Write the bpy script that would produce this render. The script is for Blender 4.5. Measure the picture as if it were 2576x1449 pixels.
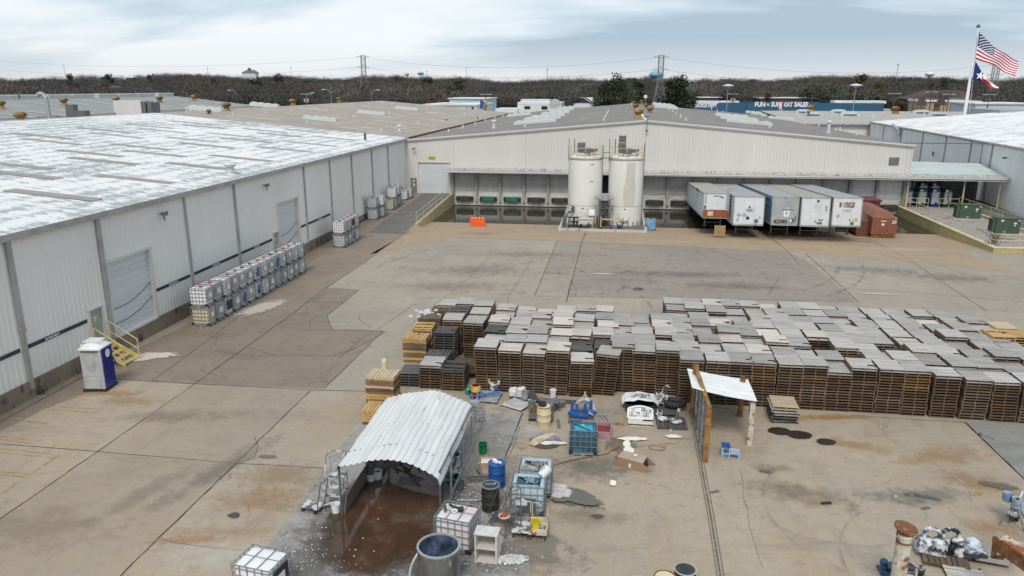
import bpy, bmesh, math, random
from mathutils import Vector, Matrix
R=math.radians; rnd=random.Random(7); PI=math.pi
for o in list(bpy.data.objects): bpy.data.objects.remove(o)
S=bpy.context.scene; COL=S.collection
# ---------------- camera (solved from the photograph's vanishing lines; metres, Z up)
F,PIT,ROLL,YAW,H=2955.77/4032*2576,0.2609,0.0011,-0.1349,13.4
_f=Vector((math.sin(YAW)*math.cos(PIT),math.cos(YAW)*math.cos(PIT),-math.sin(PIT)))
_r0=Vector((math.cos(YAW),-math.sin(YAW),0)); _u0=_r0.cross(_f)
_r=_r0*math.cos(ROLL)+_u0*math.sin(ROLL); _u=_r.cross(_f)
cam=bpy.data.cameras.new('camera'); camo=bpy.data.objects.new('camera',cam); COL.objects.link(camo)
cam.sensor_width=36; cam.lens=36*F/2576; cam.clip_end=20000; cam.clip_start=.5
camo.matrix_world=Matrix(((_r.x,_u.x,-_f.x,0),(_r.y,_u.y,-_f.y,0),(_r.z,_u.z,-_f.z,H),(0,0,0,1)))
S.camera=camo
S.cycles.transparent_max_bounces=64
def P(x,y,z=None,Y=None,X=None):
    """world point seen at photo position (x,y) (2576 px wide) on the plane z=, Y= or X="""
    d=_f+_r*((x-1288)/F)-_u*((y-724.5)/F)
    t=(z-H)/d.z if z is not None else (Y/d.y if Y is not None else X/d.x)
    return Vector((0,0,H))+d*t
def G(x,y,z=0): return P(x,y,z=z)
# ---------------- light
S.view_settings.view_transform='Standard'; S.view_settings.look='None'; S.view_settings.gamma=1
S.view_settings.exposure=0.94
W=bpy.data.worlds.new('World'); S.world=W; W.use_nodes=True
nt=W.node_tree; N=nt.nodes; L=nt.links; bg=N['Background']
sky=N.new('ShaderNodeTexSky'); sky.sky_type='NISHITA'; sky.sun_disc=False
sky.sun_elevation=R(38); sky.sun_rotation=R(181); sky.air_density=1.0; sky.dust_density=2.0
tc=N.new('ShaderNodeTexCoord'); sp=N.new('ShaderNodeSeparateXYZ'); L.new(tc.outputs['Generated'],sp.inputs[0])
def wm(op,a,b=None,c=None):
    n=N.new('ShaderNodeMath'); n.operation=op
    for i,v in enumerate((a,b,c)):
        if v is None: continue
        if isinstance(v,(int,float)): n.inputs[i].default_value=v
        else: L.new(v,n.inputs[i])
    return n.outputs[0]
zz=wm('ADD',wm('MAXIMUM',sp.outputs[2],0.0),0.15)
cb=N.new('ShaderNodeCombineXYZ'); L.new(wm('DIVIDE',sp.outputs[0],zz),cb.inputs[0]); L.new(wm('DIVIDE',sp.outputs[1],zz),cb.inputs[1])
def wnoise(scale,det,rough,loc,sc=(1,1,1),rot=0):
    mp=N.new('ShaderNodeMapping'); mp.inputs['Location'].default_value=loc; mp.inputs['Scale'].default_value=sc; mp.inputs['Rotation'].default_value=(0,0,rot)
    L.new(cb.outputs[0],mp.inputs[0]); n=N.new('ShaderNodeTexNoise'); n.inputs['Scale'].default_value=scale; n.inputs['Detail'].default_value=det
    n.inputs['Roughness'].default_value=rough; n.inputs['Distortion'].default_value=.4; L.new(mp.outputs[0],n.inputs['Vector']); return n.outputs['Fac']
n1=wnoise(.42,5,.5,SKYLOC if 'SKYLOC' in globals() else (6.6,2.2,0),(.8,1.25,1),R(14)); n2=wnoise(1.6,4,.55,(9,4,0),(.6,1.4,1),R(12))
cl=wm('ADD',wm('MULTIPLY',n1,.86),wm('MULTIPLY',n2,.14))
cr=N.new('ShaderNodeValToRGB'); L.new(cl,cr.inputs[0]); e=cr.color_ramp.elements
e[0].position=.43; e[0].color=(.235,.30,.36,1); e[1].position=.58; e[1].color=(.50,.525,.545,1)
m=e.new(.50); m.color=(.33,.40,.455,1)
# paler towards the horizon, as thin cloud is
hz=N.new('ShaderNodeMapRange'); L.new(sp.outputs[2],hz.inputs[0]); hz.inputs[1].default_value=.0; hz.inputs[2].default_value=.06; hz.inputs[3].default_value=.9; hz.inputs[4].default_value=0
mx=N.new('ShaderNodeMixRGB'); L.new(hz.outputs[0],mx.inputs[0]); L.new(cr.outputs[0],mx.inputs[1]); mx.inputs[2].default_value=(.465,.47,.48,1)
sk=N.new('ShaderNodeMixRGB'); sk.blend_type='MULTIPLY'; sk.inputs[0].default_value=1; L.new(sky.outputs[0],sk.inputs[1]); sk.inputs[2].default_value=(.06,.06,.06,1)
mw=N.new('ShaderNodeMixRGB'); mw.inputs[0].default_value=.9; L.new(sk.outputs[0],mw.inputs[1]); L.new(mx.outputs[0],mw.inputs[2])
L.new(mw.outputs[0],bg.inputs[0]); bg.inputs[1].default_value=1.0
sl=bpy.data.lights.new('sun','SUN'); sl.energy=1.3; sl.angle=R(22); sl.color=(1,.93,.84); so=bpy.data.objects.new('sun',sl); COL.objects.link(so)
# light from behind-left of the camera and high
sd=Vector((math.sin(R(181))*math.cos(R(52)),math.cos(R(181))*math.cos(R(52)),math.sin(R(52))))
so.rotation_euler=sd.to_track_quat('Z','Y').to_euler(); so.location=sd*60
sky.sun_elevation=R(52)
# ---------------- materials
def nodes(name):
    m=bpy.data.materials.new(name); m.use_nodes=True; t=m.node_tree; return m,t,t.nodes,t.links,t.nodes['Principled BSDF']
def rgb(c):
    if isinstance(c,(int,float)): return (c,c,c,1)
    return (c[0],c[1],c[2],1)
MC={}
def mat(name,c,c2=None,rough=.7,metal=0,scale=3,det=5,th=.5,wid=.25,bump=0,bs=40,stretch=(1,1,1),spec=.5,c3=None,s3=20,t3=.62,alpha=None,rand=0,world=False,emit=None,trans=0):
    """plain or two-tone weathered surface: c -> c2 by noise, flecks of c3"""
    if name in MC: return MC[name]
    m,t,n,l,b=nodes(name); MC[name]=m
    b.inputs['Roughness'].default_value=rough; b.inputs['Metallic'].default_value=metal; b.inputs['Specular IOR Level'].default_value=spec
    b.inputs['Base Color'].default_value=rgb(c)
    tcn=n.new('ShaderNodeTexCoord'); mp=n.new('ShaderNodeMapping'); mp.inputs['Scale'].default_value=stretch
    if world: g=n.new('ShaderNodeNewGeometry'); l.new(g.outputs['Position'],mp.inputs[0])
    else: l.new(tcn.outputs['Object'],mp.inputs[0])
    vec=mp.outputs[0]; oi=n.new('ShaderNodeObjectInfo')
    if not world:
        ad=n.new('ShaderNodeVectorMath'); ad.operation='ADD'; mu=n.new('ShaderNodeMath'); mu.operation='MULTIPLY'; mu.inputs[1].default_value=57
        l.new(oi.outputs['Random'],mu.inputs[0]); l.new(vec,ad.inputs[0]); l.new(mu.outputs[0],ad.inputs[1]); vec=ad.outputs[0]
    col=None
    if c2 is not None:
        no=n.new('ShaderNodeTexNoise'); no.inputs['Scale'].default_value=scale; no.inputs['Detail'].default_value=det; no.inputs['Roughness'].default_value=.6; l.new(vec,no.inputs['Vector'])
        r=n.new('ShaderNodeMapRange'); l.new(no.outputs['Fac'],r.inputs[0]); r.inputs[1].default_value=th-wid/2; r.inputs[2].default_value=th+wid/2
        x=n.new('ShaderNodeMixRGB'); l.new(r.outputs[0],x.inputs[0]); x.inputs[1].default_value=rgb(c); x.inputs[2].default_value=rgb(c2); col=x.outputs[0]
    if c3 is not None:
        no=n.new('ShaderNodeTexNoise'); no.inputs['Scale'].default_value=s3; no.inputs['Detail'].default_value=4; no.inputs['Roughness'].default_value=.65; l.new(vec,no.inputs['Vector'])
        r=n.new('ShaderNodeMapRange'); l.new(no.outputs['Fac'],r.inputs[0]); r.inputs[1].default_value=t3-.03; r.inputs[2].default_value=t3+.05
        x=n.new('ShaderNodeMixRGB'); l.new(r.outputs[0],x.inputs[0])
        if col: l.new(col,x.inputs[1])
        else: x.inputs[1].default_value=rgb(c)
        x.inputs[2].default_value=rgb(c3); col=x.outputs[0]
    if rand:
        hs=n.new('ShaderNodeHueSaturation'); rr=n.new('ShaderNodeMapRange'); l.new(oi.outputs['Random'],rr.inputs[0]); rr.inputs[3].default_value=1-rand; rr.inputs[4].default_value=1+rand
        l.new(rr.outputs[0],hs.inputs['Value'])
        if col: l.new(col,hs.inputs['Color'])
        else: hs.inputs['Color'].default_value=rgb(c)
        col=hs.outputs[0]
    if col: l.new(col,b.inputs['Base Color'])
    if bump:
        no=n.new('ShaderNodeTexNoise'); no.inputs['Scale'].default_value=bs; no.inputs['Detail'].default_value=3; l.new(vec,no.inputs['Vector'])
        bp=n.new('ShaderNodeBump'); bp.inputs['Strength'].default_value=bump; bp.inputs['Distance'].default_value=.02; l.new(no.outputs['Fac'],bp.inputs['Height']); l.new(bp.outputs[0],b.inputs['Normal'])
    if alpha is not None: b.inputs['Alpha'].default_value=alpha
    if trans: b.inputs['Transmission Weight'].default_value=trans; b.inputs['IOR'].default_value=1.33
    return m
# ---------------- mesh builder
class MB:
    def __init__(s): s.v=[]; s.f=[]; s.m=[]; s.M=None; s.mi=0
    def add(s,vs,fs):
        k=len(s.v)
        s.v+= [tuple(s.M@Vector(a)) for a in vs] if s.M else [tuple(a) for a in vs]
        s.f+=[tuple(i+k for i in f) for f in fs]; s.m+=[s.mi]*len(fs); return s
    def at(s,x=0,y=0,z=0,rz=0,rx=0,ry=0): s.M=Matrix.Translation((x,y,z))@Matrix.Rotation(rz,4,'Z')@Matrix.Rotation(ry,4,'Y')@Matrix.Rotation(rx,4,'X'); return s
    def b(s,x0,x1,y0,y1,z0,z1):
        s.add([(x0,y0,z0),(x1,y0,z0),(x1,y1,z0),(x0,y1,z0),(x0,y0,z1),(x1,y0,z1),(x1,y1,z1),(x0,y1,z1)],[(3,2,1,0),(4,5,6,7),(0,1,5,4),(1,2,6,5),(2,3,7,6),(3,0,4,7)]); return s
    def c(s,x,y,z,sx,sy,sz): return s.b(x-sx/2,x+sx/2,y-sy/2,y+sy/2,z,z+sz)
    def bev(s,x0,x1,y0,y1,z0,z1,r=.05,n=3):
        """box with rounded vertical corners and soft top edge"""
        ring=[]
        for cx,cy,a in ((x1-r,y1-r,0),(x0+r,y1-r,90),(x0+r,y0+r,180),(x1-r,y0+r,270)):
            for i in range(n+1): t=R(a+90*i/n); ring.append((cx,cy,math.cos(t),math.sin(t)))
        k=len(ring); vs=[]
        prof=[(r*.5,z0),(r,z0+r*.5),(r,z1-r*.6),(r*.8,z1-r*.15),(r*.3,z1)]
        for q,z in prof: vs+=[(a[0]+a[2]*q,a[1]+a[3]*q,z) for a in ring]
        fs=[]
        for j in range(len(prof)-1):
            for i in range(k): fs.append((j*k+i,j*k+(i+1)%k,(j+1)*k+(i+1)%k,(j+1)*k+i))
        fs.append(tuple(range(k))[::-1]); fs.append(tuple((len(prof)-1)*k+i for i in range(k))); return s.add(vs,fs)
    def lathe(s,prof,n=24,c=(0,0),a0=0,a1=360,cap=True):
        """prof: list of (r,z)"""
        full=abs(a1-a0)>=360; k=n if full else n+1; vs=[]
        for r,z in prof:
            for i in range(k): t=R(a0+(a1-a0)*i/n); vs.append((c[0]+r*math.cos(t),c[1]+r*math.sin(t),z))
        fs=[]
        for j in range(len(prof)-1):
            for i in range(n): i2=(i+1)%k; fs.append((j*k+i,j*k+i2,(j+1)*k+i2,(j+1)*k+i))
        if cap and full: 
            if prof[0][0]>1e-4: fs.append(tuple(range(k))[::-1])
            if prof[-1][0]>1e-4: fs.append(tuple((len(prof)-1)*k+i for i in range(k)))
        return s.add(vs,fs)
    def cyl(s,x,y,z0,z1,r,r2=None,n=16): return s.lathe([(r,z0),(r if r2 is None else r2,z1)],n,(x,y))
    def t(s,p,q,r,r2=None,n=6,caps=True):
        p=Vector(p);q=Vector(q);d=q-p
        if d.length<1e-6: return s
        d.normalize(); a=d.orthogonal().normalized(); b=d.cross(a); r2=r if r2 is None else r2; vs=[]
        for c,rr in ((p,r),(q,r2)):
            for i in range(n): t=2*PI*i/n; vs.append(c+(a*math.cos(t)+b*math.sin(t))*rr)
        fs=[(i,(i+1)%n,n+(i+1)%n,n+i) for i in range(n)]
        if caps: fs+=[tuple(range(n))[::-1],tuple(range(n,2*n))]
        return s.add(vs,fs)
    def path(s,pts,r,n=6,closed=False):
        k=len(pts)
        for i in range(k if closed else k-1): s.t(pts[i],pts[(i+1)%k],r,n=n)
        return s
    def bar(s,p,q,w,h):
        """square bar from p to q, w wide (horizontal), h deep"""
        p=Vector(p);q=Vector(q);d=(q-p).normalized(); a=d.cross(Vector((0,0,1)))
        a=Vector((1,0,0)) if a.length<1e-3 else a.normalized(); b=a.cross(d); vs=[]
        for c in (p,q):
            for i,j in ((-1,-1),(1,-1),(1,1),(-1,1)): vs.append(c+a*(i*w/2)+b*(j*h/2))
        return s.add(vs,[(0,1,2,3)[::-1],(4,5,6,7),(0,1,5,4),(1,2,6,5),(2,3,7,6),(3,0,4,7)])
    def prism(s,poly,z0,z1,side=True):
        k=len(poly); vs=[(a[0],a[1],z0) for a in poly]+[(a[0],a[1],z1) for a in poly]
        fs=[tuple(range(k,2*k)),tuple(range(k))[::-1]]+[(i,(i+1)%k,k+(i+1)%k,k+i) for i in range(k)]
        return s.add(vs,fs)
    def ball(s,c,r,n=8,sq=1,j=0):
        vs=[];fs=[]
        for i in range(1,n):
            for k in range(n*2):
                a=PI*i/n;bb=PI*k/n; q=r*(1+rnd.uniform(-j,j)); vs.append((c[0]+q*math.sin(a)*math.cos(bb),c[1]+q*math.sin(a)*math.sin(bb),c[2]+q*math.cos(a)*sq))
        m=n*2
        for i in range(n-2):
            for k in range(m): fs.append((i*m+k,(i+1)*m+k,(i+1)*m+(k+1)%m,i*m+(k+1)%m))
        t=len(vs); vs+=[(c[0],c[1],c[2]+r*sq),(c[0],c[1],c[2]-r*sq)]
        for k in range(m): fs.append((t,k,(k+1)%m)); fs.append((t+1,(n-2)*m+(k+1)%m,(n-2)*m+k))
        return s.add(vs,fs)
    def quad(s,a,b,c,d): return s.add([a,b,c,d],[(0,1,2,3)])
    def build(s,name,ms,parent=None,smooth=False,world=False):
        me=bpy.data.meshes.new(name)
        vs=s.v
        if world and parent:
            w=wmat(parent).inverted(); vs=[tuple(w@Vector(a)) for a in vs]
        me.from_pydata(vs,[],s.f)
        if not isinstance(ms,(list,tuple)): ms=[ms]
        for q in ms: me.materials.append(q)
        if len(ms)>1: me.polygons.foreach_set('material_index',s.m)
        if smooth:
            me.polygons.foreach_set('use_smooth',[True]*len(me.polygons)); me.update(); me.set_sharp_from_angle(angle=R(40))
        me.update(); o=bpy.data.objects.new(name,me); COL.objects.link(o)
        if parent: o.parent=parent
        return o
def wmat(o):
    m=Matrix.LocRotScale(o.location,o.rotation_euler,o.scale); return wmat(o.parent)@m if o.parent else m
def tag(o,label=None,cat=None,group=None,kind=None):
    if label: o['label']=label
    if cat: o['category']=cat
    if group: o['group']=group
    if kind: o['kind']=kind
    return o
def E(name,label,cat,loc=(0,0,0),rz=0,group=None):
    o=bpy.data.objects.new(name,None); COL.objects.link(o); o.location=loc; o.rotation_euler=(0,0,rz); o.empty_display_size=.2
    return tag(o,label,cat,group)
def dup(o,loc=None,rz=None,label=None,group=None,scale=None,rot=None):
    def cp(a,par):
        c=a.copy(); COL.objects.link(c); c.parent=par
        for ch in list(a.children): cp(ch,c)
        return c
    c=cp(o,None)
    if loc is not None: c.location=loc
    if rz is not None: c.rotation_euler=(0,0,rz)
    if rot is not None: c.rotation_euler=rot
    if scale is not None: c.scale=(scale,)*3 if isinstance(scale,(int,float)) else scale
    if label: c['label']=label
    if group: c['group']=group
    return c
def text(txt,size,loc,rot,m,name,parent=None,ext=.004,align='CENTER',world=False,bold=0):
    cu=bpy.data.curves.new(name,'FONT'); cu.body=txt; cu.size=size; cu.extrude=ext; cu.align_x=align; cu.align_y='CENTER'; cu.offset=bold; cu.resolution_u=2
    o=bpy.data.objects.new(name,cu); COL.objects.link(o); bpy.context.view_layer.update()
    me=bpy.data.meshes.new_from_object(o); bpy.data.objects.remove(o); me.materials.clear(); me.materials.append(m)
    o=bpy.data.objects.new(name,me); COL.objects.link(o)
    M=Matrix.Translation(loc)@rot.to_4x4() if not isinstance(rot,tuple) else Matrix.Translation(loc)@Matrix.Rotation(rot[2],4,'Z')@Matrix.Rotation(rot[1],4,'Y')@Matrix.Rotation(rot[0],4,'X')
    if world and parent: M=wmat(parent).inverted()@M
    me.transform(M)
    if parent: o.parent=parent
    return o
FRONT=(R(90),0,0)   # text facing -Y
# ======================= materials
WHITE=mat('white_steel',(.60,.60,.59),(.52,.51,.49),rough=.55,scale=.35,th=.55,wid=.5,stretch=(1,1,.15),c3=(.42,.38,.31),s3=2.2,t3=.70,world=True)
SIDING=mat('siding',(.74,.725,.70),(.65,.63,.595),rough=.6,scale=.3,th=.55,wid=.5,stretch=(1,1,.12),c3=(.56,.50,.41),s3=1.1,t3=.72,world=True)
SID2=mat('siding_bright',(.63,.61,.585),(.56,.54,.51),rough=.6,scale=.3,th=.5,wid=.5,stretch=(1,1,.12),world=True)
TRIM=mat('grey_trim',(.36,.36,.35),(.28,.275,.26),rough=.6,scale=1.2,c3=(.30,.22,.14),s3=3,t3=.70,world=True)
GALV=mat('galvanised',(.40,.42,.43),(.30,.31,.32),rough=.5,metal=.35,scale=3)
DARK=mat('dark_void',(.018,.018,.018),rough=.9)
BLACK=mat('black_rubber',(.015,.015,.016),(.03,.03,.03),rough=.6,scale=12)
GREY=mat('grey_steel',(.16,.17,.18),(.11,.115,.12),rough=.5,metal=.3,scale=6)
DOORG=mat('door_green_grey',(.34,.36,.29),(.30,.32,.26),rough=.5,scale=3)
DOORD=mat('door_dark_green_grey',(.20,.22,.18),(.17,.18,.15),rough=.5,scale=3)
YEL=mat('safety_yellow',(.62,.50,.20),(.50,.38,.14),rough=.55,scale=5,c3=(.30,.17,.06),s3=16,t3=.66)
YELP=mat('faded_yellow_steel',(.62,.53,.33),(.50,.40,.24),rough=.6,scale=4,c3=(.28,.16,.08),s3=18,t3=.68)
YWALL=mat('yellow_concrete',(.47,.40,.20),(.40,.33,.17),rough=.8,scale=1.2,stretch=(1,1,.5),c3=(.22,.17,.10),s3=2.5,t3=.64,world=True,bump=.3,bs=8)
YWTOP=mat('yellow_concrete_top',(.66,.58,.36),(.55,.46,.27),rough=.8,scale=3,c3=(.32,.27,.2),s3=5,t3=.64,world=True)
CONC=mat('bare_concrete',(.26,.21,.155),(.15,.12,.09),rough=.85,scale=.9,wid=.4,stretch=(1,1,.4),c3=(.05,.045,.04),s3=1.6,t3=.60,world=True,bump=.4,bs=6)
CONW=mat('painted_dock_concrete',(.50,.50,.48),(.42,.41,.38),rough=.7,scale=1.1,c3=(.16,.13,.10),s3=2.4,t3=.62,world=True)
CONL=mat('light_concrete',(.42,.40,.37),(.34,.32,.29),rough=.8,scale=3,world=True)
RUST=mat('rust',(.22,.09,.035),(.11,.045,.02),rough=.85,scale=5,c3=(.40,.20,.06),s3=11,t3=.60)
RUSTW=mat('rusted_white_paint',(.58,.54,.47),(.42,.38,.31),rough=.7,scale=4,c3=(.20,.075,.03),s3=3.2,t3=.56)
RUSTO=mat('orange_weathered_steel',(.33,.18,.05),(.20,.095,.03),rough=.7,scale=3,c3=(.12,.045,.02),s3=6,t3=.60)
TURB=mat('rusted_turbine',(.34,.20,.05),(.15,.08,.03),rough=.7,scale=1.8,wid=.5,rand=.3)
PLA=mat('white_plastic',(.76,.77,.78),(.68,.69,.70),rough=.35,scale=2.5)
PLAY=mat('cream_plastic',(.60,.56,.42),(.50,.45,.30),rough=.4,scale=2)
PLAG=mat('milky_plastic',(.50,.53,.54),(.42,.45,.46),rough=.4,scale=2)
CAGE=mat('cage_steel',(.30,.305,.31),(.23,.235,.24),rough=.45,metal=.4,scale=5)
RED=mat('red_plastic',(.38,.02,.02),rough=.4); BLUEP=mat('blue_plastic',(.015,.07,.30),(.02,.05,.2),rough=.4,scale=3)
GREEN=mat('green_plastic',(.0,.17,.055),(.0,.12,.04),rough=.4,scale=3); YELB=mat('yellow_plastic',(.72,.58,.02),(.55,.42,.02),rough=.4,scale=6)
PAPER=mat('paper_label',(.72,.72,.72),(.6,.6,.6),rough=.6,scale=9)
INK=mat('black_ink',(.02,.02,.025),rough=.6); INKB=mat('blue_ink',(.03,.06,.22),rough=.6)
BLUE1=mat('bright_blue_paint',(.02,.13,.42),(.015,.09,.3),rough=.5,scale=4)
SPLAT=mat('paint_splashed',(.60,.60,.60),(.10,.11,.12),rough=.55,scale=5,wid=.12)
WCRUST=mat('white_paint_crust',(.72,.72,.71),(.5,.5,.49),rough=.5,scale=4)
GRWOOD=mat('weathered_wood',(.17,.155,.14),(.10,.09,.08),rough=.85,scale=6,stretch=(1,1,1))
SPLWOOD=mat('paint_splashed_wood',(.33,.37,.38),(.20,.22,.22),rough=.8,scale=3,c3=(.55,.57,.57),s3=6,t3=.6)
CARD=mat('cardboard',(.33,.215,.13),(.28,.18,.105),rough=.85,scale=3)
CARDT=mat('pale_cardboard_top',(.40,.31,.25),(.34,.26,.2),rough=.8,scale=3,c3=(.6,.58,.55),s3=20,t3=.7)  # box top: paler than the side panels, with off-white flecks
def textured(name,base,fn):
    m,t,n,l,b=nodes(name); return m
# ---- ground concrete
def concrete(name,a,b_,stain,dark,amt=1.0):
    m,t,n,l,bs=nodes(name); g=n.new('ShaderNodeNewGeometry'); pos=g.outputs['Position']
    def no(scale,det,rough,st=(1,1,1),rot=0,dist=0):
        mp=n.new('ShaderNodeMapping'); mp.inputs['Scale'].default_value=st; mp.inputs['Rotation'].default_value=(0,0,rot); l.new(pos,mp.inputs[0])
        q=n.new('ShaderNodeTexNoise'); q.inputs['Scale'].default_value=scale; q.inputs['Detail'].default_value=det; q.inputs['Roughness'].default_value=rough; q.inputs['Distortion'].default_value=dist; l.new(mp.outputs[0],q.inputs['Vector']); return q.outputs['Fac']
    def mr(v,a0,a1,o0=0,o1=1):
        q=n.new('ShaderNodeMapRange'); l.new(v,q.inputs[0]); q.inputs[1].default_value=a0; q.inputs[2].default_value=a1; q.inputs[3].default_value=o0; q.inputs[4].default_value=o1; return q.outputs[0]
    def mix(f,c1,c2,bt='MIX'):
        q=n.new('ShaderNodeMixRGB'); q.blend_type=bt
        if isinstance(f,float): q.inputs[0].default_value=f
        else: l.new(f,q.inputs[0])
        for i,c in ((1,c1),(2,c2)):
            if isinstance(c,tuple): q.inputs[i].default_value=rgb(c)
            else: l.new(c,q.inputs[i])
        return q.outputs[0]
    c=mix(mr(no(.09,6,.62),.40,.60),a,b_)
    c=mix(mr(no(.33,7,.68,(1,.45,1),R(12),.3),.50,.72,0,.75*amt),c,stain)
    c=mix(mr(no(.55,8,.72,(.35,1,1),R(-28),.5),.53,.74,0,.7*amt),c,dark)
    c=mix(mr(no(1.3,8,.75,(1,.35,1),R(22),.2),.52,.75,0,.55*amt),c,dark)
    c=mix(mr(no(2.6,9,.78,(1,.5,1),R(12)),.50,.62,0,.5*amt),c,stain)
    c=mix(mr(no(3.4,9,.8,(.5,1,1),R(-20)),.53,.66,0,.55*amt),c,dark)
    c=mix(mr(no(9,4,.6),.60,.72,0,.35),c,(.48,.46,.43))
    vo=n.new('ShaderNodeTexVoronoi'); vo.feature='DISTANCE_TO_EDGE'; vo.inputs['Scale'].default_value=.16; ad=n.new('ShaderNodeVectorMath'); ad.operation='ADD'; nz=n.new('ShaderNodeTexNoise'); nz.inputs['Scale'].default_value=.8; nz.inputs['Detail'].default_value=6; l.new(pos,nz.inputs['Vector']); l.new(pos,ad.inputs[0]); l.new(nz.outputs['Color'],ad.inputs[1]); l.new(ad.outputs[0],vo.inputs['Vector'])
    mk=n.new('ShaderNodeMath'); mk.operation='MULTIPLY'; l.new(mr(vo.outputs['Distance'],.0012,.003,.5,0),mk.inputs[0]); l.new(mr(no(.12,3,.5),.55,.60),mk.inputs[1]); c=mix(mk.outputs[0],c,(.07,.06,.05))
    c=mix(mr(no(14,3,.6),.60,.70,0,.5),c,dark)
    c=mix(1.0,c,mix(mr(no(34,3,.7),.3,.7),(.86,.86,.86),(1.1,1.1,1.1)),'MULTIPLY')
    l.new(c,bs.inputs['Base Color']); l.new(mr(no(.4,4,.6),.35,.65,.55,.85),bs.inputs['Roughness'])
    bp=n.new('ShaderNodeBump'); bp.inputs['Strength'].default_value=.25; bp.inputs['Distance'].default_value=.01; l.new(no(12,5,.7),bp.inputs['Height']); l.new(bp.outputs[0],bs.inputs['Normal'])
    return m
GC=concrete('yard_concrete',(.385,.318,.242),(.335,.283,.22),(.35,.25,.15),(.19,.165,.14))
GBR=concrete('brown_concrete',(.262,.206,.158),(.208,.167,.132),(.24,.175,.12),(.105,.09,.078))
GGR=concrete('grey_concrete',(.36,.303,.238),(.31,.266,.213),(.27,.23,.19),(.18,.165,.145))
GDK=concrete('dark_panel_concrete',(.29,.243,.20),(.25,.213,.178),(.24,.195,.155),(.14,.125,.11))
GTAN=concrete('tan_concrete',(.37,.27,.175),(.33,.245,.16),(.38,.26,.15),(.19,.155,.12))
GASH=concrete('ash_concrete',(.27,.26,.24),(.23,.225,.21),(.26,.24,.2),(.10,.10,.10))
GFAR=concrete('far_paving',(.17,.165,.155),(.13,.125,.115),(.2,.18,.15),(.08,.08,.075))
RAMPM=concrete('ramp_asphalt',(.115,.115,.115),(.14,.13,.12),(.17,.14,.11),(.07,.07,.07))
# ======================= ground
def sheet(name,polys,m):
    b=MB(); b.add([v for p in polys for v in p],[])
    k=0; b.f=[]; b.m=[]
    for p in polys: b.f.append(tuple(range(k,k+len(p)))); b.m.append(0); k+=len(p)
    o=b.build(name,m); tag(o,kind='structure'); return o
def rect(x0,x1,y0,y1,z0=0,z1=None):
    z1=z0 if z1 is None else z1; return [(x0,y0,z0),(x1,y0,z0),(x1,y1,z1),(x0,y1,z1)]
XW,YF,XR=-25.35,90.1,32.8      # left wall, gable wall, gable wall's right corner
XRM=-19.65; XYW=32.2           # ramp wall, yellow right wall
sheet('ground_yard',[rect(-70,90,-40,68),rect(XYW,90,68,91)],GGR)
sheet('ground_beyond',[rect(-260,-70,-40,91),rect(90,260,-40,91),rect(-260,260,91,420),rect(-70,XW,68,91)],GFAR)
WZ=lambda y: -(y-68)*.0578
sheet('ground_well',[rect(XRM,XYW,68,79,0,WZ(79)),rect(XRM,XYW,79,91,WZ(79),WZ(91))],GTAN)
RZ=lambda y:.86*(y-68)/23
sheet('ramp',[rect(XW-.05,-23.2,68,91,0,.86)],GBR); sheet('ramp_lane',[rect(-23.2,XRM,68,91,0,.86)],RAMPM)
sheet('ramp_apron',[[(XRM,68,0),(XRM+.9,68,0),(XRM+.9,72.4,WZ(72.4)+.004),(XRM,72.4,RZ(72.4))]],GTAN)
# rolling land beyond
def land(x,y):
    r=math.hypot(x,y); t=max(0,(r-330)/1250)
    a=math.atan2(x,y)
    h=15*min(1,t)**1.15 + (2.6*math.sin(a*9+r*.004)+2.2*math.sin(a*23+1.3)+1.5*math.sin(a*57))*min(1,t*2) + (2.5*math.exp(-((a-R(-26))/R(14))**2))*min(1,t)
    return h-.08
b=MB(); nr=44; na=150
for i in range(nr):
    r=130+ (i/(nr-1))**2.2*9000
    for j in range(na+1):
        a=R(-62+124*j/na); x=r*math.sin(a); y=r*math.cos(a); b.v.append((x,y,land(x,y)))
for i in range(nr-1):
    for j in range(na): k=i*(na+1)+j; b.f.append((k,k+1,k+na+2,k+na+1)); b.m.append(0)
FOREST=mat('forest_floor',(.06,.052,.045),(.045,.042,.032),rough=1,scale=.03,world=True)
tag(b.build('terrain',FOREST),kind='structure')
# slab panels (4 mm proud), outlined by the joints one can see
def poly(pts,z=.004): return [(G(x,y,0).x,min(68.0,G(x,y,0).y),z) for x,y in pts]
sheet('slab_brown',[poly([(-300,1230),(0,1050),(478,812),(757,645),(935,550),(1040,572),(820,725),(903,729),(822,795),(836,829),(965,833),(815,978),(490,966),(278,954),(225,985),(110,1030),(0,1085),(-300,1280)])],GBR)
sheet('slab_tan_front',[poly([(930,640),(1042,575),(2290,575),(2576,690),(2300,660),(1982,634),(1717,621),(1402,606),(1140,598)])],GTAN)
sheet('slab_dark',[poly([(1402,605),(1464,608),(1437,690),(1366,688)],.008)],GDK)
sheet('slab_grey_brown',[poly([(1464,608),(1982,634),(2027,655),(2110,720),(2150,760),(1428,745)],.008)],GDK)
sheet('slab_ash',[poly([(2425,1062),(2700,1062),(2700,1300),(2576,1207)])],GASH)
sheet('slab_sand',[poly([(780,984),(930,985),(1230,970),(2430,1062),(2576,1205),(2700,1320),(2700,1600),(150,1600),(303,1449)])],GC)
sheet('slab_sand_middle',[poly([(490,967),(780,984),(303,1449),(150,1600),(-300,1600),(-300,1500),(0,1307)])],concrete('middle_concrete',(.35,.283,.212),(.30,.25,.192),(.34,.25,.16),(.20,.17,.14)))
sheet('slab_sand_left',[poly([(278,955),(490,967),(0,1307),(-300,1500),(-300,1290),(0,1090),(110,1032),(225,987)])],GC)
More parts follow.
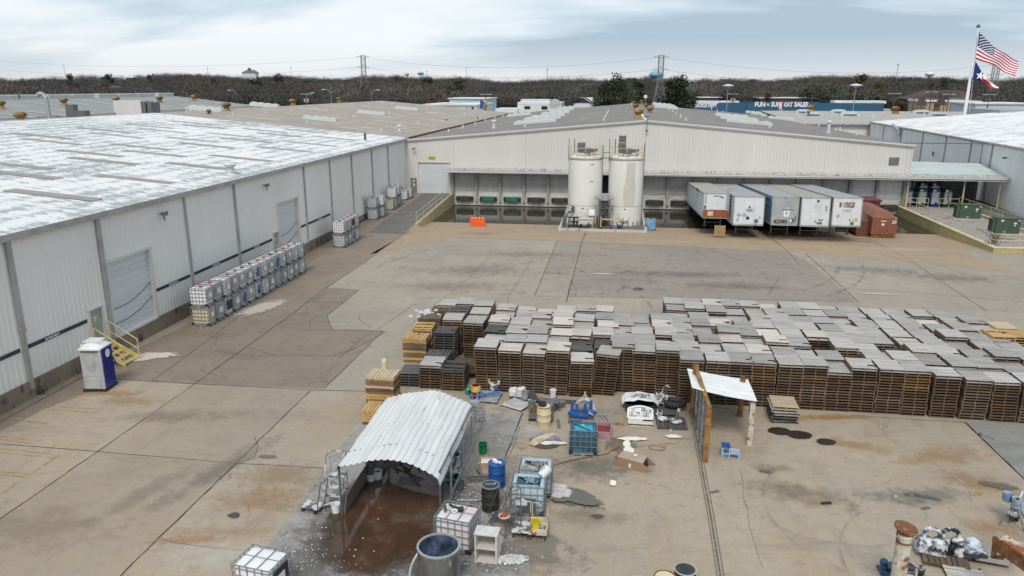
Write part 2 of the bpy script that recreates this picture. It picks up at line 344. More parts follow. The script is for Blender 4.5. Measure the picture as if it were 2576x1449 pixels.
sheet('slab_splashed',[poly([(905,1062),(1120,1040),(1315,1040),(1300,1075),(1262,1180),(1245,1300),(1330,1400),(1340,1600),(520,1600),(600,1452),(650,1400),(760,1262),(838,1150)],.0085)],concrete('splashed_concrete',(.245,.24,.228),(.315,.30,.28),(.42,.41,.395),(.10,.10,.098),1.3))
# joints and cracks
JM=mat('joint_dirt',(.075,.065,.055),(.045,.04,.035),rough=.95,scale=2,world=True)
jb=MB()
def joint(pts,w=.035,jit=.0,z=.012,n=1):
    q=[Vector(tuple(G(x,y).xy)+(z,)) for x,y in pts]
    r=[]
    for i in range(len(q)-1):
        k=max(1,int((q[i+1]-q[i]).length/.5)) if jit else 1
        for j in range(k):
            p=q[i].lerp(q[i+1],j/k)
            if jit and (i or j): p+=Vector((rnd.uniform(-jit,jit),rnd.uniform(-jit,jit),0))
            r.append(p)
    r.append(q[-1])
    for i in range(len(r)-1):
        d=(r[i+1]-r[i]).normalized(); s=Vector((-d.y,d.x,0))*w/2*rnd.uniform(.6,1.3)
        jb.add([r[i]-s,r[i+1]-s,r[i+1]+s,r[i]+s],[(0,1,2,3)])
joint([(1041,572),(905,668),(820,725),(735,790),(490,966)],.05,.015); joint([(490,966),(243,1138),(0,1306),(-200,1445)],.04,.02)
joint([(820,725),(903,729),(822,795),(836,829),(965,833),(815,978)],.035,.01)
joint([(1474,583),(1464,608),(1440,700),(1428,745),(1424,760)],.07,.02); joint([(1402,605),(1345,745)],.045,.01)
joint([(1402,605),(1464,608)],.03); joint([(1464,609),(1717,621),(1982,634)],.045,.01); joint([(1366,688),(1437,690)],.03,.01)
joint([(1140,598),(1402,606)],.02); joint([(1924,583),(1982,633),(2012,667)],.06,.02); joint([(2027,638),(2070,677),(2123,726),(2160,762)],.05,.02)
joint([(2012,667),(2070,668)],.02); joint([(2150,583),(2284,650),(2370,710),(2483,783)],.035,.02); joint([(2123,726),(2300,735),(2576,760)],.02,.01); joint([(2284,640),(2430,690),(2576,700)],.018,.01)
joint([(780,984),(587,1172),(400,1354),(303,1449),(240,1510)],.05,.02); joint([(800,643),(700,719),(600,797),(510,866),(380,960)],.03,.03)
joint([(0,1117),(243,1136)],.05); joint([(243,1136),(593,1166),(813,1178)],.03,.01); joint([(278,954),(392,960),(490,966),(780,981),(930,985)],.035,.01)
joint([(860,893),(975,833)],.02); joint([(735,828),(965,833)],.018); joint([(545,884),(640,895),(860,895)],.015,.01); joint([(1345,745),(1440,747),(2060,757)],.02,.01)
joint([(1230,1300),(1262,1180),(1300,1075),(1315,1040)],.05,.02,.02); joint([(1238,1300),(1270,1180),(1308,1075)],.025,.02,.02)
joint([(400,1356),(455,1369),(520,1376),(700,1392)],.02,.04); joint([(587,1172),(640,1150),(650,1120),(640,1100)],.03,.05); joint([(600,690),(560,720)],.03)
joint([(1050,762),(900,860),(850,905)],.02,.02); joint([(1660,1020),(1705,1022),(1790,1025),(1900,1035)],.03,.01); joint([(2140,1045),(2430,1064),(2500,1130),(2576,1205)],.03,.02)
joint([(1395,650),(1340,650),(1280,745),(1270,800)],.018,.01); joint([(1250,625),(1180,700),(1040,810)],.018,.01)
joint([(1960,700),(1930,745)],.02); joint([(1300,1175),(1480,1140),(1690,1115)],.02,.03); joint([(1860,1180),(1880,1300),(1920,1430)],.012,.05)
for k in range(16):
    x,y=rnd.uniform(450,1000),rnd.uniform(620,900); y=y+ (900-x)*.25; joint([(x,y),(x+rnd.uniform(-40,40),y+rnd.uniform(8,26)),(x+rnd.uniform(-70,70),y+rnd.uniform(20,44))],.02,.06)
tag(jb.build('pavement_joints',JM),kind='structure')
# drain channel down the yard (steel edged slot)
DRAINM=mat('rusty_drain',(.17,.145,.12),(.09,.075,.06),rough=.9,scale=6,c3=(.30,.27,.23),s3=12,t3=.62)
dr=[G(x,y) for x,y in [(1738,1030),(1750,1090),(1768,1190),(1790,1310),(1812,1449),(1822,1510)]]
b=MB()
for i in range(len(dr)-1):
    p,q=dr[i],dr[i+1]; p=Vector((p.x,p.y,.012)); q=Vector((q.x,q.y,.012)); b.bar(p,q,.06,.012)
    for s in (-.09,.10): b.bar(p+Vector((s,0,.006)),q+Vector((s,0,.006)),.022,.02)
tag(b.build('drain_channel',DRAINM),kind='structure')
# ---- stains: thin sheets whose ragged edge is their own shape
def stainmat(name,k,sharp,ns,speck=False):
    m,t,n,l,bs=nodes(name); tcn=n.new('ShaderNodeTexCoord'); oi=n.new('ShaderNodeObjectInfo'); g=n.new('ShaderNodeNewGeometry')
    ln=n.new('ShaderNodeVectorMath'); ln.operation='LENGTH'; l.new(tcn.outputs['Object'],ln.inputs[0])
    no=n.new('ShaderNodeTexNoise'); no.inputs['Scale'].default_value=ns; no.inputs['Detail'].default_value=10; no.inputs['Roughness'].default_value=.78; l.new(g.outputs['Position'],no.inputs['Vector'])
    def mm(op,a,b_):
        q=n.new('ShaderNodeMath'); q.operation=op
        for i,v in enumerate((a,b_)):
            if isinstance(v,(int,float)): q.inputs[i].default_value=v
            else: l.new(v,q.inputs[i])
        return q.outputs[0]
    if speck:
        v=mm('MULTIPLY',mm('SUBTRACT',no.outputs['Fac'],.60),sharp); v2=mm('SUBTRACT',1.0,ln.outputs['Value']); v2=mm('MULTIPLY',v2,2.5)
        q=n.new('ShaderNodeClamp'); l.new(v2,q.inputs[0]); a=mm('MULTIPLY',v,q.outputs[0])
    else:
        a=mm('MULTIPLY',mm('ADD',mm('SUBTRACT',.72,ln.outputs['Value']),mm('MULTIPLY',mm('SUBTRACT',no.outputs['Fac'],.5),k)),sharp)
    q=n.new('ShaderNodeClamp'); l.new(a,q.inputs[0]); l.new(mm('MULTIPLY',q.outputs[0],oi.outputs['Alpha']),bs.inputs['Alpha'])
    l.new(oi.outputs['Color'],bs.inputs['Base Color']); bs.inputs['Roughness'].default_value=.55; return m
ST_SOFT=stainmat('soft_stain',2.6,1.7,1.5); ST_HARD=stainmat('hard_stain',2.0,9,2.4); ST_SPK=stainmat('speckle_stain',1,16,5,True); ST_SPL=stainmat('spill_stain',1.7,25,3.2); ST_WET=stainmat('oil_stain',.6,30,3); ST_WET.node_tree.nodes['Principled BSDF'].inputs['Roughness'].default_value=.3
_me={}
for k,mm_ in (('soft',ST_SOFT),('hard',ST_HARD),('spk',ST_SPK),('wet',ST_WET),('spl',ST_SPL)):
    bb=MB(); bb.quad((-1,-1,0),(1,-1,0),(1,1,0),(-1,1,0)); me=bpy.data.meshes.new('stain'); me.from_pydata(bb.v,[],bb.f); me.materials.append(mm_); _me[k]=me
NS=[0]
def stain(kind,x,y,rx,ry,c,a=.6,rot=0,name='ground_stain'):
    p=G(x,y); o=bpy.data.objects.new(name,_me[kind]); COL.objects.link(o); NS[0]+=1
    o.location=(p.x,p.y,.014+.0007*NS[0]); o.scale=(rx,ry,1); o.rotation_euler=(0,0,R(rot)); o.color=(c[0]*1.1,c[1]*1.02,c[2]*.95,a*(.8 if kind=='soft' else 1)); tag(o,kind='structure'); return o
BRN=(.16,.12,.085); GRY=(.14,.135,.125); OCH=(.34,.20,.07); WHT=(.62,.61,.59); DKG=(.07,.068,.062)
for k,x,y,rx,ry,c,a,rot in [
 ('soft',980,1330,3.6,3.2,(.10,.10,.095),1.1,10),('soft',860,1400,2.6,1.6,(.12,.12,.118),1,0),('soft',1060,1430,2.6,1.2,(.15,.15,.148),.9,0),('soft',1130,1250,2.4,4,(.15,.15,.145),.8,8),('soft',860,1290,1.6,3.5,(.23,.22,.21),.7,-20),('soft',760,1430,2.6,1.8,(.16,.16,.155),.8,0),
 ('soft',1210,1120,2.2,5,(.25,.24,.225),.75,5),('soft',1300,1400,3,1.5,(.2,.185,.165),.7,0),('spk',1180,1380,4,2.2,WHT,1,0),('spk',1180,1180,3.4,5,WHT,1,0),('spk',1200,1280,2.4,3,WHT,1,30),('soft',1270,1200,1.0,3,(.26,.25,.235),.9,0),('soft',1330,1380,2,1.2,(.24,.22,.2),.9,0),('spk',760,1400,3,2.4,WHT,.9,0),
 ('soft',1500,1180,2.4,1.8,GRY,.6,0),('hard',1440,1258,1.5,.55,(.15,.15,.12),.9,-12),('hard',1560,1120,.9,1.0,BRN,.55,0),('soft',2100,1050,2.2,.5,OCH,.8,5),('soft',1990,1050,1.6,.5,(.40,.26,.07),.8,0),
 ('soft',2150,1120,2.4,.8,OCH,.5,-10),('soft',2380,1150,3,1.1,OCH,.5,20),('soft',2470,1220,2.2,1,OCH,.55,-30),('soft',2300,1250,3,.9,GRY,.6,15),('soft',2000,1240,3,1.2,BRN,.45,-20),('soft',2500,1330,1.4,.8,OCH,.6,0),
 ('soft',650,1260,2.4,1.2,OCH,.45,10),('soft',700,1200,2.2,1.4,(.30,.20,.10),.5,0),('spk',720,1235,2.0,1.4,(.13,.095,.07),1,20),('spk',735,1250,1.4,1.0,(.11,.08,.06),1,0),('hard',590,1298,.30,.22,(.05,.05,.05),.9,0),('hard',672,1150,.5,.2,GRY,.8,0),
 ('soft',480,1360,2.4,.35,(.36,.20,.08),.7,12),('soft',560,1340,3,.5,OCH,.3,10),('soft',560,1400,3.2,1.3,WHT,.45,5),('spk',560,1400,3,1.5,WHT,.8,5),('soft',330,1010,2.4,.9,OCH,.35,0),('soft',270,990,2.2,.5,(.42,.28,.12),.7,10),
 ('hard',380,897,1.9,.7,WHT,.8,18),('hard',340,905,1.1,.5,WHT,.7,10),('hard',660,775,1.1,2.8,WHT,.6,-20),('spk',640,790,1.8,3.6,WHT,.7,-15),('soft',430,1050,4,1,BRN,.35,12),
 ('soft',1200,680,6,3,GRY,.35,10),('soft',1150,720,7,2,BRN,.3,10),('soft',1330,640,8,2,BRN,.3,3),('soft',1700,690,8,1.6,GRY,.45,3),('soft',1850,720,6,1.5,(.17,.15,.13),.5,0),('soft',2200,680,6,1.8,GRY,.35,-5),
 ('soft',2400,700,5,2,(.16,.15,.14),.4,-8),('soft',1200,585,4,.6,GRY,.5,0),('soft',2060,600,10,1.1,(.12,.10,.085),.75,0),('hard',1520,690,1.2,.25,WHT,.6,5),('hard',2210,741,1.8,.12,WHT,.75,0),('soft',2270,630,5,1.2,WHT,.3,0),
 ('hard',1590,1172,.01,.01,WHT,.9,0),('soft',1940,1180,1.0,.5,GRY,.5,0),('hard',1925,1188,.33,.18,(.11,.10,.085),.8,0),('hard',2510,1224,.9,.28,(.12,.11,.10),.85,-12),('soft',2540,1360,1.5,1.0,(.4,.35,.27),.5,0),
 ('soft',1480,1300,2.2,.8,BRN,.35,0),('hard',1503,1302,.35,.2,DKG,.7,0),('soft',1350,1100,1.8,.8,(.42,.42,.44),.7,-15),('soft',1345,1085,1.4,.55,(.45,.45,.47),.8,-10),('soft',1500,1110,1.0,.5,(.38,.39,.42),.7,0),('soft',1540,1030,3,.6,(.40,.37,.33),.6,0),
 ('soft',560,700,5,.8,BRN,.4,30),('hard',1022,585,.9,.7,(.3,.27,.21),.4,0),('soft',90,1330,4,2,BRN,.25,0),('soft',560,1180,.8,5,(.17,.155,.14),.5,-18),('soft',350,1250,.7,4,(.2,.18,.16),.35,-18)]:
    stain(k,x,y,rx,ry,c,a,rot)
# oil spots and spilt paint
for x,y,rx,ry in [(1962,1087,.48,.34),(2010,1096,.50,.36),(2078,1114,.40,.26)]: stain('wet',x,y,rx*1.35,ry*1.35,(.022,.018,.014),1,0,'oil_spill')
for x,y,rx,ry,rot in [(1592,1107,.55,.12,5),(1577,1120,.13,.26,0),(1582,1135,.2,.22,0),(1695,1101,.3,.12,-4),(1541,1219,.1,.14,0),(1290,1409,.10,.08,0)]: stain('spl',x,y,rx*1.5,ry*1.8,(.70,.70,.70),1,rot,'paint_spill')
# yellow parking lines, faint
b=MB()
def ln(p,q,w=.10):
    a=G(*p);c=G(*q); a.z=c.z=.03; d=(c-a).normalized(); s=Vector((-d.y,d.x,0))*w/2; b.add([a-s,c-s,c+s,a+s],[(0,1,2,3)])
ln((0,1090),(20,1081),.12)
for p,q in [((130,1030),(250,1040)),((148,1023),(245,1030)),((40,1055),(120,1065)),((60,1060),(150,1074)),((0,1098),(105,1110)),((0,1106),(80,1115)),((0,1128),(150,1146)),((0,1138),(135,1152)),((0,1186),(80,1195)),((0,1193),(70,1202)),
            ((150,1146),(130,1158)),((80,1192),(130,1157)),((5,1243),(40,1215)),((140,1120),(110,1140))]: ln(p,q)
ln((975,655),(950,672),.12); ln((600,770),(575,785),.1); ln((650,735),(630,748),.1); ln((800,640),(826,622),.12)
def fadem():
    m=mat('worn_yellow_paint',(.48,.33,.12),(.42,.28,.11),rough=.8,scale=2,world=True); t=m.node_tree;n=t.nodes;l=t.links;bs=n['Principled BSDF']
    g=n.new('ShaderNodeNewGeometry');no=n.new('ShaderNodeTexNoise');no.inputs['Scale'].default_value=2.5;no.inputs['Detail'].default_value=6;no.inputs['Roughness'].default_value=.75;l.new(g.outputs['Position'],no.inputs['Vector'])
    r=n.new('ShaderNodeMapRange');l.new(no.outputs['Fac'],r.inputs[0]);r.inputs[1].default_value=.40;r.inputs[2].default_value=.60;r.inputs[4].default_value=.8;l.new(r.outputs[0],bs.inputs['Alpha']);return m
tag(b.build('parking_lines',fadem()),kind='structure')
# tyre marks
TM=mat('tyre_mark',(.10,.09,.08),rough=.8,world=True); t_=TM.node_tree; g_=t_.nodes.new('ShaderNodeNewGeometry'); n_=t_.nodes.new('ShaderNodeTexNoise'); n_.inputs['Scale'].default_value=1.5; n_.inputs['Detail'].default_value=6; t_.links.new(g_.outputs['Position'],n_.inputs['Vector']); r_=t_.nodes.new('ShaderNodeMapRange'); t_.links.new(n_.outputs['Fac'],r_.inputs[0]); r_.inputs[1].default_value=.42; r_.inputs[2].default_value=.68; r_.inputs[4].default_value=.3; t_.links.new(r_.outputs[0],t_.nodes['Principled BSDF'].inputs['Alpha'])
b=MB()
def arc(cx,cy,r,a0,a1,w,z=.05):
    n=26
    for i in range(n):
        t0=R(a0+(a1-a0)*i/n);t1=R(a0+(a1-a0)*(i+1)/n)
        b.add([(cx+(r-w)*math.cos(t0),cy+(r-w)*math.sin(t0),z),(cx+(r+w)*math.cos(t0),cy+(r+w)*math.sin(t0),z),(cx+(r+w)*math.cos(t1),cy+(r+w)*math.sin(t1),z),(cx+(r-w)*math.cos(t1),cy+(r-w)*math.sin(t1),z)],[(0,1,2,3)])
for k in range(46):
    z=.05+.001*k; cx,cy=rnd.uniform(-16,26),rnd.uniform(40,66); r=rnd.uniform(6,22); a=rnd.uniform(0,360); q=rnd.uniform(20,60)
    if all(-17<cx+r*math.cos(R(a+q*u))<28 and 42<cy+r*math.sin(R(a+q*u))<67 for u in (0,.5,1)):
        arc(cx,cy,r,a,a+q,rnd.uniform(.05,.13),z); arc(cx,cy,r+1.8,a,a+q,rnd.uniform(.05,.13),z)
for cx,cy,r,a0,a1 in [(7.5,24,3,200,420),(9.5,23,4.2,120,250),(8,27,2.6,220,330),(11,20,4,60,200),(6,18,6,-30,60)]: arc(cx,cy,r,a0,a1,.04,.115)
tag(b.build('tyre_marks',TM),kind='structure')
# ======================= big buildings
def zz_(ox,oy,s): return lambda x,y:((ox+x/s)/1.5652,(oy+y/s)/1.5652)
Z1=zz_(0,0,1.9166);Z2=zz_(1344,0,1.9166);Z3=zz_(2688,0,1.9166);Z4=zz_(0,600,1.9166);Z5=zz_(1344,600,1.9166);Z6=zz_(2688,600,1.9166)
ZD=zz_(1600,340,3.22);ZE=zz_(2400,340,6.44);ZF=zz_(2700,280,3.22);ZG=zz_(3300,340,3.519);ZH=zz_(3300,560,3.517)
def PS(x,y,a,b_):
    """point on the roof plane z=a+b*X"""
    d=_f+_r*((x-1288)/F)-_u*((y-724.5)/F); t=(a-H)/(d.z-b_*d.x); return Vector((0,0,H))+d*t
def cwall(mb,p0,p1,z0,z1,pitch=.305,dep=.03,ops=(),side=1):
    """ribbed sheet wall from p0 to p1 (xy); z0,z1 numbers or functions of distance s; ops=(s0,s1,zb,zt) openings; ribs stand out on the right-hand side of travel * side"""
    p0=Vector(p0);p1=Vector(p1);Lh=(p1-p0).length;d=(p1-p0)/Lh;nrm=Vector((d.y,-d.x))*side
    fz0=z0 if callable(z0) else (lambda s:z0); fz1=z1 if callable(z1) else (lambda s:z1)
    xs=[]; s=0
    while s<Lh:
        xs+=[(s,0),(s+pitch*.72,0),(s+pitch*.79,dep),(s+pitch*.93,dep)]; s+=pitch
    xs=[(a,q) for a,q in xs if a<Lh]+[(Lh,0)]
    for o in ops:
        for e_ in (o[0],o[1]): xs.append((e_,0))
    xs.sort()
    for (a,qa),(c,qc) in zip(xs,xs[1:]):
        if c-a<1e-5: continue
        m=(a+c)/2; iv=[(None,None)]
        segs=[('b','t')]
        hit=[o for o in ops if o[0]<m<o[1]]
        def V(s,q,z): w=p0+d*s+nrm*q; return (w.x,w.y,z)
        def addq(za,zb,ta,tb):
            if ta-za>.01: mb.add([V(a,qa,za),V(c,qc,zb),V(c,qc,tb),V(a,qa,ta)],[(0,1,2,3)])
        if not hit: addq(fz0(a),fz0(c),fz1(a),fz1(c))
        else:
            o=hit[0]; addq(fz0(a),fz0(c),o[2],o[2]); addq(o[3],o[3],fz1(a),fz1(c))
def croof(mb,x0,x1,y0,y1,zf,pitch,dep):
    """ribbed roof; ribs run along X"""
    y=y0; ys=[]
    while y<y1: ys+=[(y,0),(y+pitch*.6,0),(y+pitch*.7,dep),(y+pitch*.9,dep)]; y+=pitch
    ys=[q for q in ys if q[0]<y1]+[(y1,0)]
    for (a,qa),(c,qc) in zip(ys,ys[1:]): mb.add([(x0,a,zf(x0)+qa),(x1,a,zf(x1)+qa),(x1,c,zf(x1)+qc),(x0,c,zf(x0)+qc)],[(0,1,2,3)])
def slats(mb,x0,x1,z0,z1,y,pitch,dep=.03,axis='x'):
    """roll-up door curtain, plane y (facing -Y) or x (facing +X)"""
    z=z0
    pr=[]
    while z<z1: pr+=[(z,0),(z+pitch*.8,0),(z+pitch*.88,dep),(z+pitch*.97,dep)]; z+=pitch
    pr=[q for q in pr if q[0]<z1]+[(z1,0)]
    for (a,qa),(c,qc) in zip(pr,pr[1:]):
        if axis=='x': mb.add([(x0,y+qa,a),(x1,y+qa,a),(x1,y+qc,c),(x0,y+qc,c)],[(0,1,2,3)])
        else: mb.add([(y-qa,x0,a),(y-qa,x1,a),(y-qc,x1,c),(y-qc,x0,c)],[(0,1,2,3)])
# ---------- left warehouse
LW=E('warehouse','long white ribbed steel warehouse with patchy white roof along the left','warehouse',(XW,0,0))
LS,LZ=.0845,7.42; lz=lambda x: LZ+LS*(XW-x)      # roof rises away to the left
XRG=-58.2; YE=187
b=MB(); stripeops=[]
ops=[(32.15,33.15,.84,2.85),(33.95,37.45,.9,4.78),(52.7,53.6,.84,2.85),(53.95,57.45,.9,4.8)]
y0=-12
cwall(b,(XW,YF),(XW,y0),.84,7.2,dep=.017,ops=[(YF-o[1],YF-o[0],o[2],o[3]) for o in ops],side=-1)
b.build('wall',SIDING,LW,world=True)
b=MB(); b.b(XW-.3,XW+.10,-12,68,-.2,.84); b.b(XW-.3,XW+.05,68,YF,.3,.84); b.b(XW+.10,XW+.55,-12,31,-.05,.06); b.build('plinth',CONC,LW,world=True)
b=MB(); b.b(XW-.02,XW+.28,-12,YF,7.2,7.42); b.b(XW+.28,XW+.31,-12,YF,7.16,7.45); b.build('gutter',TRIM,LW,world=True)
for i,y in enumerate([16,22,27.9,33.6,41.4,47.45,59.1,64.9,70.65,76.9,82.65]):
    b=MB(); r=.125 if i<4 else .085; zb=.45 if i<4 else .7; b.b(XW+.03,XW+.03+r,y-r,y+r,3.2,7.2); b.b(XW+.03,XW+.01+r,y-r*.8,y+r*.8,zb,3.2); b.b(XW+.03,XW+.06+r,y-r*1.15,y+r*1.15,3.12,3.2); b.build('downspout',TRIM,LW,world=True)
ROOFW=mat('patchy_white_roof',(.70,.72,.73),(.34,.38,.40),rough=.5,scale=1.1,det=3,th=.57,wid=.10,stretch=(.45,1.5,1),c3=(.80,.81,.82),s3=5,t3=.60,world=True)
def patchroof():
    """white coating worn off in short streaks between the ribs, in rows where the sheets lap"""
    m,t,n,l,bs=nodes('worn_white_roof'); g=n.new('ShaderNodeNewGeometry'); sx=n.new('ShaderNodeSeparateXYZ'); l.new(g.outputs['Position'],sx.inputs[0])
    def no(scale,det,rough,st,loc=(0,0,0)):
        mp=n.new('ShaderNodeMapping'); mp.inputs['Scale'].default_value=st; mp.inputs['Location'].default_value=loc; l.new(g.outputs['Position'],mp.inputs[0]); q=n.new('ShaderNodeTexNoise'); q.inputs['Scale'].default_value=scale; q.inputs['Detail'].default_value=det; q.inputs['Roughness'].default_value=rough; l.new(mp.outputs[0],q.inputs['Vector']); return q.outputs['Fac']
    def mth(op,a,c=0.0,d=None):
        q=n.new('ShaderNodeMath'); q.operation=op
        for i,v in enumerate((a,c,d)):
            if v is None: continue
            if isinstance(v,(int,float)): q.inputs[i].default_value=v
            else: l.new(v,q.inputs[i])
        return q.outputs[0]
    # rows of purlins every 1.5 m across X keep their paint
    fr=mth('ABSOLUTE',mth('SUBTRACT',mth('FRACT',mth('DIVIDE',sx.outputs[0],1.55)),.5))
    a=mth('ADD',mth('ADD',no(1.7,6,.74,(.5,3.4,1)),mth('MULTIPLY',no(.10,3,.5,(1,1,1),(7,3,0)),.55)),mth('MULTIPLY',mth('SUBTRACT',.3,fr),.27))
    r=n.new('ShaderNodeMapRange'); l.new(a,r.inputs[0]); r.inputs[1].default_value=.765; r.inputs[2].default_value=.86
    x=n.new('ShaderNodeMixRGB'); l.new(r.outputs[0],x.inputs[0]); x.inputs[1].default_value=(.62,.63,.635,1); x.inputs[2].default_value=(.30,.335,.35,1)
    r2=n.new('ShaderNodeMapRange'); l.new(no(.7,4,.6,(.25,6,1)),r2.inputs[0]); r2.inputs[1].default_value=.62; r2.inputs[2].default_value=.72; r2.inputs[4].default_value=.7
    y=n.new('ShaderNodeMixRGB'); l.new(r2.outputs[0],y.inputs[0]); l.new(x.outputs[0],y.inputs[1]); y.inputs[2].default_value=(.70,.705,.70,1)
    l.new(y.outputs[0],bs.inputs['Base Color']); bs.inputs['Roughness'].default_value=.5; return m
ROOFW=patchroof()
ROOFT=mat('tan_roof',(.33,.295,.255),(.26,.235,.205),rough=.8,scale=.8,stretch=(.2,1.2,1),c3=(.50,.47,.43),s3=.9,t3=.60,world=True)
ROOFG=mat('grey_membrane_roof',(.225,.205,.19),(.175,.16,.15),rough=.8,scale=.5,stretch=(.4,1.2,1),c3=(.38,.36,.34),s3=.8,t3=.64,world=True)
ROOFB=mat('blue_grey_roof',(.25,.26,.245),(.22,.23,.22),rough=.7,scale=.6,stretch=(.2,1,1),world=True)
b=MB(); croof(b,XW+.27,XRG,-12,91,lz,.33,.045); b.build('roof',ROOFW,LW,world=True)
b=MB(); croof(b,XW,XRG,91,YE,lz,.66,.03); b.quad((XRG,91,lz(XRG)),(XRG,YE,lz(XRG)),(XRG-33,YE,LZ),(XRG-33,91,LZ)); b.build('roof',ROOFT,LW,world=True)
b=MB(); b.quad((XRG,-12,lz(XRG)),(XRG,91,lz(XRG)),(XRG-33,91,LZ),(XRG-33,-12,LZ)); b.build('roof',ROOFW,LW,world=True)
b=MB(); b.add([(XW,YE,0),(XRG-33,YE,0),(XRG-33,YE,LZ),(XRG,YE,lz(XRG)),(XW,YE,LZ)],[(0,1,2,3,4)]); b.build('end_wall',SIDING,LW,world=True); b=MB(); b.add([(XW,-12,0),(XRG-33,-12,0),(XRG-33,-12,LZ),(XRG,-12,lz(XRG)),(XW,-12,LZ)],[(0,1,2,3,4)]); b.build('end_wall',SIDING,LW,world=True)
b=MB(); b.b(XRG-.25,XRG+.25,-12,91,lz(XRG)-.05,lz(XRG)+.06); b.build('ridge_cap',WHITE,LW,world=True)
# skylight strips set in the white roof
SKYL=mat('fibreglass_strip',(.26,.235,.21),(.36,.34,.31),rough=.6,scale=3,stretch=(.3,3,1),world=True)
for x,y in [Z1(*q) for q in [(310,1028),(380,1072),(780,985),(870,1025),(1130,955),(1230,990),(1450,930),(1540,958),(1690,905),(1790,932),(1450,1057),(1560,1100),(1740,1022),(1850,1060),(2000,988),(2110,1020),(2310,992),(2140,1130),(2360,1090),(1060,1112),(1160,1162),(680,1160),(780,1218),(110,1250),(150,1320),(1010,1355),(1510,1257),(1820,1197),(2520,1045)]]+[Z4(400,325)]:
    p=PS(x,y,LZ+LS*XW,-LS); b=MB(); w=1.0
    for j in range(3): yy=p.y-w/2+j*w/3; b.add([(p.x-2.6,yy+.03,lz(p.x-2.6)+.05),(p.x+2.6,yy+.03,lz(p.x+2.6)+.05),(p.x+2.6,yy+w/3-.03,lz(p.x+2.6)+.055),(p.x-2.6,yy+w/3-.03,lz(p.x-2.6)+.055)],[(0,1,2,3)]); b.b(p.x-2.6,p.x+2.6,yy,yy+.03,lz(p.x)-.2,lz(p.x+2.6)+.09) if 0 else None
    b.build('skylight_strip',SKYL,LW,world=True)
# turbine vents, pipes, domes
GWREF=[None]
def turbine(par,p,s=1.0):
    b=MB(); k=s*(.55 if par is GWREF[0] else .66)
    b.lathe([(k*.62,p.z-.1),(k*.62,p.z+.05),(k*.40,p.z+k*.45),(k*.40,p.z+k*.62)],14,(p.x,p.y)); vb=b.build('turbine_vent',TURB,par,world=True)
    c=MB(); n=18; prof=[(.42,.60),(.66,.75),(.74,.95),(.62,1.15),(.30,1.27),(0.02,1.29)]
    for i in range(n):
        a0=2*PI*i/n; a1=2*PI*(i+.86)/n
        for (r0,z0),(r1,z1) in zip(prof,prof[1:]):
            vs=[(p.x+k*r*math.cos(a)*g_,p.y+k*r*math.sin(a)*g_,p.z+k*z) for r,z,a,g_ in ((r0,z0,a0,1.05),(r0,z0,a1,.93),(r1,z1,a1,.93),(r1,z1,a0,1.05))]; c.add(vs,[(0,1,2,3)])
    c.cyl(p.x,p.y,p.z+k*.6,p.z+k*1.2,k*.45,k*.3,10)
    w=wmat(vb).inverted(); c.v=[tuple(w@Vector(q)) for q in c.v]; o=c.build('fins',TURB,vb)
def stub(par,p,h=.4,r=.09,m=None,cap=False,name='roof_pipe'):
    b=MB(); b.cyl(p.x,p.y,p.z-.1,p.z+h,r,n=10)
    if cap: b.cyl(p.x,p.y,p.z+h,p.z+h+.12,r*1.5,n=12); b.cyl(p.x,p.y,p.z+h+.12,p.z+h+.3,r*1.7,r*1.1,12)
    b.cyl(p.x,p.y,p.z-.1,p.z+.06,r*1.8,r*1.2,10); b.build(name,m or WHITE,par,True,world=True)
LP=lambda x,y: PS(x,y,LZ+LS*XW,-LS)
stub(LW,LP(*Z1(1740,1315)),.55,.26,WHITE,True,'roof_vent'); stub(LW,LP(*Z2(180,1062)),.85,.14,GREY,False,'flue')
for q in [(438,990)]: stub(LW,LP(*Z2(*q)),.55,.2,WHITE,True,'roof_vent')
stub(LW,LP(*Z2(793,915)),.3,.2,GALV,True,'roof_vent')
for q in [(80,795),(205,788),(308,778),(98,885),(300,990),(577,935),(686,915),(362,855),(858,878),(931,864),(565,828),(650,815),(997,850)]: stub(LW,LP(*Z2(*q)),.38,.11)
for q in [(1756,870),(1998,850),(2203,832),(2376,820),(2524,808),(2317,930),(2514,907)]: stub(LW,LP(*Z1(*q)),.38,.11)
stub(LW,LP(*Z1(1578,860)),.3,.22,RUST,True,'roof_vent')
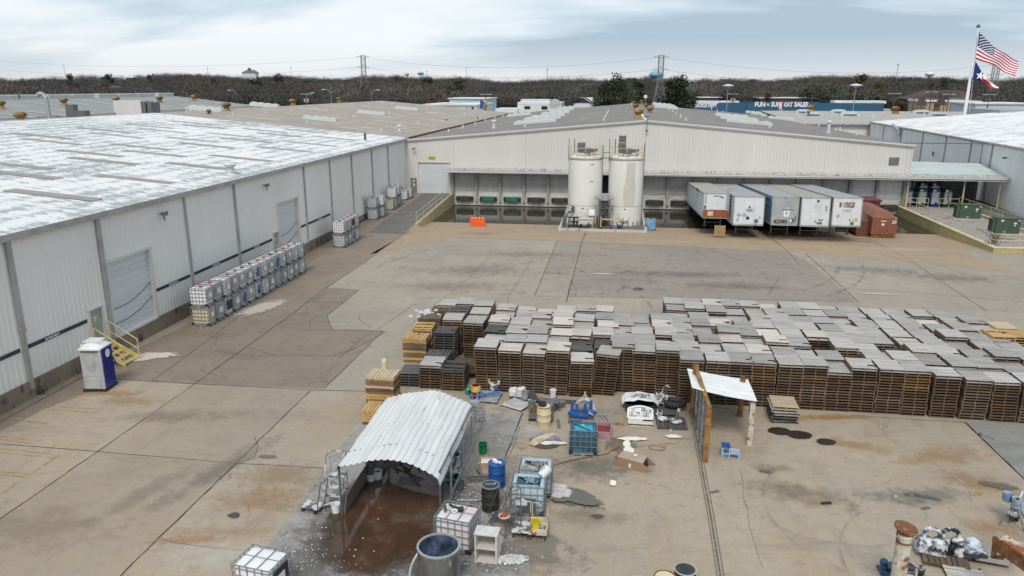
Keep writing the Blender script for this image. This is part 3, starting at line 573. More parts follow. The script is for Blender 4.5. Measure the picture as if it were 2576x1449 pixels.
def dome(par,p,lx=5.5,ly=1.2,al=(1,0),m=None):
    """long corrugated skylight on a white curb"""
    b=MB(); fz=par['slope']; dx=lx/2
    z=lambda x: p.z+fz*(x-p.x)
    for s in (-1,1): b.add([(p.x-dx,p.y+s*ly/2,z(p.x-dx)-.1),(p.x+dx,p.y+s*ly/2,z(p.x+dx)-.1),(p.x+dx,p.y+s*ly/2,z(p.x+dx)+.3),(p.x-dx,p.y+s*ly/2,z(p.x-dx)+.3)],[(0,1,2,3)])
    for s in (-1,1): b.add([(p.x+s*dx,p.y-ly/2,z(p.x+s*dx)-.1),(p.x+s*dx,p.y+ly/2,z(p.x+s*dx)-.1),(p.x+s*dx,p.y+ly/2,z(p.x+s*dx)+.3),(p.x+s*dx,p.y-ly/2,z(p.x+s*dx)+.3)],[(0,1,2,3)])
    o=b.build('skylight',WHITE,par,world=True); c=MB(); n=20; rows=6
    for i in range(n+1):
        x=p.x-dx+lx*i/n; env=.20*abs(math.sin(PI*i/n*4))+.22
        for j in range(rows+1):
            a=PI*j/rows; c.v.append((x,p.y-ly/2*math.cos(a)*1.02,z(x)+.3+env*.75*math.sin(a)*min(1,i/1.0+.15,(n-i)+.15)))
    for i in range(n):
        for j in range(rows): k=i*(rows+1)+j; c.f.append((k,k+rows+1,k+rows+2,k+1)); c.m.append(0)
    w=wmat(o).inverted(); c.v=[tuple(w@Vector(q)) for q in c.v]; c.build('dome',DOMEM,o,True)
DOMEM=mat('skylight_dome',(.36,.41,.41),(.44,.48,.47),rough=.35,scale=2)
LW['slope']=-LS
for q in [(230,862),(495,828)]: dome(LW,LP(*Z2(*q)),5)
for q in [(2420,908),(2000,802),(1560,832)]: dome(LW,LP(*Z1(*q)),5)
for q in [(1710,835),(2212,795)]: turbine(LW,LP(*Z1(*q)),1.35)
turbine(LW,LP(*Z1(2560,770)),1.2); turbine(LW,LP(*Z1(165,925)) if 0 else P(53,309,Y=72),1.3)
# roll-up doors, personnel doors, stripe, lamps
def leftrolldoor(ya,yb,zt):
    b=MB(); b.b(XW-.16,XW+.06,ya-.22,ya,.84,zt+.12); b.b(XW-.16,XW+.06,yb,yb+.22,.84,zt+.12); b.b(XW-.16,XW+.10,ya-.25,yb+.25,zt,zt+.14); b.b(XW-.3,XW+.12,ya,yb,.8,.92)
    f=b.build('roll_up_door',WHITE,LW,world=True); c=MB(); slats(c,ya,yb,.92,zt,XW-.14,.33,.035,'y'); w=wmat(f).inverted(); c.v=[tuple(w@Vector(q)) for q in c.v]; c.build('shutter',DOORW,f)
    for z in (1.5,2.3):
        c=MB(); pts=[(XW-.08,ya+(yb-ya)*i/14,z-.25*math.sin(PI*i/14)+.6*i/14) for i in range(15)]; c.path(pts,.02); c.v=[tuple(w@Vector(q)) for q in c.v]; c.build('chain',GREY,f)
DOORW=mat('white_shutter',(.60,.62,.64),(.54,.56,.58),rough=.45,scale=.5,stretch=(1,.3,3),world=True)
leftrolldoor(33.95,37.45,4.78); leftrolldoor(53.95,57.45,4.8)
for ya,yb in ((32.15,33.15),(52.7,53.6)):
    b=MB(); b.b(XW-.14,XW+.05,ya,ya+.07,.84,2.85); b.b(XW-.14,XW+.05,yb-.07,yb,.84,2.85); b.b(XW-.14,XW+.12,ya-.05,yb+.05,2.78,2.86); f=b.build('personnel_door',WHITE,LW,world=True)
    w=wmat(f).inverted(); c=MB(); c.b(XW-.10,XW-.06,ya+.07,yb-.07,.88,2.78); c.v=[tuple(w@Vector(q)) for q in c.v]; c.build('leaf',DOORG,f)
    c=MB(); c.b(XW-.06,XW-.01,ya+.12,ya+.3,1.75,1.8); c.v=[tuple(w@Vector(q)) for q in c.v]; c.build('handle',GREY,f)
    c=MB(); c.b(XW-.06,XW-.05,ya+.4,ya+.62,2.25,2.36); c.b(XW-.058,XW-.048,ya+.38,ya+.5,2.12,2.22); c.v=[tuple(w@Vector(q)) for q in c.v]; c.build('notice',PAPER,f)
STR=mat('dark_stripe',(.02,.022,.035),(.04,.045,.06),rough=.6,scale=6,world=True)
for ya,yb in [(5,15.8),(16.2,27.65),(28.1,31.95),(37.63,41.2),(41.65,47.25),(47.7,52.5),(57.9,58.9),(59.3,64.45)]:
    b=MB(); b.b(XW+.035,XW+.05,ya,yb,2.26,2.44); b.build('stripe',STR,LW,world=True)
# small lettering on the stripe, too worn to read
for y in [24,29.6,39.4,44.3,50,62]:
    b=MB(); 
    for i in range(9): b.b(XW+.052,XW+.056,y-.45+i*.1,y-.38+i*.1,2.29+.02*(i%3),2.40-.02*(i%2))
    b.build('worn_lettering',PAPER,LW,world=True)
for y in (38.9,51.8):
    b=MB(); b.t((XW,y,6.5),(XW+.3,y,6.5),.03); b.b(XW+.2,XW+.45,y-.12,y+.12,6.42,6.6); b.t((XW+.3,y-.05,6.4),(XW+.35,y-.1,6.15),.05); b.ball((XW+.32,y+.2,6.55),.1); b.build('wall_lamp',GREY,LW,world=True)
b=MB(); b.b(XW+.03,XW+.06,73.3,73.75,2.2,2.75); b.build('wall_notice',PLAY,LW,world=True)
# ---------- gabled dock building
GW=GWREF[0]=E('gabled_warehouse','white ribbed gable-fronted warehouse with a row of loading dock doors','warehouse',(3.4,YF,0))
XG=3.4; ZG_=9.75; ze=7.26; gs=(ZG_-ze)/(XG-XW); gs2=(ZG_-ze)/(XR-XG)
gz=lambda x: ze+gs*(x-XW) if x<XG else ZG_-gs2*(x-XG)
b=MB(); fz=lambda s: gz(XW+s)-.05
dk=[-19.34+2.92*k for k in range(7)]+[3.5+2.92*k for k in range(10)]
dop=[(x-XW,x+2.58-XW,.6,3.45) for x in dk]
bot=lambda s: .62 if s>XRM-XW else .66
cwall(b,(XW,YF),(XR,YF),bot,fz,.38,.035,ops=[(-24.85-XW,-24.05-XW,.66,2.66),(-23.85-XW,-19.85-XW,.66,4.6)]+dop)
cwall(b,(XR,YF),(XR,YE),0,ze,.38,.035)
b.build('wall',SID2,GW,world=True)
b=MB(); b.b(XRM,XR,YF-.03,YF+.3,-1.5,.6); b.build('dock_wall',CONW,GW,world=True)
b=MB(); b.b(XRM,XR,YF-.06,YF-.03,-.60,-.50); b.build('dock_tide_line',DARK,GW,world=True)
# fascia trims along the rake
b=MB()
for (x0,x1) in ((XW,XG),(XG,XR+.25)):
    for dz,yy,h in ((.0,.28,.10),(-.14,.20,.08),(-.24,.12,.06)):
        za=gz(x0)+dz; zb_=gz(x1)+dz; b.add([(x0,YF-yy,za-h),(x1,YF-yy,zb_-h),(x1,YF-yy,zb_+.04),(x0,YF-yy,za+.04),(x0,YF+.1,za-h),(x1,YF+.1,zb_-h),(x1,YF+.1,zb_+.04),(x0,YF+.1,za+.04)],[(0,1,2,3),(0,4,5,1),(3,2,6,7)])
b.build('fascia',SID2,GW,world=True)
b=MB(); b.b(XR-.02,XR+.12,YF-.06,YF+.1,.6,ze-.1); b.build('corner_trim',WHITE,GW,world=True)
b=MB()
croof(b,XW,XG,YF-.25,YE,gz,1.9,.03); 
y=YF-.25
croof(b,XG,XR+.2,YF-.25,YE,gz,1.9,.03); b.build('roof',ROOFG,GW,world=True)
b=MB(); b.b(XG-.22,XG+.22,YF-.2,YE,ZG_-.02,ZG_+.08); b.build('ridge_cap',WHITE,GW,world=True)
b=MB(); b.b(XW-.25,XW+.12,YF,YE,LZ-.05,LZ+.05); b.build('valley_gutter',RUST,GW,world=True)
GL=lambda x,y: PS(x,y,ze-gs*XW,gs); GRR=lambda x,y: PS(x,y,ZG_+gs2*XG,-gs2)
GW['slope']=gs
for q,l in [((1430,375),5),((1630,470),6),((1720,425),6),((1790,393),6),((1890,352),5.6),((1970,310),5.6),((2045,280),5.4)]: dome(GW,GL(*ZD(*q)),l)
GW['slope']=-gs2
for q,l in [((585,585),6),((675,622),6),((800,668),6.4),((885,538),5),((965,560),5),((1090,582),5),((1205,615),5)]: dome(GW,GRR(*ZF(*q)),l)
for q in [(1440,560),(1400,510),(1330,480)]: dome(GW,GRR(*ZE(*q)),5)
for q,s in [((730,800),1.45),((660,590),1.35),((620,480),1.3)]: turbine(GW,GL(*ZE(*q)),s)
for q,s in [((1020,680),1.35),((930,560),1.3),((815,430),1.2)]: turbine(GW,GRR(*ZE(*q)),s)
for q in [(537,580),(718,525),(875,483),(1005,445),(1122,412),(1224,385),(1314,358),(1394,338),(1504,515)]: stub(GW,GL(*ZD(*q)),.42,.12)
for q in [(2505,435),(2525,390),(2545,355),(2558,325)]: stub(GW,GL(*ZD(*q)),.42,.12)
stub(GW,GL(*ZD(1110,530)),.8,.22,WHITE,True,'roof_vent'); stub(GW,GL(*ZD(902,440)),.9,.1,GREY,False,'flue'); stub(GW,GL(*ZD(988,345)),.8,.22,WHITE,True,'roof_vent') if 0 else None
for q in [(1510,600),(1597,650),(1692,710),(1800,785),(1937,865)]: stub(GW,GRR(*ZE(*q)),.42,.12)
for q in [(398,505),(327,482),(471,528),(1340,628),(1500,660),(1685,700)]: stub(GW,GRR(*ZF(*q)),.42,.12)
for q in [(1310,1020),(1155,985),(1186,975),(1026,955),(916,930),(656,965),(22,908),(820,908)]: stub(GW,GRR(*Z3(*q)),.42,.12)
stub(GW,GRR(*Z3(1098,1005)),1.3,.22,WHITE,True,'roof_vent')
b=MB(); p=Vector((XG,YF-.3,ZG_)); b.b(XG-.28,XG+.28,YF-.5,YF-.15,ZG_+.35,ZG_+.5); b.t((XG+.1,YF-.35,ZG_+.4),(XG+.1,YF-.35,ZG_-1.0),.04); b.ball((XG+.1,YF-.35,ZG_-1.15),.14); b.build('floodlight',GREY,GW,world=True)
p=GRR(*ZE(905,430)); b=MB(); b.t(p,p+Vector((0,0,1.9)),.06); b.build('antenna_mast',GALV,GW,world=True); b=MB(); b.at(p.x,p.y-.1,p.z+1.7,0,R(80)); b.lathe([(.02,0),(.3,.05),(.48,.16)],16); b.M=None; b.build('antenna_dish',WHITE,GW,True,world=True)
# big drive-in door, personnel door
b=MB(); slats(b,-23.83,-19.87,.68,4.57,YF+.10,.24,.03); o=b.build('roll_up_door',DOORW,GW,world=True)
b=MB(); 
for x in (-23.95,-19.87): b.b(x,x+.12,YF-.06,YF+.12,.66,4.6)
b.b(-23.95,-19.75,YF-.06,YF+.12,4.57,4.68); w=wmat(o).inverted(); b.v=[tuple(w@Vector(q)) for q in b.v]; b.build('frame',WHITE,o)
b=MB(); b.b(-24.85,-24.05,YF+.03,YF+.08,.68,2.66); o=b.build('personnel_door',DOORD,GW,world=True); w=wmat(o).inverted()
for x,z,sx,sz in ((-24.55,2.2,.2,.22),(-24.58,1.95,.12,.1),(-24.55,1.68,.22,.24)): b=MB(); b.b(x,x+sx,YF+.015,YF+.03,z,z+sz); b.v=[tuple(w@Vector(q)) for q in b.v]; b.build('notice',PAPER,o)
b=MB(); b.b(-22.5,-21.66,YF-.07,YF-.05,5.0,5.32); o=b.build('yellow_sign',mat('sign_yellow',(.62,.55,.04),rough=.5),GW,world=True)
w=wmat(o).inverted(); b=MB(); b.b(-22.45,-21.71,YF-.078,YF-.072,5.04,5.07); b.b(-22.45,-21.71,YF-.078,YF-.072,5.25,5.28)
for i in range(9): b.b(-22.42+i*.078,-22.37+i*.078,YF-.078,YF-.072,5.10+.01*(i%2),5.22-.015*(i%3))
b.v=[tuple(w@Vector(q)) for q in b.v]; b.build('lettering',mat('green_ink',(.02,.10,.03),rough=.6),o)
b=MB(); b.b(30.5,31.52,YF-.08,YF-.05,5.03,5.88); o=b.build('notice_board',GREY,GW,world=True); w=wmat(o).inverted(); b=MB()
for j,(n_,z) in enumerate([(1,5.74),(7,5.6),(6,5.46),(6,5.33),(5,5.2),(4,5.1)]):
    for i in range(n_): x=30.6+.83*i/n_; b.b(x,x+.83/n_*.75,YF-.088,YF-.082,z,z+.06)
b.v=[tuple(w@Vector(q)) for q in b.v]; b.build('worn_lettering',CAGE,o)
b=MB(); b.t((-24.2,YF-.1,6.25),(-24.2,YF-.4,6.25),.03); b.ball((-24.3,YF-.45,6.2),.12); b.ball((-24.05,YF-.45,6.3),.1); b.build('wall_lamp',GREY,GW,world=True)
# dock doors
SHUT=mat('grey_shutter',(.52,.51,.485),(.43,.42,.40),rough=.55,scale=.8,stretch=(3,1,.5),world=True); SHUTL=mat('white_panel',(.66,.66,.63),(.58,.58,.55),rough=.5,scale=2,world=True)
for i,x in enumerate(dk):
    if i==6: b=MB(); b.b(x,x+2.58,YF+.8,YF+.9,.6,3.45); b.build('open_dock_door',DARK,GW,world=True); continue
    b=MB(); 
    up=(i==13)
    slats(b,x+.02,x+2.56,.62+(1.5 if up else 0),3.45,YF+.16,.20,.025); o=b.build('dock_door',SHUT if i<15 else SHUTL,GW,world=True); w=wmat(o).inverted()
    b=MB(); b.b(x+.03,x+2.55,YF+.13,YF+.15,.62,1.1); b.v=[tuple(w@Vector(q)) for q in b.v]; b.build('lower_panel',SHUTL,o)
    for bx_ in (.25,2.05): b=MB(); b.b(x+bx_,x+bx_+.3,YF-.32,YF-.03,.05,.52); b.v=[tuple(w@Vector(q)) for q in b.v]; b.build('dock_bumper',BLACK,o)
    b=MB(); b.b(x+.6,x+2.0,YF-.42,YF-.05,.08,.42); b.b(x+.55,x+2.05,YF-.35,YF+.1,.42,.56); b.v=[tuple(w@Vector(q)) for q in b.v]; b.build('dock_leveller',mat('dirty_green_steel',(.03,.17,.11),(.02,.10,.07),rough=.6,scale=3,world=True) if i in (1,2) else mat('grimy_black_steel',(.03,.028,.025),(.06,.05,.04),rough=.7,scale=4,world=True),o)
    b=MB(); b.b(x+2.62,x+2.86,YF-.30,YF-.04,-.02,3.5); o2=b.build('dock_post',TRIM,GW,world=True)
    if i>=7:
        w=wmat(o).inverted()
        for z in (1.35,.95):
            b=MB(); b.path([(x+2.58*k/10,YF-.02,z-.14*math.sin(PI*k/10)) for k in range(11)],.018,4); b.v=[tuple(w@Vector(q)) for q in b.v]; b.build('chain',GREY,o)
b=MB(); b.b(XRM,-19.4,YF-.35,YF-.04,-.6,3.6); b.b(XR-.2,XR+.1,YF-.35,YF-.07,.4,3.6); b.build('dock_post',TRIM,GW,world=True)
b=MB(); b.b(XRM,XR,YF+.35,YF+.40,-.1,3.5); b.build('inner_backing',DARK,GW,world=True)
# canopy over the docks
CANM=mat('canopy_sheet',(.52,.52,.50),(.42,.41,.39),rough=.6,scale=2.2,stretch=(4,.3,1),c3=(.16,.14,.12),s3=1.9,t3=.56,world=True)
b=MB(); s=XRM-.4
while s<42.3:
    z0=3.80+.001*(s+20); z1=3.79+.0015*(s+20)
    for a,q in ((0,0),(.2,0),(.24,.04),(.34,.04)): pass
    b.add([(s,YF-.04,z0+.18),(s+.2,YF-.04,z0+.18),(s+.24,YF-.04,z0+.22),(s+.36,YF-.04,z0+.22),(s,YF-1.75,z1+.03),(s+.2,YF-1.75,z1+.03),(s+.24,YF-1.75,z1+.07),(s+.36,YF-1.75,z1+.07)],[(0,1,5,4),(1,2,6,5),(2,3,7,6)]); s+=.36
o=b.build('canopy',CANM,GW,world=True)
w=wmat(o).inverted(); b=MB(); b.add([(XRM-.5,YF-1.8,3.62),(42.4,YF-1.8,3.74),(42.4,YF-1.8,3.90),(XRM-.5,YF-1.8,3.81),(XRM-.5,YF-1.74,3.62),(42.4,YF-1.74,3.74),(42.4,YF-1.74,3.90),(XRM-.5,YF-1.74,3.81)],[(0,1,2,3),(7,6,5,4),(3,2,6,7),(0,4,5,1)]); b.b(XRM-.45,42.3,YF-1.74,YF-.06,3.56,3.62); b.v=[tuple(w@Vector(q)) for q in b.v]; b.build('canopy_edge',WHITE,o)
# tall white posts behind / porch between the buildings
b=MB(); croof(b,XR+.15,42.6,YF,YF+6,lambda x:0,.5,.04)
for i,v in enumerate(b.v): b.v[i]=(v[0],v[1],v[2]+4.05+(v[1]-YF)*.13)
b.build('porch_roof',mat('pale_green_sheet',(.46,.52,.51),(.38,.43,.42),rough=.5,scale=1,stretch=(.3,3,1),c3=(.12,.10,.08),s3=1.2,t3=.68,world=True),GW,world=True)
b=MB(); cwall(b,(XR,YF+6),(38.2,YF+6),0,4.9,.38,.04); b.build('porch_wall',SIDING,GW,world=True)
b=MB(); b.b(38.2,42.9,YF+6,YF+6.1,0,4.9); b.b(38.6,40.4,YF+5.8,YF+6,.6,3); b.build('porch_recess',GREY,GW,world=True)
# ---------- right warehouse
RX=lambda y: 42.55+.072*(y-86)
RW=E('warehouse','white ribbed warehouse with bright streaked white roof at the right edge','warehouse',(42.5,86,0))
b=MB(); cwall(b,(RX(50),50),(RX(152),152),.2,7.15,.30,.03,side=-1); cwall(b,(RX(152),152),(RX(152)+40,152),.2,lambda s:7.2+.083*s,.38,.03,side=-1); b.build('wall',mat('bright_siding',(.82,.815,.80),(.76,.75,.73),rough=.6,scale=.3,stretch=(1,1,.12),world=True),RW,world=True)
b=MB(); b.t((RX(50)-.1,50,7.2),(RX(152)-.1,152,7.2),.14,n=8); b.build('gutter',TRIM,RW,world=True)
ROOFR=mat('streaked_white_roof',(.64,.65,.66),(.36,.35,.34),rough=.5,scale=1.0,det=4,th=.57,wid=.12,stretch=(.35,1.6,1),world=True)
b=MB(); y=50
while y<152:
    for a,q,c,e_ in ((0,0,.45,0),(.45,0,.5,.05),(.5,.05,.62,.05),(.62,.05,.66,0)):
        ya,yb=y+a,y+c; b.add([(RX(ya)-.1,ya,7.25+q),(RX(ya)+29,ya,9.65+q),(RX(yb)+29,yb,9.65+e_),(RX(yb)-.1,yb,7.25+e_)],[(0,1,2,3)])
    y+=.66
b.build('roof',ROOFR,RW,world=True)
for y in (94.5,101,110,120,131,142,151.5): b=MB(); b.b(RX(y)-.14,RX(y)-.02,y-.08,y+.08,.3,7.1); b.build('downspout',TRIM,RW,world=True)
b=MB(); p=P(*ZG(830,690),X=RX(130)-.3); b.t(p,p+Vector((.1,0,.9)),.28,n=12); b.t(p+Vector((0,0,.9)),p+Vector((0,3.0,1.6)),.28,n=12); b.build('exhaust_duct',GALV,RW,True,world=True)
b=MB(); p=P(*Z3(1890,1160),X=RX(105)-.1); b.c(p.x,p.y,p.z-.3,.08,.5,.6); p=P(*Z3(2450,1190),X=RX(88)-.1); b.t(p+Vector((.1,0,0)),p+Vector((-.3,0,0)),.04); b.c(p.x-.3,p.y,p.z-.12,.25,.35,.2); b.build('wall_lamp',GREY,RW,world=True)
b=MB(); pa=Vector((XR+.1,96,7.1)); pb=Vector((RX(96)-.1,96,7.1)); b.t(pa,pb,.06); b.t(pb+Vector((-.5,0,0)),pb+Vector((-.5,0,-3)),.05); b.build('overhead_pipe',GREY,RW,world=True)
b=MB(); b.b(56,100,120,150,0,8.6); b.b(60,98,119.9,120,1,3); b.build('parapet_block',GALV,RW,world=True) if 0 else None
# ---------- annex with tan roof behind
AN=E('warehouse','low warehouse with buff roof behind the gabled building','warehouse',(60,152,0))
b=MB(); cwall(b,(33.5,153),(80,153),0,6.7,.38,.03); b.build('wall',SIDING,AN,world=True)
b=MB()
x0=34.5
b.add([(x0,152.5,6.85),(110,152.5,6.85),(110,183,8.35),(x0-2,183,8.35),(x0-2,183,0),(x0,153,0)],[(0,1,2,3)]); b.add([(x0,152.5,6.85),(x0-2,183,8.35),(x0,183,6.7)],[(0,1,2)]); b.build('roof',mat('buff_roof',(.40,.375,.34),(.33,.31,.285),rough=.8,scale=.7,c3=(.50,.45,.36),s3=1.2,t3=.6,world=True),AN,world=True)
b=MB(); b.b(x0-.2,110,152.3,152.55,6.6,6.85); b.build('gutter',TRIM,AN,world=True)
AZ=lambda x,y:(lambda d:Vector((0,0,H))+d*((6.85-.0492*152.5-H)/(d.z-.0492*d.y)))(_f+_r*((x-1288)/F)-_u*((y-724.5)/F))
def dome2(par,p,s=1.0):
    b=MB(); b.b(p.x-1.2*s,p.x+1.2*s,p.y-1.0,p.y+1.0,p.z-.2,p.z+.25); o=b.build('skylight',WHITE,par,world=True); c=MB(); c.lathe([(1.15*s,p.z+.25),(1.0*s,p.z+.5),(.6*s,p.z+.68),(.05,p.z+.72)],16,(p.x,p.y)); w=wmat(o).inverted(); c.v=[tuple(w@Vector(q)) for q in c.v]; c.build('dome',DOMEM,o,True)
for q in [(1490,525),(1610,560),(1935,525),(2070,550)]: dome2(AN,AZ(*ZF(*q)),1.5)
for q in [(150,400),(1150,370),(1370,400)]: dome2(AN,AZ(*ZG(*q)),1.6)
turbine(AN,AZ(*ZF(1585,520)),1.9); turbine(AN,AZ(*ZG(795,378)),1.9)
for q in [(480,405),(1190,405)]: stub(AN,AZ(*ZG(*q)),.6,.2)
stub(AN,AZ(*ZF(1553,570)),.8,.25,GREY,True,'roof_vent')
b=MB(); b.b(62,120,151.5,151.9,7.4,8.9) if 0 else None
# ---------- far left grey-roofed warehouse
FL=E('warehouse','far long warehouse with grey roof and a row of rusty vents','warehouse',(-100,60,0))
x1,xr,zr,ya,yb=-87.5,-110,11.3,10,180; fs=(zr-9.0)/(x1-xr); fz=lambda x: 9.0+fs*(x1-x)
b=MB(); croof(b,x1,xr,ya,yb,fz,1.2,.03); b.quad((xr,ya,zr),(xr,yb,zr),(xr-24,yb,8.8),(xr-24,ya,8.8)); b.build('roof',ROOFB,FL,world=True)
b=MB(); b.add([(x1,yb,0),(xr-24,yb,0),(xr-24,yb,8.8),(xr,yb,zr),(x1,yb,9)],[(0,1,2,3,4)]); b.quad((x1-.3,ya,0),(x1-.3,yb,0),(x1-.3,yb,9),(x1-.3,ya,9)); b.build('wall',SIDING,FL,world=True)
FP=lambda x,y: PS(x,y,9.0+fs*x1,-fs); FL['slope']=-fs
for q in [(85,797),(325,787),(540,778),(725,772),(905,767),(1065,762),(1205,757),(1340,750),(1480,747),(570,848),(790,836),(950,826),(1180,818),(1310,812),(1465,803),(1590,797),(1720,787),(1800,785),(110,873),(360,860),(1430,743)]:
    p=FP(*Z1(*q)); b=MB(); 
    for j in (-.6,.2): b.add([(p.x-3.2,p.y+j,fz(p.x-3.2)+.06),(p.x+3.2,p.y+j,fz(p.x+3.2)+.06),(p.x+3.2,p.y+j+.4,fz(p.x+3.2)+.06),(p.x-3.2,p.y+j+.4,fz(p.x-3.2)+.06)],[(0,1,2,3)])
    b.build('skylight_strip',WHITE,FL,world=True)
for q in [(10,822),(485,795),(878,780),(1207,772),(1465,758)]: turbine(FL,FP(*Z1(*q)),1.5)
for q in [(25,750),(217,741),(436,735),(615,732),(800,727),(950,723),(1090,719),(1237,717)]:
    p=P(*Z1(*q),X=xr); b=MB(); b.b(xr-.6,xr+.6,p.y-3.2,p.y+3.2,zr-.1,zr+.75); b.b(xr-.75,xr+.75,p.y-3.3,p.y+3.3,zr+.45,zr+.6); b.build('ridge_vent',WHITE,FL,world=True)
p=FP(*Z1(1060,868)); b=MB(); b.b(p.x-4,p.x+1.2,p.y-1.4,p.y+1.4,p.z-.2,p.z+2.5); o=b.build('rooftop_unit',WHITE,FL,world=True); w=wmat(o).inverted(); b=MB(); b.b(p.x+1.25,p.x+2.0,p.y-1.3,p.y+1.3,p.z,p.z+2.3); b.b(p.x+2.3,p.x+3.1,p.y-1.3,p.y+1.3,p.z,p.z+2.2); b.v=[tuple(w@Vector(q)) for q in b.v]; b.build('grille',GREY,o)
p=FP(*Z1(600,898)); b=MB(); b.b(p.x-1.8,p.x-.4,p.y-.5,p.y+.5,p.z,p.z+2.2); b.b(p.x-.3,p.x+1.5,p.y-.6,p.y+.6,p.z,p.z+1.3); b.build('rooftop_unit',GREY,FL,world=True)
p=FP(*Z1(375,910)); b=MB(); pts=[p,p+Vector((0,0,3.2)),p+Vector((-.4,0,3.8)),p+Vector((-1.0,0,3.9)),p+Vector((-1.5,0,3.5))]; b.path(pts,.3,10); b.build('exhaust_duct',GALV,FL,True,world=True)
for q in [(1440,840),(1412,845)]: stub(FL,FP(*Z1(*q)),.6,.25,WHITE,True,'roof_vent')
# ======================= water in the dock well
def water(name,c,rough=.04,tr=0,alpha=.93):
    m,t,n,l,b=nodes(name); b.inputs['Base Color'].default_value=rgb(c); b.inputs['Roughness'].default_value=rough; b.inputs['Alpha'].default_value=alpha; b.inputs['IOR'].default_value=1.33; b.inputs['Specular IOR Level'].default_value=.5
    g=n.new('ShaderNodeNewGeometry'); q=n.new('ShaderNodeTexNoise'); q.inputs['Scale'].default_value=2.5; l.new(g.outputs['Position'],q.inputs['Vector']); bp=n.new('ShaderNodeBump'); bp.inputs['Strength'].default_value=.04; bp.inputs['Distance'].default_value=.02; l.new(q.outputs['Fac'],bp.inputs['Height']); l.new(bp.outputs[0],b.inputs['Normal']); return m
WAT=water('dark_water',(.045,.038,.028)); WATB=water('brown_water',(.075,.048,.028),.05,alpha=.8)
_t=WATB.node_tree; _g=_t.nodes.new('ShaderNodeNewGeometry'); _n=_t.nodes.new('ShaderNodeTexNoise'); _n.inputs['Scale'].default_value=.55; _n.inputs['Detail'].default_value=7; _n.inputs['Roughness'].default_value=.65; _t.links.new(_g.outputs['Position'],_n.inputs['Vector'])
_c=_t.nodes.new('ShaderNodeValToRGB'); _t.links.new(_n.outputs['Fac'],_c.inputs[0]); _e=_c.color_ramp.elements; _e[0].position=.38; _e[0].color=(.05,.035,.022,1); _e[1].position=.66; _e[1].color=(.13,.11,.085,1); _q=_e.new(.52); _q.color=(.095,.045,.028,1); _t.links.new(_c.outputs[0],_t.nodes['Principled BSDF'].inputs['Base Color'])
b=MB(); b.quad((XRM,76,-.578),(XYW,76,-.578),(XYW,91,-.578),(XRM,91,-.578)); tag(b.build('dock_water',WAT),kind='structure')
_m=_t.nodes.new('ShaderNodeVectorMath'); _m.operation='SUBTRACT'; _m.inputs[1].default_value=(-7.0,21.0,0); _t.links.new(_g.outputs['Position'],_m.inputs[0]); _s=_t.nodes.new('ShaderNodeVectorMath'); _s.operation='MULTIPLY'; _s.inputs[1].default_value=(1/2.3,1/3.9,0); _t.links.new(_m.outputs[0],_s.inputs[0]); _l=_t.nodes.new('ShaderNodeVectorMath'); _l.operation='LENGTH'; _t.links.new(_s.outputs[0],_l.inputs[0])
_a=_t.nodes.new('ShaderNodeMath'); _a.operation='MULTIPLY_ADD'; _t.links.new(_n.outputs['Fac'],_a.inputs[0]); _a.inputs[1].default_value=-.9; _t.links.new(_l.outputs['Value'],_a.inputs[2]); _r2=_t.nodes.new('ShaderNodeMapRange'); _t.links.new(_a.outputs[0],_r2.inputs[0]); _r2.inputs[1].default_value=.28; _r2.inputs[2].default_value=.50; _r2.inputs[3].default_value=.84; _r2.inputs[4].default_value=0; _t.links.new(_r2.outputs[0],_t.nodes['Principled BSDF'].inputs['Alpha'])
# silt bank at the shore
b=MB(); p=G(1400,545,-.5); 
for k in range(1): pass
# ramp retaining wall and railing
RWL=E('retaining_wall','yellow concrete retaining wall of the ramp beside the flooded dock','wall',(XRM,68,0))
b=MB(); b.add([(XRM-.02,72.3,-.5),(XRM+.28,72.3,-.5),(XRM+.28,YF-.1,-1.6),(XRM-.02,YF-.1,-1.6),(XRM-.02,72.3,.22),(XRM+.28,72.3,.22),(XRM+.28,YF-.1,.98),(XRM-.02,YF-.1,.98)],[(3,2,1,0),(4,5,6,7),(0,1,5,4),(1,2,6,5),(2,3,7,6),(3,0,4,7)]); b.build('wall_body',YWALL,RWL,world=True)
def railing(name,label,cat,pts,h=1.05,n=8,m=YELP,mid=.55,r=.028,group=None):
    rt=E(name,label,cat,tuple(pts[0]),0,group); b=MB()
    for i in range(len(pts)-1): b.t(pts[i]+Vector((0,0,h)),pts[i+1]+Vector((0,0,h)),r)
    b.build('top_rail',m,rt,world=True); b=MB()
    for i in range(len(pts)-1): b.t(pts[i]+Vector((0,0,mid)),pts[i+1]+Vector((0,0,mid)),r*.9)
    b.build('mid_rail',m,rt,world=True)
    L_=[(pts[i+1]-pts[i]).length for i in range(len(pts)-1)]; tot=sum(L_)
    for k in range(n+1):
        s=tot*k/n; i=0
        while i<len(L_)-1 and s>L_[i]: s-=L_[i]; i+=1
        p=pts[i].lerp(pts[i+1],min(1,s/L_[i])); b=MB(); b.t(p,p+Vector((0,0,h)),r); b.build('post',m,rt,world=True)
    return rt
railing('railing','pale yellow pipe railing climbing beside the ramp to the white roll-up door','railing',[Vector((XRM+.1,72.6,.22)),Vector((XRM+.1,YF-.4,.96))],1.05,6)
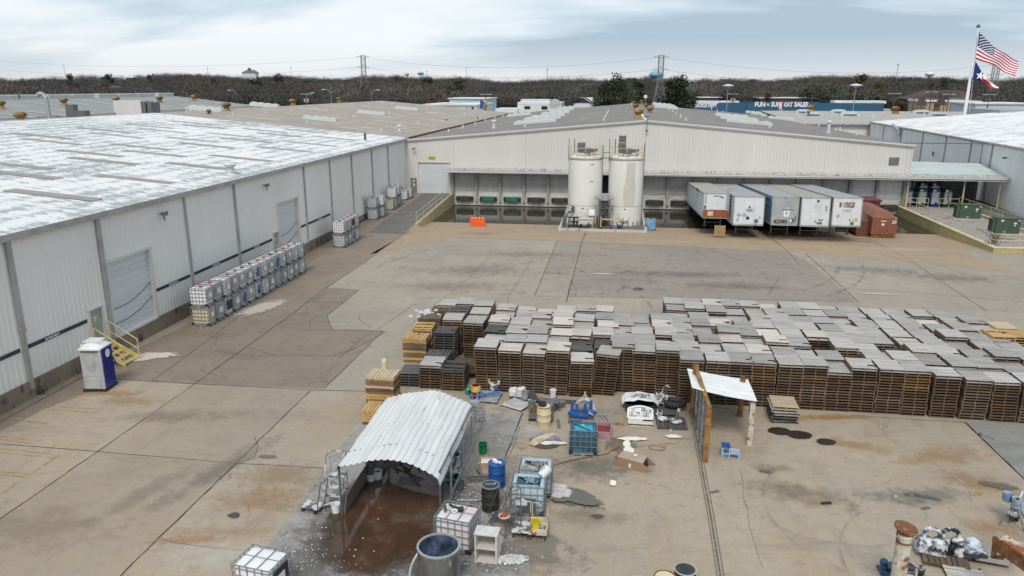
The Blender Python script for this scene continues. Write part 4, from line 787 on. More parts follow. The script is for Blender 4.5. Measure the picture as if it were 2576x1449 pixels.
# yard wall on the right with the gravel bed behind
RB=E('retaining_wall','pale yellow concrete wall edging the gravel bed at right','wall',(XYW,68,0))
pA=Vector((31.95,66.7,0)); b=MB()
w_=.35
b.prism([(XYW-.3,YF-.1),(31.75,66.6),(31.75+.35,66.95),(XYW+.05,YF-.1)],-1.6,.42); b.build('wall_body',YWALL,RB,world=True)
b=MB(); b.prism([(31.75,66.6),(48,66.9),(48,67.25),(32.1,66.95)],-.5,.42); b.build('wall_body',YWALL,RB,world=True)
b=MB(); b.prism([(XYW-.33,YF-.1),(31.70,66.56),(48,66.86),(48,67.3),(32.15,67.02),(XYW+.1,YF-.1)],.42,.50); b.build('wall_cap',YWTOP,RB,world=True)
GRAV=mat('pale_gravel',(.38,.345,.325),(.24,.21,.195),rough=.95,scale=9,det=6,wid=.35,c3=(.13,.075,.05),s3=.75,t3=.60,world=True,bump=1,bs=22)
sheet('gravel_bed',[[(XYW,YF+.2,.36),(XYW,67,.36),(38.2,67.1,.36),(38.2,YF+.2,.36)]],GRAV)
sheet('side_ramp',[[(38.4,67.1,.38),(60,67.1,.38),(60,YF+6,.5),(38.4,YF+6,.5)],[(XYW,YF+.2,.4),(38.4,YF+.2,.4),(38.4,YF+6,.4),(XYW,YF+6,.4)]],RAMPM)
KB=E('kerb','pale yellow kerb between the gravel bed and the side ramp','kerb',(38.2,67,0)); b=MB(); b.b(38.1,38.4,67.2,YF-.5,.2,.62); b.build('kerb_body',YWTOP,KB,world=True)
railing('railing','pale yellow pipe railing along the gravel bed edge nearest the dock water','railing',[Vector((XYW-.1,YF-.6,.5)),Vector((31.95,67,.5)),Vector((42,67.1,.5))],1.05,12)
railing('railing','pale yellow pipe railing between the green transformers and right warehouse','railing',[Vector((38.25,YF-.6,.6)),Vector((38.25,67.3,.6))],1.05,9)
railing('railing','short pale yellow railing in front of the leftmost blue and green liquid totes','railing',[Vector((XYW+.4,YF-.7,.4)),Vector((35,YF-.7,.4))],1.05,2)
railing('railing','short pale yellow railing in front of the rightmost green liquid tote','railing',[Vector((36.2,YF-.7,.4)),Vector((38.2,YF-.7,.4))],1.05,2)
for x,y,l in ((XYW+.25,YF-1.2,'canopy post with yellow lower half at the left corner of the side porch'),(38.3,YF-1.2,'canopy post with yellow lower half beside the hanging black hose'),(41.9,YF-1.3,'canopy post with yellow lower half against the right warehouse wall')):
    rt=E('canopy_post',l,'post',(x,y,.38),0,'posts under the porch canopy'); b=MB(); b.c(0,0,0,.13,.13,1.7); b.build('painted_base',YEL,rt); b=MB(); b.c(0,0,1.7,.13,.13,1.5); b.build('shaft',TRIM,rt)
p0=Vector((37.8,YF-.9,2.9)); b=MB(); b.path([p0+Vector((-.9*math.sin(PI*i/14),0,-1.1+1.1*math.cos(PI*i/14))) for i in range(15)],.05); tag(b.build('hose',BLACK),'black hose looped beside the porch canopy post','hose')
# transformers
TG=mat('transformer_green',(.060,.10,.065),(.045,.08,.052),rough=.5,scale=2,c3=(.09,.11,.08),s3=5,t3=.66)
def transformer(loc,rz,label):
    rt=E('transformer',label,'transformer',loc,rz,'green transformers on the gravel bed')
    b=MB(); b.b(-1.9,1.7,-1.4,1.1,0,.10); b.build('pad',CONL,rt)
    b=MB(); b.bev(-1.15,1.25,-.75,.55,.1,1.68,.03,1); b.build('cabinet',TG,rt)
    b=MB(); b.b(-1.2,1.3,-.80,.6,1.68,1.76); b.build('lid',TG,rt)
    b=MB(); 
    for k in range(7): b.b(-1.5,-1.18,-.65+k*.17,-.58+k*.17,.2,1.6)
    b.b(-1.48,-1.2,-.7,.5,.15,.25); b.b(-1.5,-1.2,-.7,.5,1.52,1.62); b.build('radiator',TG,rt)
    b=MB(); b.b(.36,.39,-.76,-.75,.14,1.66); b.c(.55,-.765,.85,.06,.03,.18); b.build('door_seam',BLACK,rt)
    b=MB(); b.b(.55,.85,-.775,-.765,1.15,1.32); b.b(.55,.75,-.775,-.765,.95,1.06); b.b(-.75,-.4,-.775,-.765,1.48,1.58); b.b(-.35,-.15,-.775,-.765,.25,.33); b.add([(-.72,-.775,1.46),(-.48,-.775,1.46),(-.6,-.775,1.30)],[(0,1,2)]); b.b(.95,1.18,-.775,-.765,1.5,1.6); b.build('warning_sticker',PAPER,rt)
    rt.scale=(.84,.84,.86); return rt
q=G(2430,548,.45); transformer((q.x+.2,q.y+.2,.36),R(-4),'dark green transformer cabinet nearer the canopy on the gravel bed')
q=G(2520,586,.45); transformer((q.x+.3,q.y+.3,.36),R(-4),'dark green transformer cabinet nearer the camera on the gravel bed')
b=MB()
for k in range(240):
    x,y,z=rnd.gauss(0,.22),rnd.gauss(0,.22),rnd.uniform(.05,1.1); s=.07; a=rnd.uniform(0,6.3); b.add([(x,y,z),(x+s*math.cos(a),y+s*math.sin(a),z+.03),(x+s*math.cos(a),y+s*math.sin(a),z+.11),(x,y,z+.08)],[(0,1,2,3)])
q=G(2452,606,.4); o=b.build('weed',mat('weed_leaf',(.11,.10,.03),(.06,.08,.02),rough=.9,scale=9)); o.location=(32.3,68,.4); tag(o,'green and yellow weed growing at the corner of the gravel bed','plant')
# ---- bulk liquid totes under the porch
def bulk_tote(loc,mc,label,h=1.5,open_=True):
    rt=E('liquid_tote',label,'tote',loc,0,'blue and green liquid totes under the porch canopy'); w=.52
    b=MB()
    for x in (-w,w-.1):
        for y in (-.5,.4): b.b(x,x+.1,y,y+.1,.12,h)
    b.b(-w,w,-.5,-.42,h-.30,h); b.b(-w,w,.42,.5,h-.30,h); b.b(-w,-w+.08,-.42,.42,h-.30,h); b.b(w-.08,w,-.42,.42,h-.3,h)
    b.b(-w,w,-.5,.5,.10,.26)
    for x in (-w,-.12,w-.24): b.b(x,x+.24,-.5,.5,0,.10)
    b.build('frame',mc,rt)
    b=MB(); b.bev(-w+.1,w-.1,-.46,.44,.26,h-.28,.06,2); b.build('bottle',PLAG,rt,True)
    b=MB(); b.b(-.36,-.02,-.512,-.502,h-.25,h-.06); b.b(-.2,.2,-.475,-.465,h-.75,h-.5); b.build('label_plate',PAPER,rt)
    b=MB(); b.t((.1,-.45,.36),(.1,-.58,.36),.11,n=10); b.build('valve',BLACK,rt); return rt
GRD=mat('dark_green_plastic',(.0,.09,.05),(.0,.06,.035),rough=.45,scale=3); BLD=mat('royal_blue_plastic',(.01,.06,.30),(.01,.045,.2),rough=.45,scale=3)
bx=[33.1,34.6,36.0,37.3]
for i,(x,c,l) in enumerate(zip(bx,(BLD,GRD,BLD,GRD),('royal blue framed liquid tote at the left end of the lower row','dark green framed liquid tote between the two blue ones','royal blue framed liquid tote right of the first green one','dark green framed liquid tote at the right end of the lower row'))): bulk_tote((x+.15,YF+.9,.4),c,l,1.95)
bulk_tote((33.4,YF+2.0,1.75),GRD,'dark green framed liquid tote raised behind the leftmost blue one',1.55)
GRB=mat('black_green_plastic',(.01,.03,.022),(.008,.02,.016),rough=.5,scale=3)
bulk_tote((35.2,YF+2.1,1.45),GRB,'near-black liquid tote frame raised behind the lower row, left one',1.45); bulk_tote((36.5,YF+2.1,1.45),GRB,'near-black liquid tote frame raised behind the lower row, right one',1.45)
rt=E('loading_plinth','dark platform under the raised liquid totes in the porch','platform',(34.5,YF+2.2,.4)); b=MB(); b.b(-2.2,3.0,-.5,.6,0,1.05); b.build('deck',GREY,rt)
# ---- silos with containment kerb
RT=E('containment_kerb','white concrete containment kerb around the two silos','kerb',(-1,80,-.4)); b=MB()
zf=lambda y: WZ(y)
b.b(-5.35,3.35,73.4,73.65,-.5,-.08); b.b(-5.35,-5.1,73.65,88.5,-1.4,-.08); b.b(3.1,3.35,73.65,88.5,-1.4,-.08); b.build('kerb_body',CONW,RT,world=True)
sheet('silo_pad',[rect(-5.1,3.1,73.65,88,-.30)],concrete('silo_pad_concrete',(.16,.15,.145),(.12,.115,.11),(.30,.2,.13),(.07,.065,.06)))
SILOM=mat('silo_white',(.72,.715,.69),(.66,.65,.61),rough=.5,scale=.5,stretch=(1,1,.3),c3=(.58,.56,.50),s3=.8,t3=.70)
def silo(x,y,z0,label,right):
    rt=E('silo',label,'silo',(x,y,z0),0,'white silos in front of the dock'); r=1.76; h=6.72
    b=MB(); b.lathe([(r,0),(r,h),(r+.04,h),(r+.04,h+.06),(r*.97,h+.08),(.4,h+.5),(.05,h+.52)],48); b.build('shell',SILOM,rt,True)
    b=MB(); b.lathe([(r+.015,1.95),(r+.015,1.99)],48,cap=False); b.lathe([(r+.012,h-.12),(r+.03,h-.06)],48,cap=False); b.build('seam_band',GREY if 0 else CONL,rt)
    # railing on top
    b=MB(); n=28
    for k,a in enumerate([i*360/12 for i in range(12)]):
        t=R(a); b.t(((r+.05)*math.cos(t),(r+.05)*math.sin(t),h-.05),((r+.05)*math.cos(t),(r+.05)*math.sin(t),h+1.12),.025)
    for zz0 in (h+.55,h+1.1): b.path([((r+.05)*math.cos(R(a)),(r+.05)*math.sin(R(a)),zz0) for a in range(0,360,12)],.024,5,True)
    b.lathe([(r+.08,h+.02),(r+.08,h+.14)],40,cap=False); b.build('railing',YELP,rt)
    # rooftop machinery
    b=MB(); b.b(-.25,.55,-.7,-.1,h+.55,h+1.05); b.b(.55,1.0,-.55,-.25,h+.62,h+.95); b.t((.5,-.4,h+.8),(1.2,-.3,h+.85),.14); b.b(-.9,-.1,.3,.8,h+.5,h+1.5); b.t((-1.2,.2,h+.4),(-1.2,.2,h+1.9),.05); b.t((.2,-.5,h+.2),(.2,-.5,h+.6),.2,n=10)
    for k in range(8): a=rnd.uniform(0,6.28); q=rnd.uniform(.4,1.3); b.t((q*math.cos(a),q*math.sin(a),h+.2),(q*math.cos(a),q*math.sin(a),h+rnd.uniform(.5,.9)),.05)
    b.path([(-.9,-.9,h+.35),(-.2,-1.2,h+.35),(.8,-1.0,h+.4),(1.2,-.3,h+.4)],.035); b.build('blower_unit',GREY,rt)
    if right:
        b=MB(); b.b(-.85,-.1,.9,1.15,h+1.55,h+2.2); b.t((-.7,1,h+.3),(-.7,1,h+2.3),.04); b.t((-.2,1,h+.3),(-.2,1,h+2.3),.04); b.build('control_cabinet',GREY,rt)
    b=MB(); b.t((-r-.02,.3,h-.4),(-r-.02,.3,h+2.0),.035); b.t((r,-.1,.2),(r,-.1,h+1.6),.05) if right else b.t((r*.99,.3,.2),(r*.99,.3,h+1.3),.05); b.build('conduit',GREY,rt)
    # manway
    b=MB(); cz=1.02; a=R(-96 if not right else -92)
    cx,cy=(r+.0)*math.cos(a),(r+.0)*math.sin(a); d=Vector((math.cos(a),math.sin(a),0))
    b.t((cx,cy,cz),Vector((cx,cy,cz))+d*.22,.42,n=28); b.t(Vector((cx,cy,cz))+d*.22,Vector((cx,cy,cz))+d*.28,.48,n=28)
    s=Vector((-d.y,d.x,0))
    for k in range(20): t=2*PI*k/20; q=Vector((cx,cy,cz))+d*.26+s*(.45*math.cos(t))+Vector((0,0,.45*math.sin(t))); b.t(q,q+d*.07,.03,n=5)
    b.path([Vector((cx,cy,cz))+d*.15+s*(-.55*math.sin(t))+Vector((0,0,.55*math.cos(t))) for t in (0.1,.4,.8,1.2,1.57)],.03)
    b.build('manway',PLAY if 0 else SILOM,rt)
    # stickers
    b=MB()
    def stk(deg,z,wd,ht):
        a=R(deg); q=Vector(((r+.012)*math.cos(a),(r+.012)*math.sin(a),z)); s=Vector((-math.sin(a),math.cos(a),0))*wd/2; b.add([q-s,q+s,q+s+Vector((0,0,ht)),q-s+Vector((0,0,ht))],[(0,1,2,3)])
    for dz,wd in ((1.55,.2),(1.85,.14)): stk(-138,dz,wd,.09)
    for dz,wd in ((1.55,.2),(1.3,.16),(1.08,.14),(1.85,.14)): 
        if right: stk(-135,dz,wd,.07)
    stk(-90 if right else -94,1.72,.26,.05); stk(-90 if right else -94,1.62,.18,.06); stk(-76,1.6,.16,.03); stk(-84,5.9,.01,.01)
    b.build('marking',INK,rt)
    b=MB(); 
    for z in (h-.55,2.2+2.0): a=R(-62); q=Vector((math.cos(a),math.sin(a),0)); 
    if not right:
        for z in (h-.5,h-2.2): a=R(-66); q=Vector((math.cos(a)*(r+.05),math.sin(a)*(r+.05),z)); s=Vector((-math.sin(a),math.cos(a),0))*.2; b.t(q-s,q+s,.022)
        b.build('grab_bar',GREY,rt)
    if right:
        # bare cream patch where the white paint has come away
        b=MB(); rows=[(6.45,-86,-62),(6.35,-88,-60),(5.6,-89,-60),(4.6,-92,-59),(4.2,-93,-58),(4.1,-96,-56),(3.6,-97,-56),(3.0,-97,-57),(2.4,-96,-59),(2.0,-94,-60)]
        for (z,a0,a1),(zb2,c0,c1) in zip(rows,rows[1:]):
            for i in range(6):
                def q(a,z): return ((r+.009)*math.cos(R(a)),(r+.009)*math.sin(R(a)),z)
                b.add([q(a0+(a1-a0)*i/6,z),q(a0+(a1-a0)*(i+1)/6,z),q(c0+(c1-c0)*(i+1)/6,zb2),q(c0+(c1-c0)*i/6,zb2)],[(0,1,2,3)])
        b.build('bare_patch',mat('cream_primer',(.50,.48,.43),(.54,.52,.47),rough=.7,scale=2),rt)
    # anchor lugs
    b=MB()
    for a in range(-150,-20,18): t=R(a); q=Vector(((r+.02)*math.cos(t),(r+.02)*math.sin(t),0)); b.c(q.x,q.y,0,.10,.12,.42)
    b.build('anchor_lug',GREY,rt)
    return rt
silo(-3.0,78.7,-.32,'white silo on the left, with a manway and small black markings',False)
silo(1.17,78.7,-.32,'white silo on the right, with a long bare cream patch down its front',True)
b=MB(); b.t((-1.3,78.2,7.0),(-.5,78.2,7.0),.04); b.t((-2.6,77.6,6.5),(.8,77.6,6.5),.05); tag(b.build('connecting_pipe',GREY),'grey pipe joining the tops of the two silos','pipe')
# pump rack between silos
rk=E('pump_rack','dark steel pump and valve rack standing between the two silos','pump rack',(-.92,76.8,-.3))
b=MB()
for x in (-.5,.5):
    for y in (-.4,.4): b.c(x,y,0,.07,.07,2.7)
for z in (.9,1.8,2.6): b.b(-.55,.55,-.45,-.38,z,z+.06); b.b(-.55,-.48,-.4,.4,z,z+.06); b.b(.48,.55,-.4,.4,z,z+.06)
for k in range(9): x=-.4+.1*k; b.t((x,-.2,.1),(x+rnd.uniform(-.08,.08),-.3,2.4),.035)
for k in range(14): x=rnd.uniform(-.4,.4); z=rnd.uniform(.3,2.3); b.b(x,x+.18,-.42,-.2,z,z+.14)
b.build('frame',GREY,rk)
b=MB(); b.b(-.4,.4,-.1,.35,.1,2.5); b.build('pipe_bank',BLACK,rk)
b=MB(); b.b(-.5,.5,-.2,.6,2.75,3.25); b.build('hood',GALV,rk)
for s in (-1,1): b=MB(); b.at(s*.65,-.35,2.65,0,0,s*R(-40)); b.b(-.02,.45,-.12,.12,0,.05) if s>0 else b.b(-.45,.02,-.12,.12,0,.05); b.M=None; b.build('work_light',GREY,rk)
rt=E('dosing_tank','small white dosing tank on a stand before the silos','tank',(-2.15,76.0,-.3)); b=MB(); b.bev(-.32,.32,-.25,.25,1.15,1.75,.08,2); b.build('vessel',PLA,rt,True); b=MB(); b.cyl(0,0,.72,1.1,.1); b.build('yellow_pump',YELB,rt); b=MB(); b.c(-.3,0,0,.05,.05,1.15); b.c(.3,0,0,.05,.05,1.15); b.c(0,0,1.08,.7,.5,.06); b.build('stand',GREY,rt)
rt=E('pump_bench','white bench box on yellow legs before the silos','pump bench',(-2.65,75.4,-.3)); b=MB(); b.b(-.75,.6,-.2,.35,.42,.9); b.b(-.8,.65,-.25,.4,.9,.96); b.build('housing',WHITE,rt); b=MB()
for x in (-.75,.6): b.c(x,-.2,0,.09,.09,.9); 
b.b(-.75,.65,-.26,-.2,.84,.89); b.build('legs',YEL,rt)
rt=E('hose_guard','yellow guard frame over the hoses before the right silo','frame',(-.1,75.3,-.3)); b=MB()
for x in (-1.1,1.1): b.c(x,0,0,.1,.1,1.1); b.c(x,.5,0,.1,.1,1.1)
b.b(-1.1,1.1,-.05,.05,.85,.97); b.build('frame_body',YEL,rt)
for x,l in ((-4.55,'yellow guard post at the left of the silo hoses'),(-4.9,'thick yellow guard post')):
    if x<-4.8: continue
    b=MB(); b.cyl(0,0,0,1.05,.08); o=b.build('guard_post',YEL); o.location=(x,75,-.3); tag(o,l,'post')
def hose(pts,r,label,m=BLACK):
    b=MB(); q=[Vector(p) for p in pts]; out=[]
    for i in range(len(q)-1):
        a=q[max(0,i-1)];c=q[i];d=q[i+1];e2=q[min(len(q)-1,i+2)]
        for k in range(6): t=k/6; out.append(.5*((2*c)+(d-a)*t+(2*a-5*c+4*d-e2)*t*t+(3*c-a-3*d+e2)*t**3))
    out.append(q[-1]); b.path(out,r,7); o=b.build('hose',m,None,True); return tag(o,label,'hose')
hose([(-3.3,76.4,.45),(-3.6,75.6,.1),(-3.2,74.8,-.22),(-2.7,74.6,-.25),(-2.4,75.2,.2),(-2.2,75.8,.6)],.07,'black hose sagging under the left silo manway')
hose([(-1.6,76.2,.7),(-1.5,75.0,.1),(-.9,74.2,-.22),(0,73.95,-.22),(.7,74.3,-.15),(1.0,75.2,.3),(1.0,75.8,.6)],.075,'thick black hose curving on the pad before the right silo')
hose([(-1.0,76.3,.7),(-.6,75.2,.3),(-.1,74.6,-.15),(-.8,74.4,-.22)],.07,'black hose crossing the thick one between the silos')
hose([(-4.9,77,.9),(-5.0,75.6,.5),(-5.0,74.2,-.25),(-4.7,73.9,-.25),(-4.4,75,.3),(-4.3,76,.6)],.07,'grey hose hanging at the left corner of the silo kerb',GREY)
def rack(x,l):
    b=MB(); 
    for s in (-.32,.32): b.c(s,0,0,.09,.3,.95)
    b.c(0,0,.0,.7,.3,.1); b.c(0,0,.42,.7,.3,.08); b.c(0,0,.87,.7,.3,.1); o=b.build('hose_rack',BLACK); o.location=(x,76.0,-.3); tag(o,l,'rack')
rack(-4.3,'black plastic hose rack left of the left manway'); rack(-3.55,'black plastic hose rack under the left manway')
b=MB(); b.t((-4.6,77.2,.9),(-4.0,77.1,1.2),.12,n=10); b.t((-4.1,77.1,1.1),(-4.1,77.0,1.6),.14,n=10); b.path([(-4.9,77.5,.8),(-5.05,77.5,.2),(-5.05,76.2,-.2)],.05); tag(b.build('fill_coupling',GREY),'dark fill coupling on the left side of the left silo','coupling')
b=MB(); b.cyl(0,0,0,.45,.17); o=b.build('bucket',BLUEP); o.location=(.62,75.0,-.3); tag(o,'small bright blue bucket before the right silo','bucket')
# ---- orange barrier
ORM=mat('orange_plastic',(.75,.10,.008),(.65,.08,.008),rough=.4,scale=2)
rt=E('traffic_barrier','orange water-filled barrier on the shore of the flooded dock','barrier',tuple(P(1202,552,z=-.5)),R(3)); rt.location.y=75.2; rt.location.x=P(1202,550,Y=75.2).x; rt.location.z=-.42
b=MB(); n=4
b.add([(-.78,-.25,0),(.78,-.25,0),(.78,.25,0),(-.78,.25,0),(-.74,-.1,.95),(.74,-.1,.95),(.74,.1,.95),(-.74,.1,.95)],[(3,2,1,0),(4,5,6,7),(0,1,5,4),(1,2,6,5),(2,3,7,6),(3,0,4,7)])
for k in range(5): x=-.72+k*.36; b.add([(x-.07,-.30,0),(x+.07,-.30,0),(x+.05,-.14,.82),(x-.05,-.14,.82),(x-.07,-.2,0),(x+.07,-.2,0)],[(0,1,2,3),(0,3,4),(1,5,2)])
b.build('barrier_body',ORM,rt); b=MB()
for k in range(4): x=-.55+k*.36; b.add([(x-.03,-.125,.86),(x+.04,-.125,.86),(x+.0,-.105,.955),(x-.07,-.105,.955)],[(0,1,2,3)]); b.add([(x-.07,-.10,.956),(x+.0,-.10,.956),(x+.0,.10,.956),(x-.07,.10,.956)],[(0,1,2,3)])
b.build('reflective_stripe',PLA,rt)
# ---- trailers
def trailer(xb,yb,Wd,Ht,z0,label,side,front,roof,xt,ytop,kind):
    """front (kingpin) end faces the yard at yb; runs back to the dock"""
    rt=E('semi_trailer',label,'trailer',(xb,yb,z0),0,'semi-trailers backed up to the dock'); Ln=YF-.6-yb; f=1.02
    def S_(mb,nm,mm,sm=False): return mb.build(nm,mm,rt,sm)
    b=MB(); b.b(-Wd/2,Wd/2,.05,Ln,f,Ht-.03); S_(b,'body',side)
    b=MB(); b.b(-Wd/2+.02,Wd/2-.02,0,.05,f+.05,Ht-.06); fr=S_(b,'front_wall',front)
    b=MB(); b.b(-Wd/2-.01,Wd/2+.01,.03,Ln+.02,Ht-.03,Ht+.02); S_(b,'roof',roof)
    b=MB()
    for s in (-1,1): b.b(s*Wd/2-.07 if s>0 else -Wd/2-.015,s*Wd/2+.015 if s>0 else -Wd/2+.07,-.02,.09,f,Ht); b.b(s*Wd/2-.01 if s>0 else -Wd/2-.02,s*Wd/2+.02 if s>0 else -Wd/2+.01,.09,Ln,Ht-.16,Ht+.03); b.b(s*Wd/2-.01 if s>0 else -Wd/2-.02,s*Wd/2+.02 if s>0 else -Wd/2+.01,.09,Ln,f-.06,f+.10)
    b.b(-Wd/2,Wd/2,-.02,.06,Ht-.08,Ht+.03); b.b(-Wd/2,Wd/2,-.02,.06,f-.08,f+.07); S_(b,'edge_rail',TRIM)
    b=MB(); 
    for s in (-.75,.75): b.c(s,2.0,-.0,.12,.14,f); b.c(s,2.0,-.02,.32,.32,.05)
    b.bar((-.75,2,.35),(.75,2,.35),.06,.06); b.b(-.5,.5,.4,Ln-.2,f-.18,f-.02); S_(b,'landing_gear',GREY)
    for yy in (Ln-2.6,Ln-1.3):
        for s in (-1,1):
            if kind==9: continue
            b=MB(); b.t((s*(Wd/2-.62),yy,.5),(s*(Wd/2-.05),yy,.5),.5,n=22); w_=S_(b,'wheel',BLACK); c=MB(); c.t((s*(Wd/2-.06),yy,.5),(s*(Wd/2-.03),yy,.5),.27,n=16); c.build('rim',GALV,w_)
    return rt,Ln,f
TB=mat('faded_blue_white_side',(.52,.57,.60),(.44,.50,.54),rough=.5,scale=.8,world=True); TF=mat('trailer_white',(.62,.645,.67),(.56,.585,.61),rough=.45,scale=1.2,c3=(.50,.50,.49),s3=3,t3=.66,world=True)
TFG=mat('trailer_grey',(.40,.41,.42),(.34,.35,.36),rough=.4,metal=.3,scale=1.2,world=True); TBL=mat('trailer_blue',(.14,.27,.42),(.20,.33,.46),rough=.5,scale=1,c3=(.35,.40,.45),s3=2,t3=.64,world=True)
TR1=mat('tan_trailer_roof',(.345,.325,.275),(.31,.29,.245),rough=.6,scale=1,world=True); TR2=mat('silver_trailer_roof',(.36,.365,.38),(.30,.305,.32),rough=.5,metal=.2,scale=1,world=True)
ORR=mat('rusty_orange_band',(.30,.085,.03),(.20,.05,.02),rough=.7,scale=3,c3=(.55,.5,.45),s3=6,t3=.66,world=True)
def tpos(xl,xr,ybot,ytop):
    # front plane: solve so that width 2.45
    Y=70.5; a=P(xl,ybot,Y=Y); c=P(xr,ybot,Y=Y); s=2.45/abs(c.x-a.x); return Y*s
trs=[(1767,1833,548,487,'battered white trailer with a rusty orange band, at the left',TF,TF,TR1,0),(1843,1920,566,495,'white trailer with two grey diamond placards side by side',TB,TF,TR2,1),(1939,2006,566,495.6,'grey-fronted trailer with blue sides and scrawled black digits',TBL,TFG,TR2,2),(2012,2085,569,498,'plain white trailer with a dark round badge high on its front',TB,TF,TR1,3),(2091,2165,569,498,'white trailer with red lettering and a red swoosh on its side',TF,TF,TR2,4)]
TRP=[]
for (xl,xr,yb,yt,lab,sd_,fr_,rf_,k) in trs:
    Y={0:72.6,1:71.0,2:71.0,3:70.8,4:70.6}[k]; a=P(xl,yb,Y=Y); c=P(xr,yb,Y=Y); zt=P((xl+xr)/2,yt,Y=Y).z
    wd=c.x-a.x; zb=a.z-(1.02-.05); 
    rt,Ln,f=trailer((a.x+c.x)/2,Y,wd,zt-zb,zb,lab,sd_,fr_,rf_,0,0,k); rt.rotation_euler=(R(-3.3),0,0); TRP.append((rt,wd,zt-zb,Ln))
    if k in (1,3,4):
        for sx in (-wd/6,wd/6): bb_=MB(); bb_.b(sx-.008,sx+.008,-.006,0,1.1,zt-zb-.12); bb_.build('panel_seam',TFG,rt)
    print('trailer',k,round(wd,2),round(zb,2),round(zt-zb,2))
def plate(rt,x0,x1,z0,z1,m,nm,y=-.012,rot=0):
    b=MB(); cx,cz=(x0+x1)/2,(z0+z1)/2; hx,hz=(x1-x0)/2,(z1-z0)/2; c,s=math.cos(rot),math.sin(rot)
    b.add([(cx+i*hx*c-j*hz*s,yy,cz+i*hx*s+j*hz*c) for yy in (y,y+.01) for i,j in ((-1,-1),(1,-1),(1,1),(-1,1))],[(0,1,2,3),(7,6,5,4),(0,4,5,1),(1,5,6,2),(2,6,7,3),(3,7,4,0)]); return b.build(nm,m,rt)
# 1: battered
rt,wd,ht,Ln=TRP[0]; plate(rt,-wd/2+.03,wd/2-.03,1.03,1.75,ORR,'rust_band',-.05); plate(rt,-.75,-.25,1.2,1.6,PLAY,'round_patch',-.07)
plate(rt,-.3,.4,ht-.3,ht-.22,GREY,'marker_slot'); plate(rt,.35,.62,ht-.42,ht-.3,INK,'torn_hole',-.014,-.3); plate(rt,-wd/2+.05,-wd/2+.3,1.8,2.15,GREY,'plate'); plate(rt,-wd/2+.15,-wd/2+.3,2.3,3.3,TFG,'dent_panel')
b=MB()
for k in range(7): z=1.9+k*.28; b.add([(wd/2-.35,-.03,z),(wd/2-.05,-.10-.05*(k%2),z+.05),(wd/2+.06,-.02,z+.15),(wd/2-.02,-.12,z+.26),(wd/2-.3,-.02,z+.28)],[(0,1,3,4),(1,2,3)])
b.build('torn_skin',TFG,rt); b=MB(); b.ball((-wd/2-.0,5.5,2.9),.01); 
b=MB(); b.add([(-wd/2-.02,4.2,2.4),(-wd/2-.02,6.2,2.4),(-wd/2-.02,6.6,3.0),(-wd/2-.02,6.0,3.5),(-wd/2-.02,4.6,3.4),(-wd/2-.02,4.0,2.9)],[(0,5,4,3,2,1)]); b.build('faded_emblem',mat('faded_yellow_green',(.50,.52,.32),rough=.6),rt)
# 2
rt,wd,ht,Ln=TRP[1]; 
for x in (-.85,-.38): plate(rt,x-.16,x+.16,1.75,2.07,TFG,'placard',-.012,R(45))
def emblem(rt,x,z,s=1):
    b=MB(); b.add([(x-.14*s,-.014,z),(x,-.014,z+.34*s),(x+.14*s,-.014,z),(x,-.014,z+.08*s)],[(0,3,1),(3,2,1)]); b.build('emblem',INKB,rt)
    b=MB(); 
    for j,n_ in ((0,9),(1,5),(2,8)): 
        for i in range(n_): b.b(x-.04*n_*s+i*.085*s,x-.04*n_*s+.06*s+i*.085*s,-.016,-.012,z-.09*s-j*.085*s,z-.04*s-j*.085*s)
    b.build('small_lettering',INK,rt)
emblem(rt,.05,2.5,1.0); plate(rt,-.2,.08,1.5,1.78,INK,'black_patch',-.016); plate(rt,.55,.9,1.25,1.55,GREY,'gladhand_box',-.05); plate(rt,-1.05,-.85,1.3,1.6,TFG,'holder',-.03); plate(rt,.95,1.1,1.65,1.78,GREY,'sticker'); 
b=MB(); b.path([(.7,-.06,1.3),(.66,-.1,1.1),(.72,-.08,1.0)],.025); b.build('air_hose',BLACK,rt); text('8X8',.18,(-.75,-.02,1.14),FRONT,INK,'unit_number',rt) if 0 else None
# 3
rt,wd,ht,Ln=TRP[2]; text('42380',.48,(-.35,-.03,1.3),FRONT,INK,'scrawled_number',rt,bold=.012); plate(rt,-.12,.4,1.75,2.3,PAPER,'white_sign',-.014); 
b=MB(); b.add([(.05,-.022,2.0),(.14,-.022,2.25),(.23,-.022,2.0)],[(0,1,2)]); b.build('emblem',mat('teal_ink',(.03,.12,.12),rough=.6),rt); text('Republic Trailer',.17,(.25,-.02,2.42),FRONT,mat('teal_ink',(.03,.12,.12),rough=.6),'faded_lettering',rt)
plate(rt,.42,.85,1.2,1.6,GREY,'gladhand_box',-.06); plate(rt,.45,.62,1.25,1.55,PAPER,'holder',-.07); plate(rt,-.1,.0,ht-.22,ht-.1,INK,'marker_lamp'); b=MB(); b.path([(.8,-.08,1.35),(1.0,-.1,1.5),(.9,-.1,1.7),(1.05,-.08,1.85)],.02); b.build('air_hose',BLACK,rt)
plate(rt,.1,.28,2.5,2.6,PAPER,'sticker'); b=MB()
for k in range(6): b.b(-wd/2-.024,-wd/2-.02,1.2+k*.55,1.6+k*.55,3.0,3.3); b.b(-wd/2-.024,-wd/2-.02,1.2+k*.5,1.5+k*.5,2.5,2.7)
b.build('faded_side_lettering',INKB,rt)
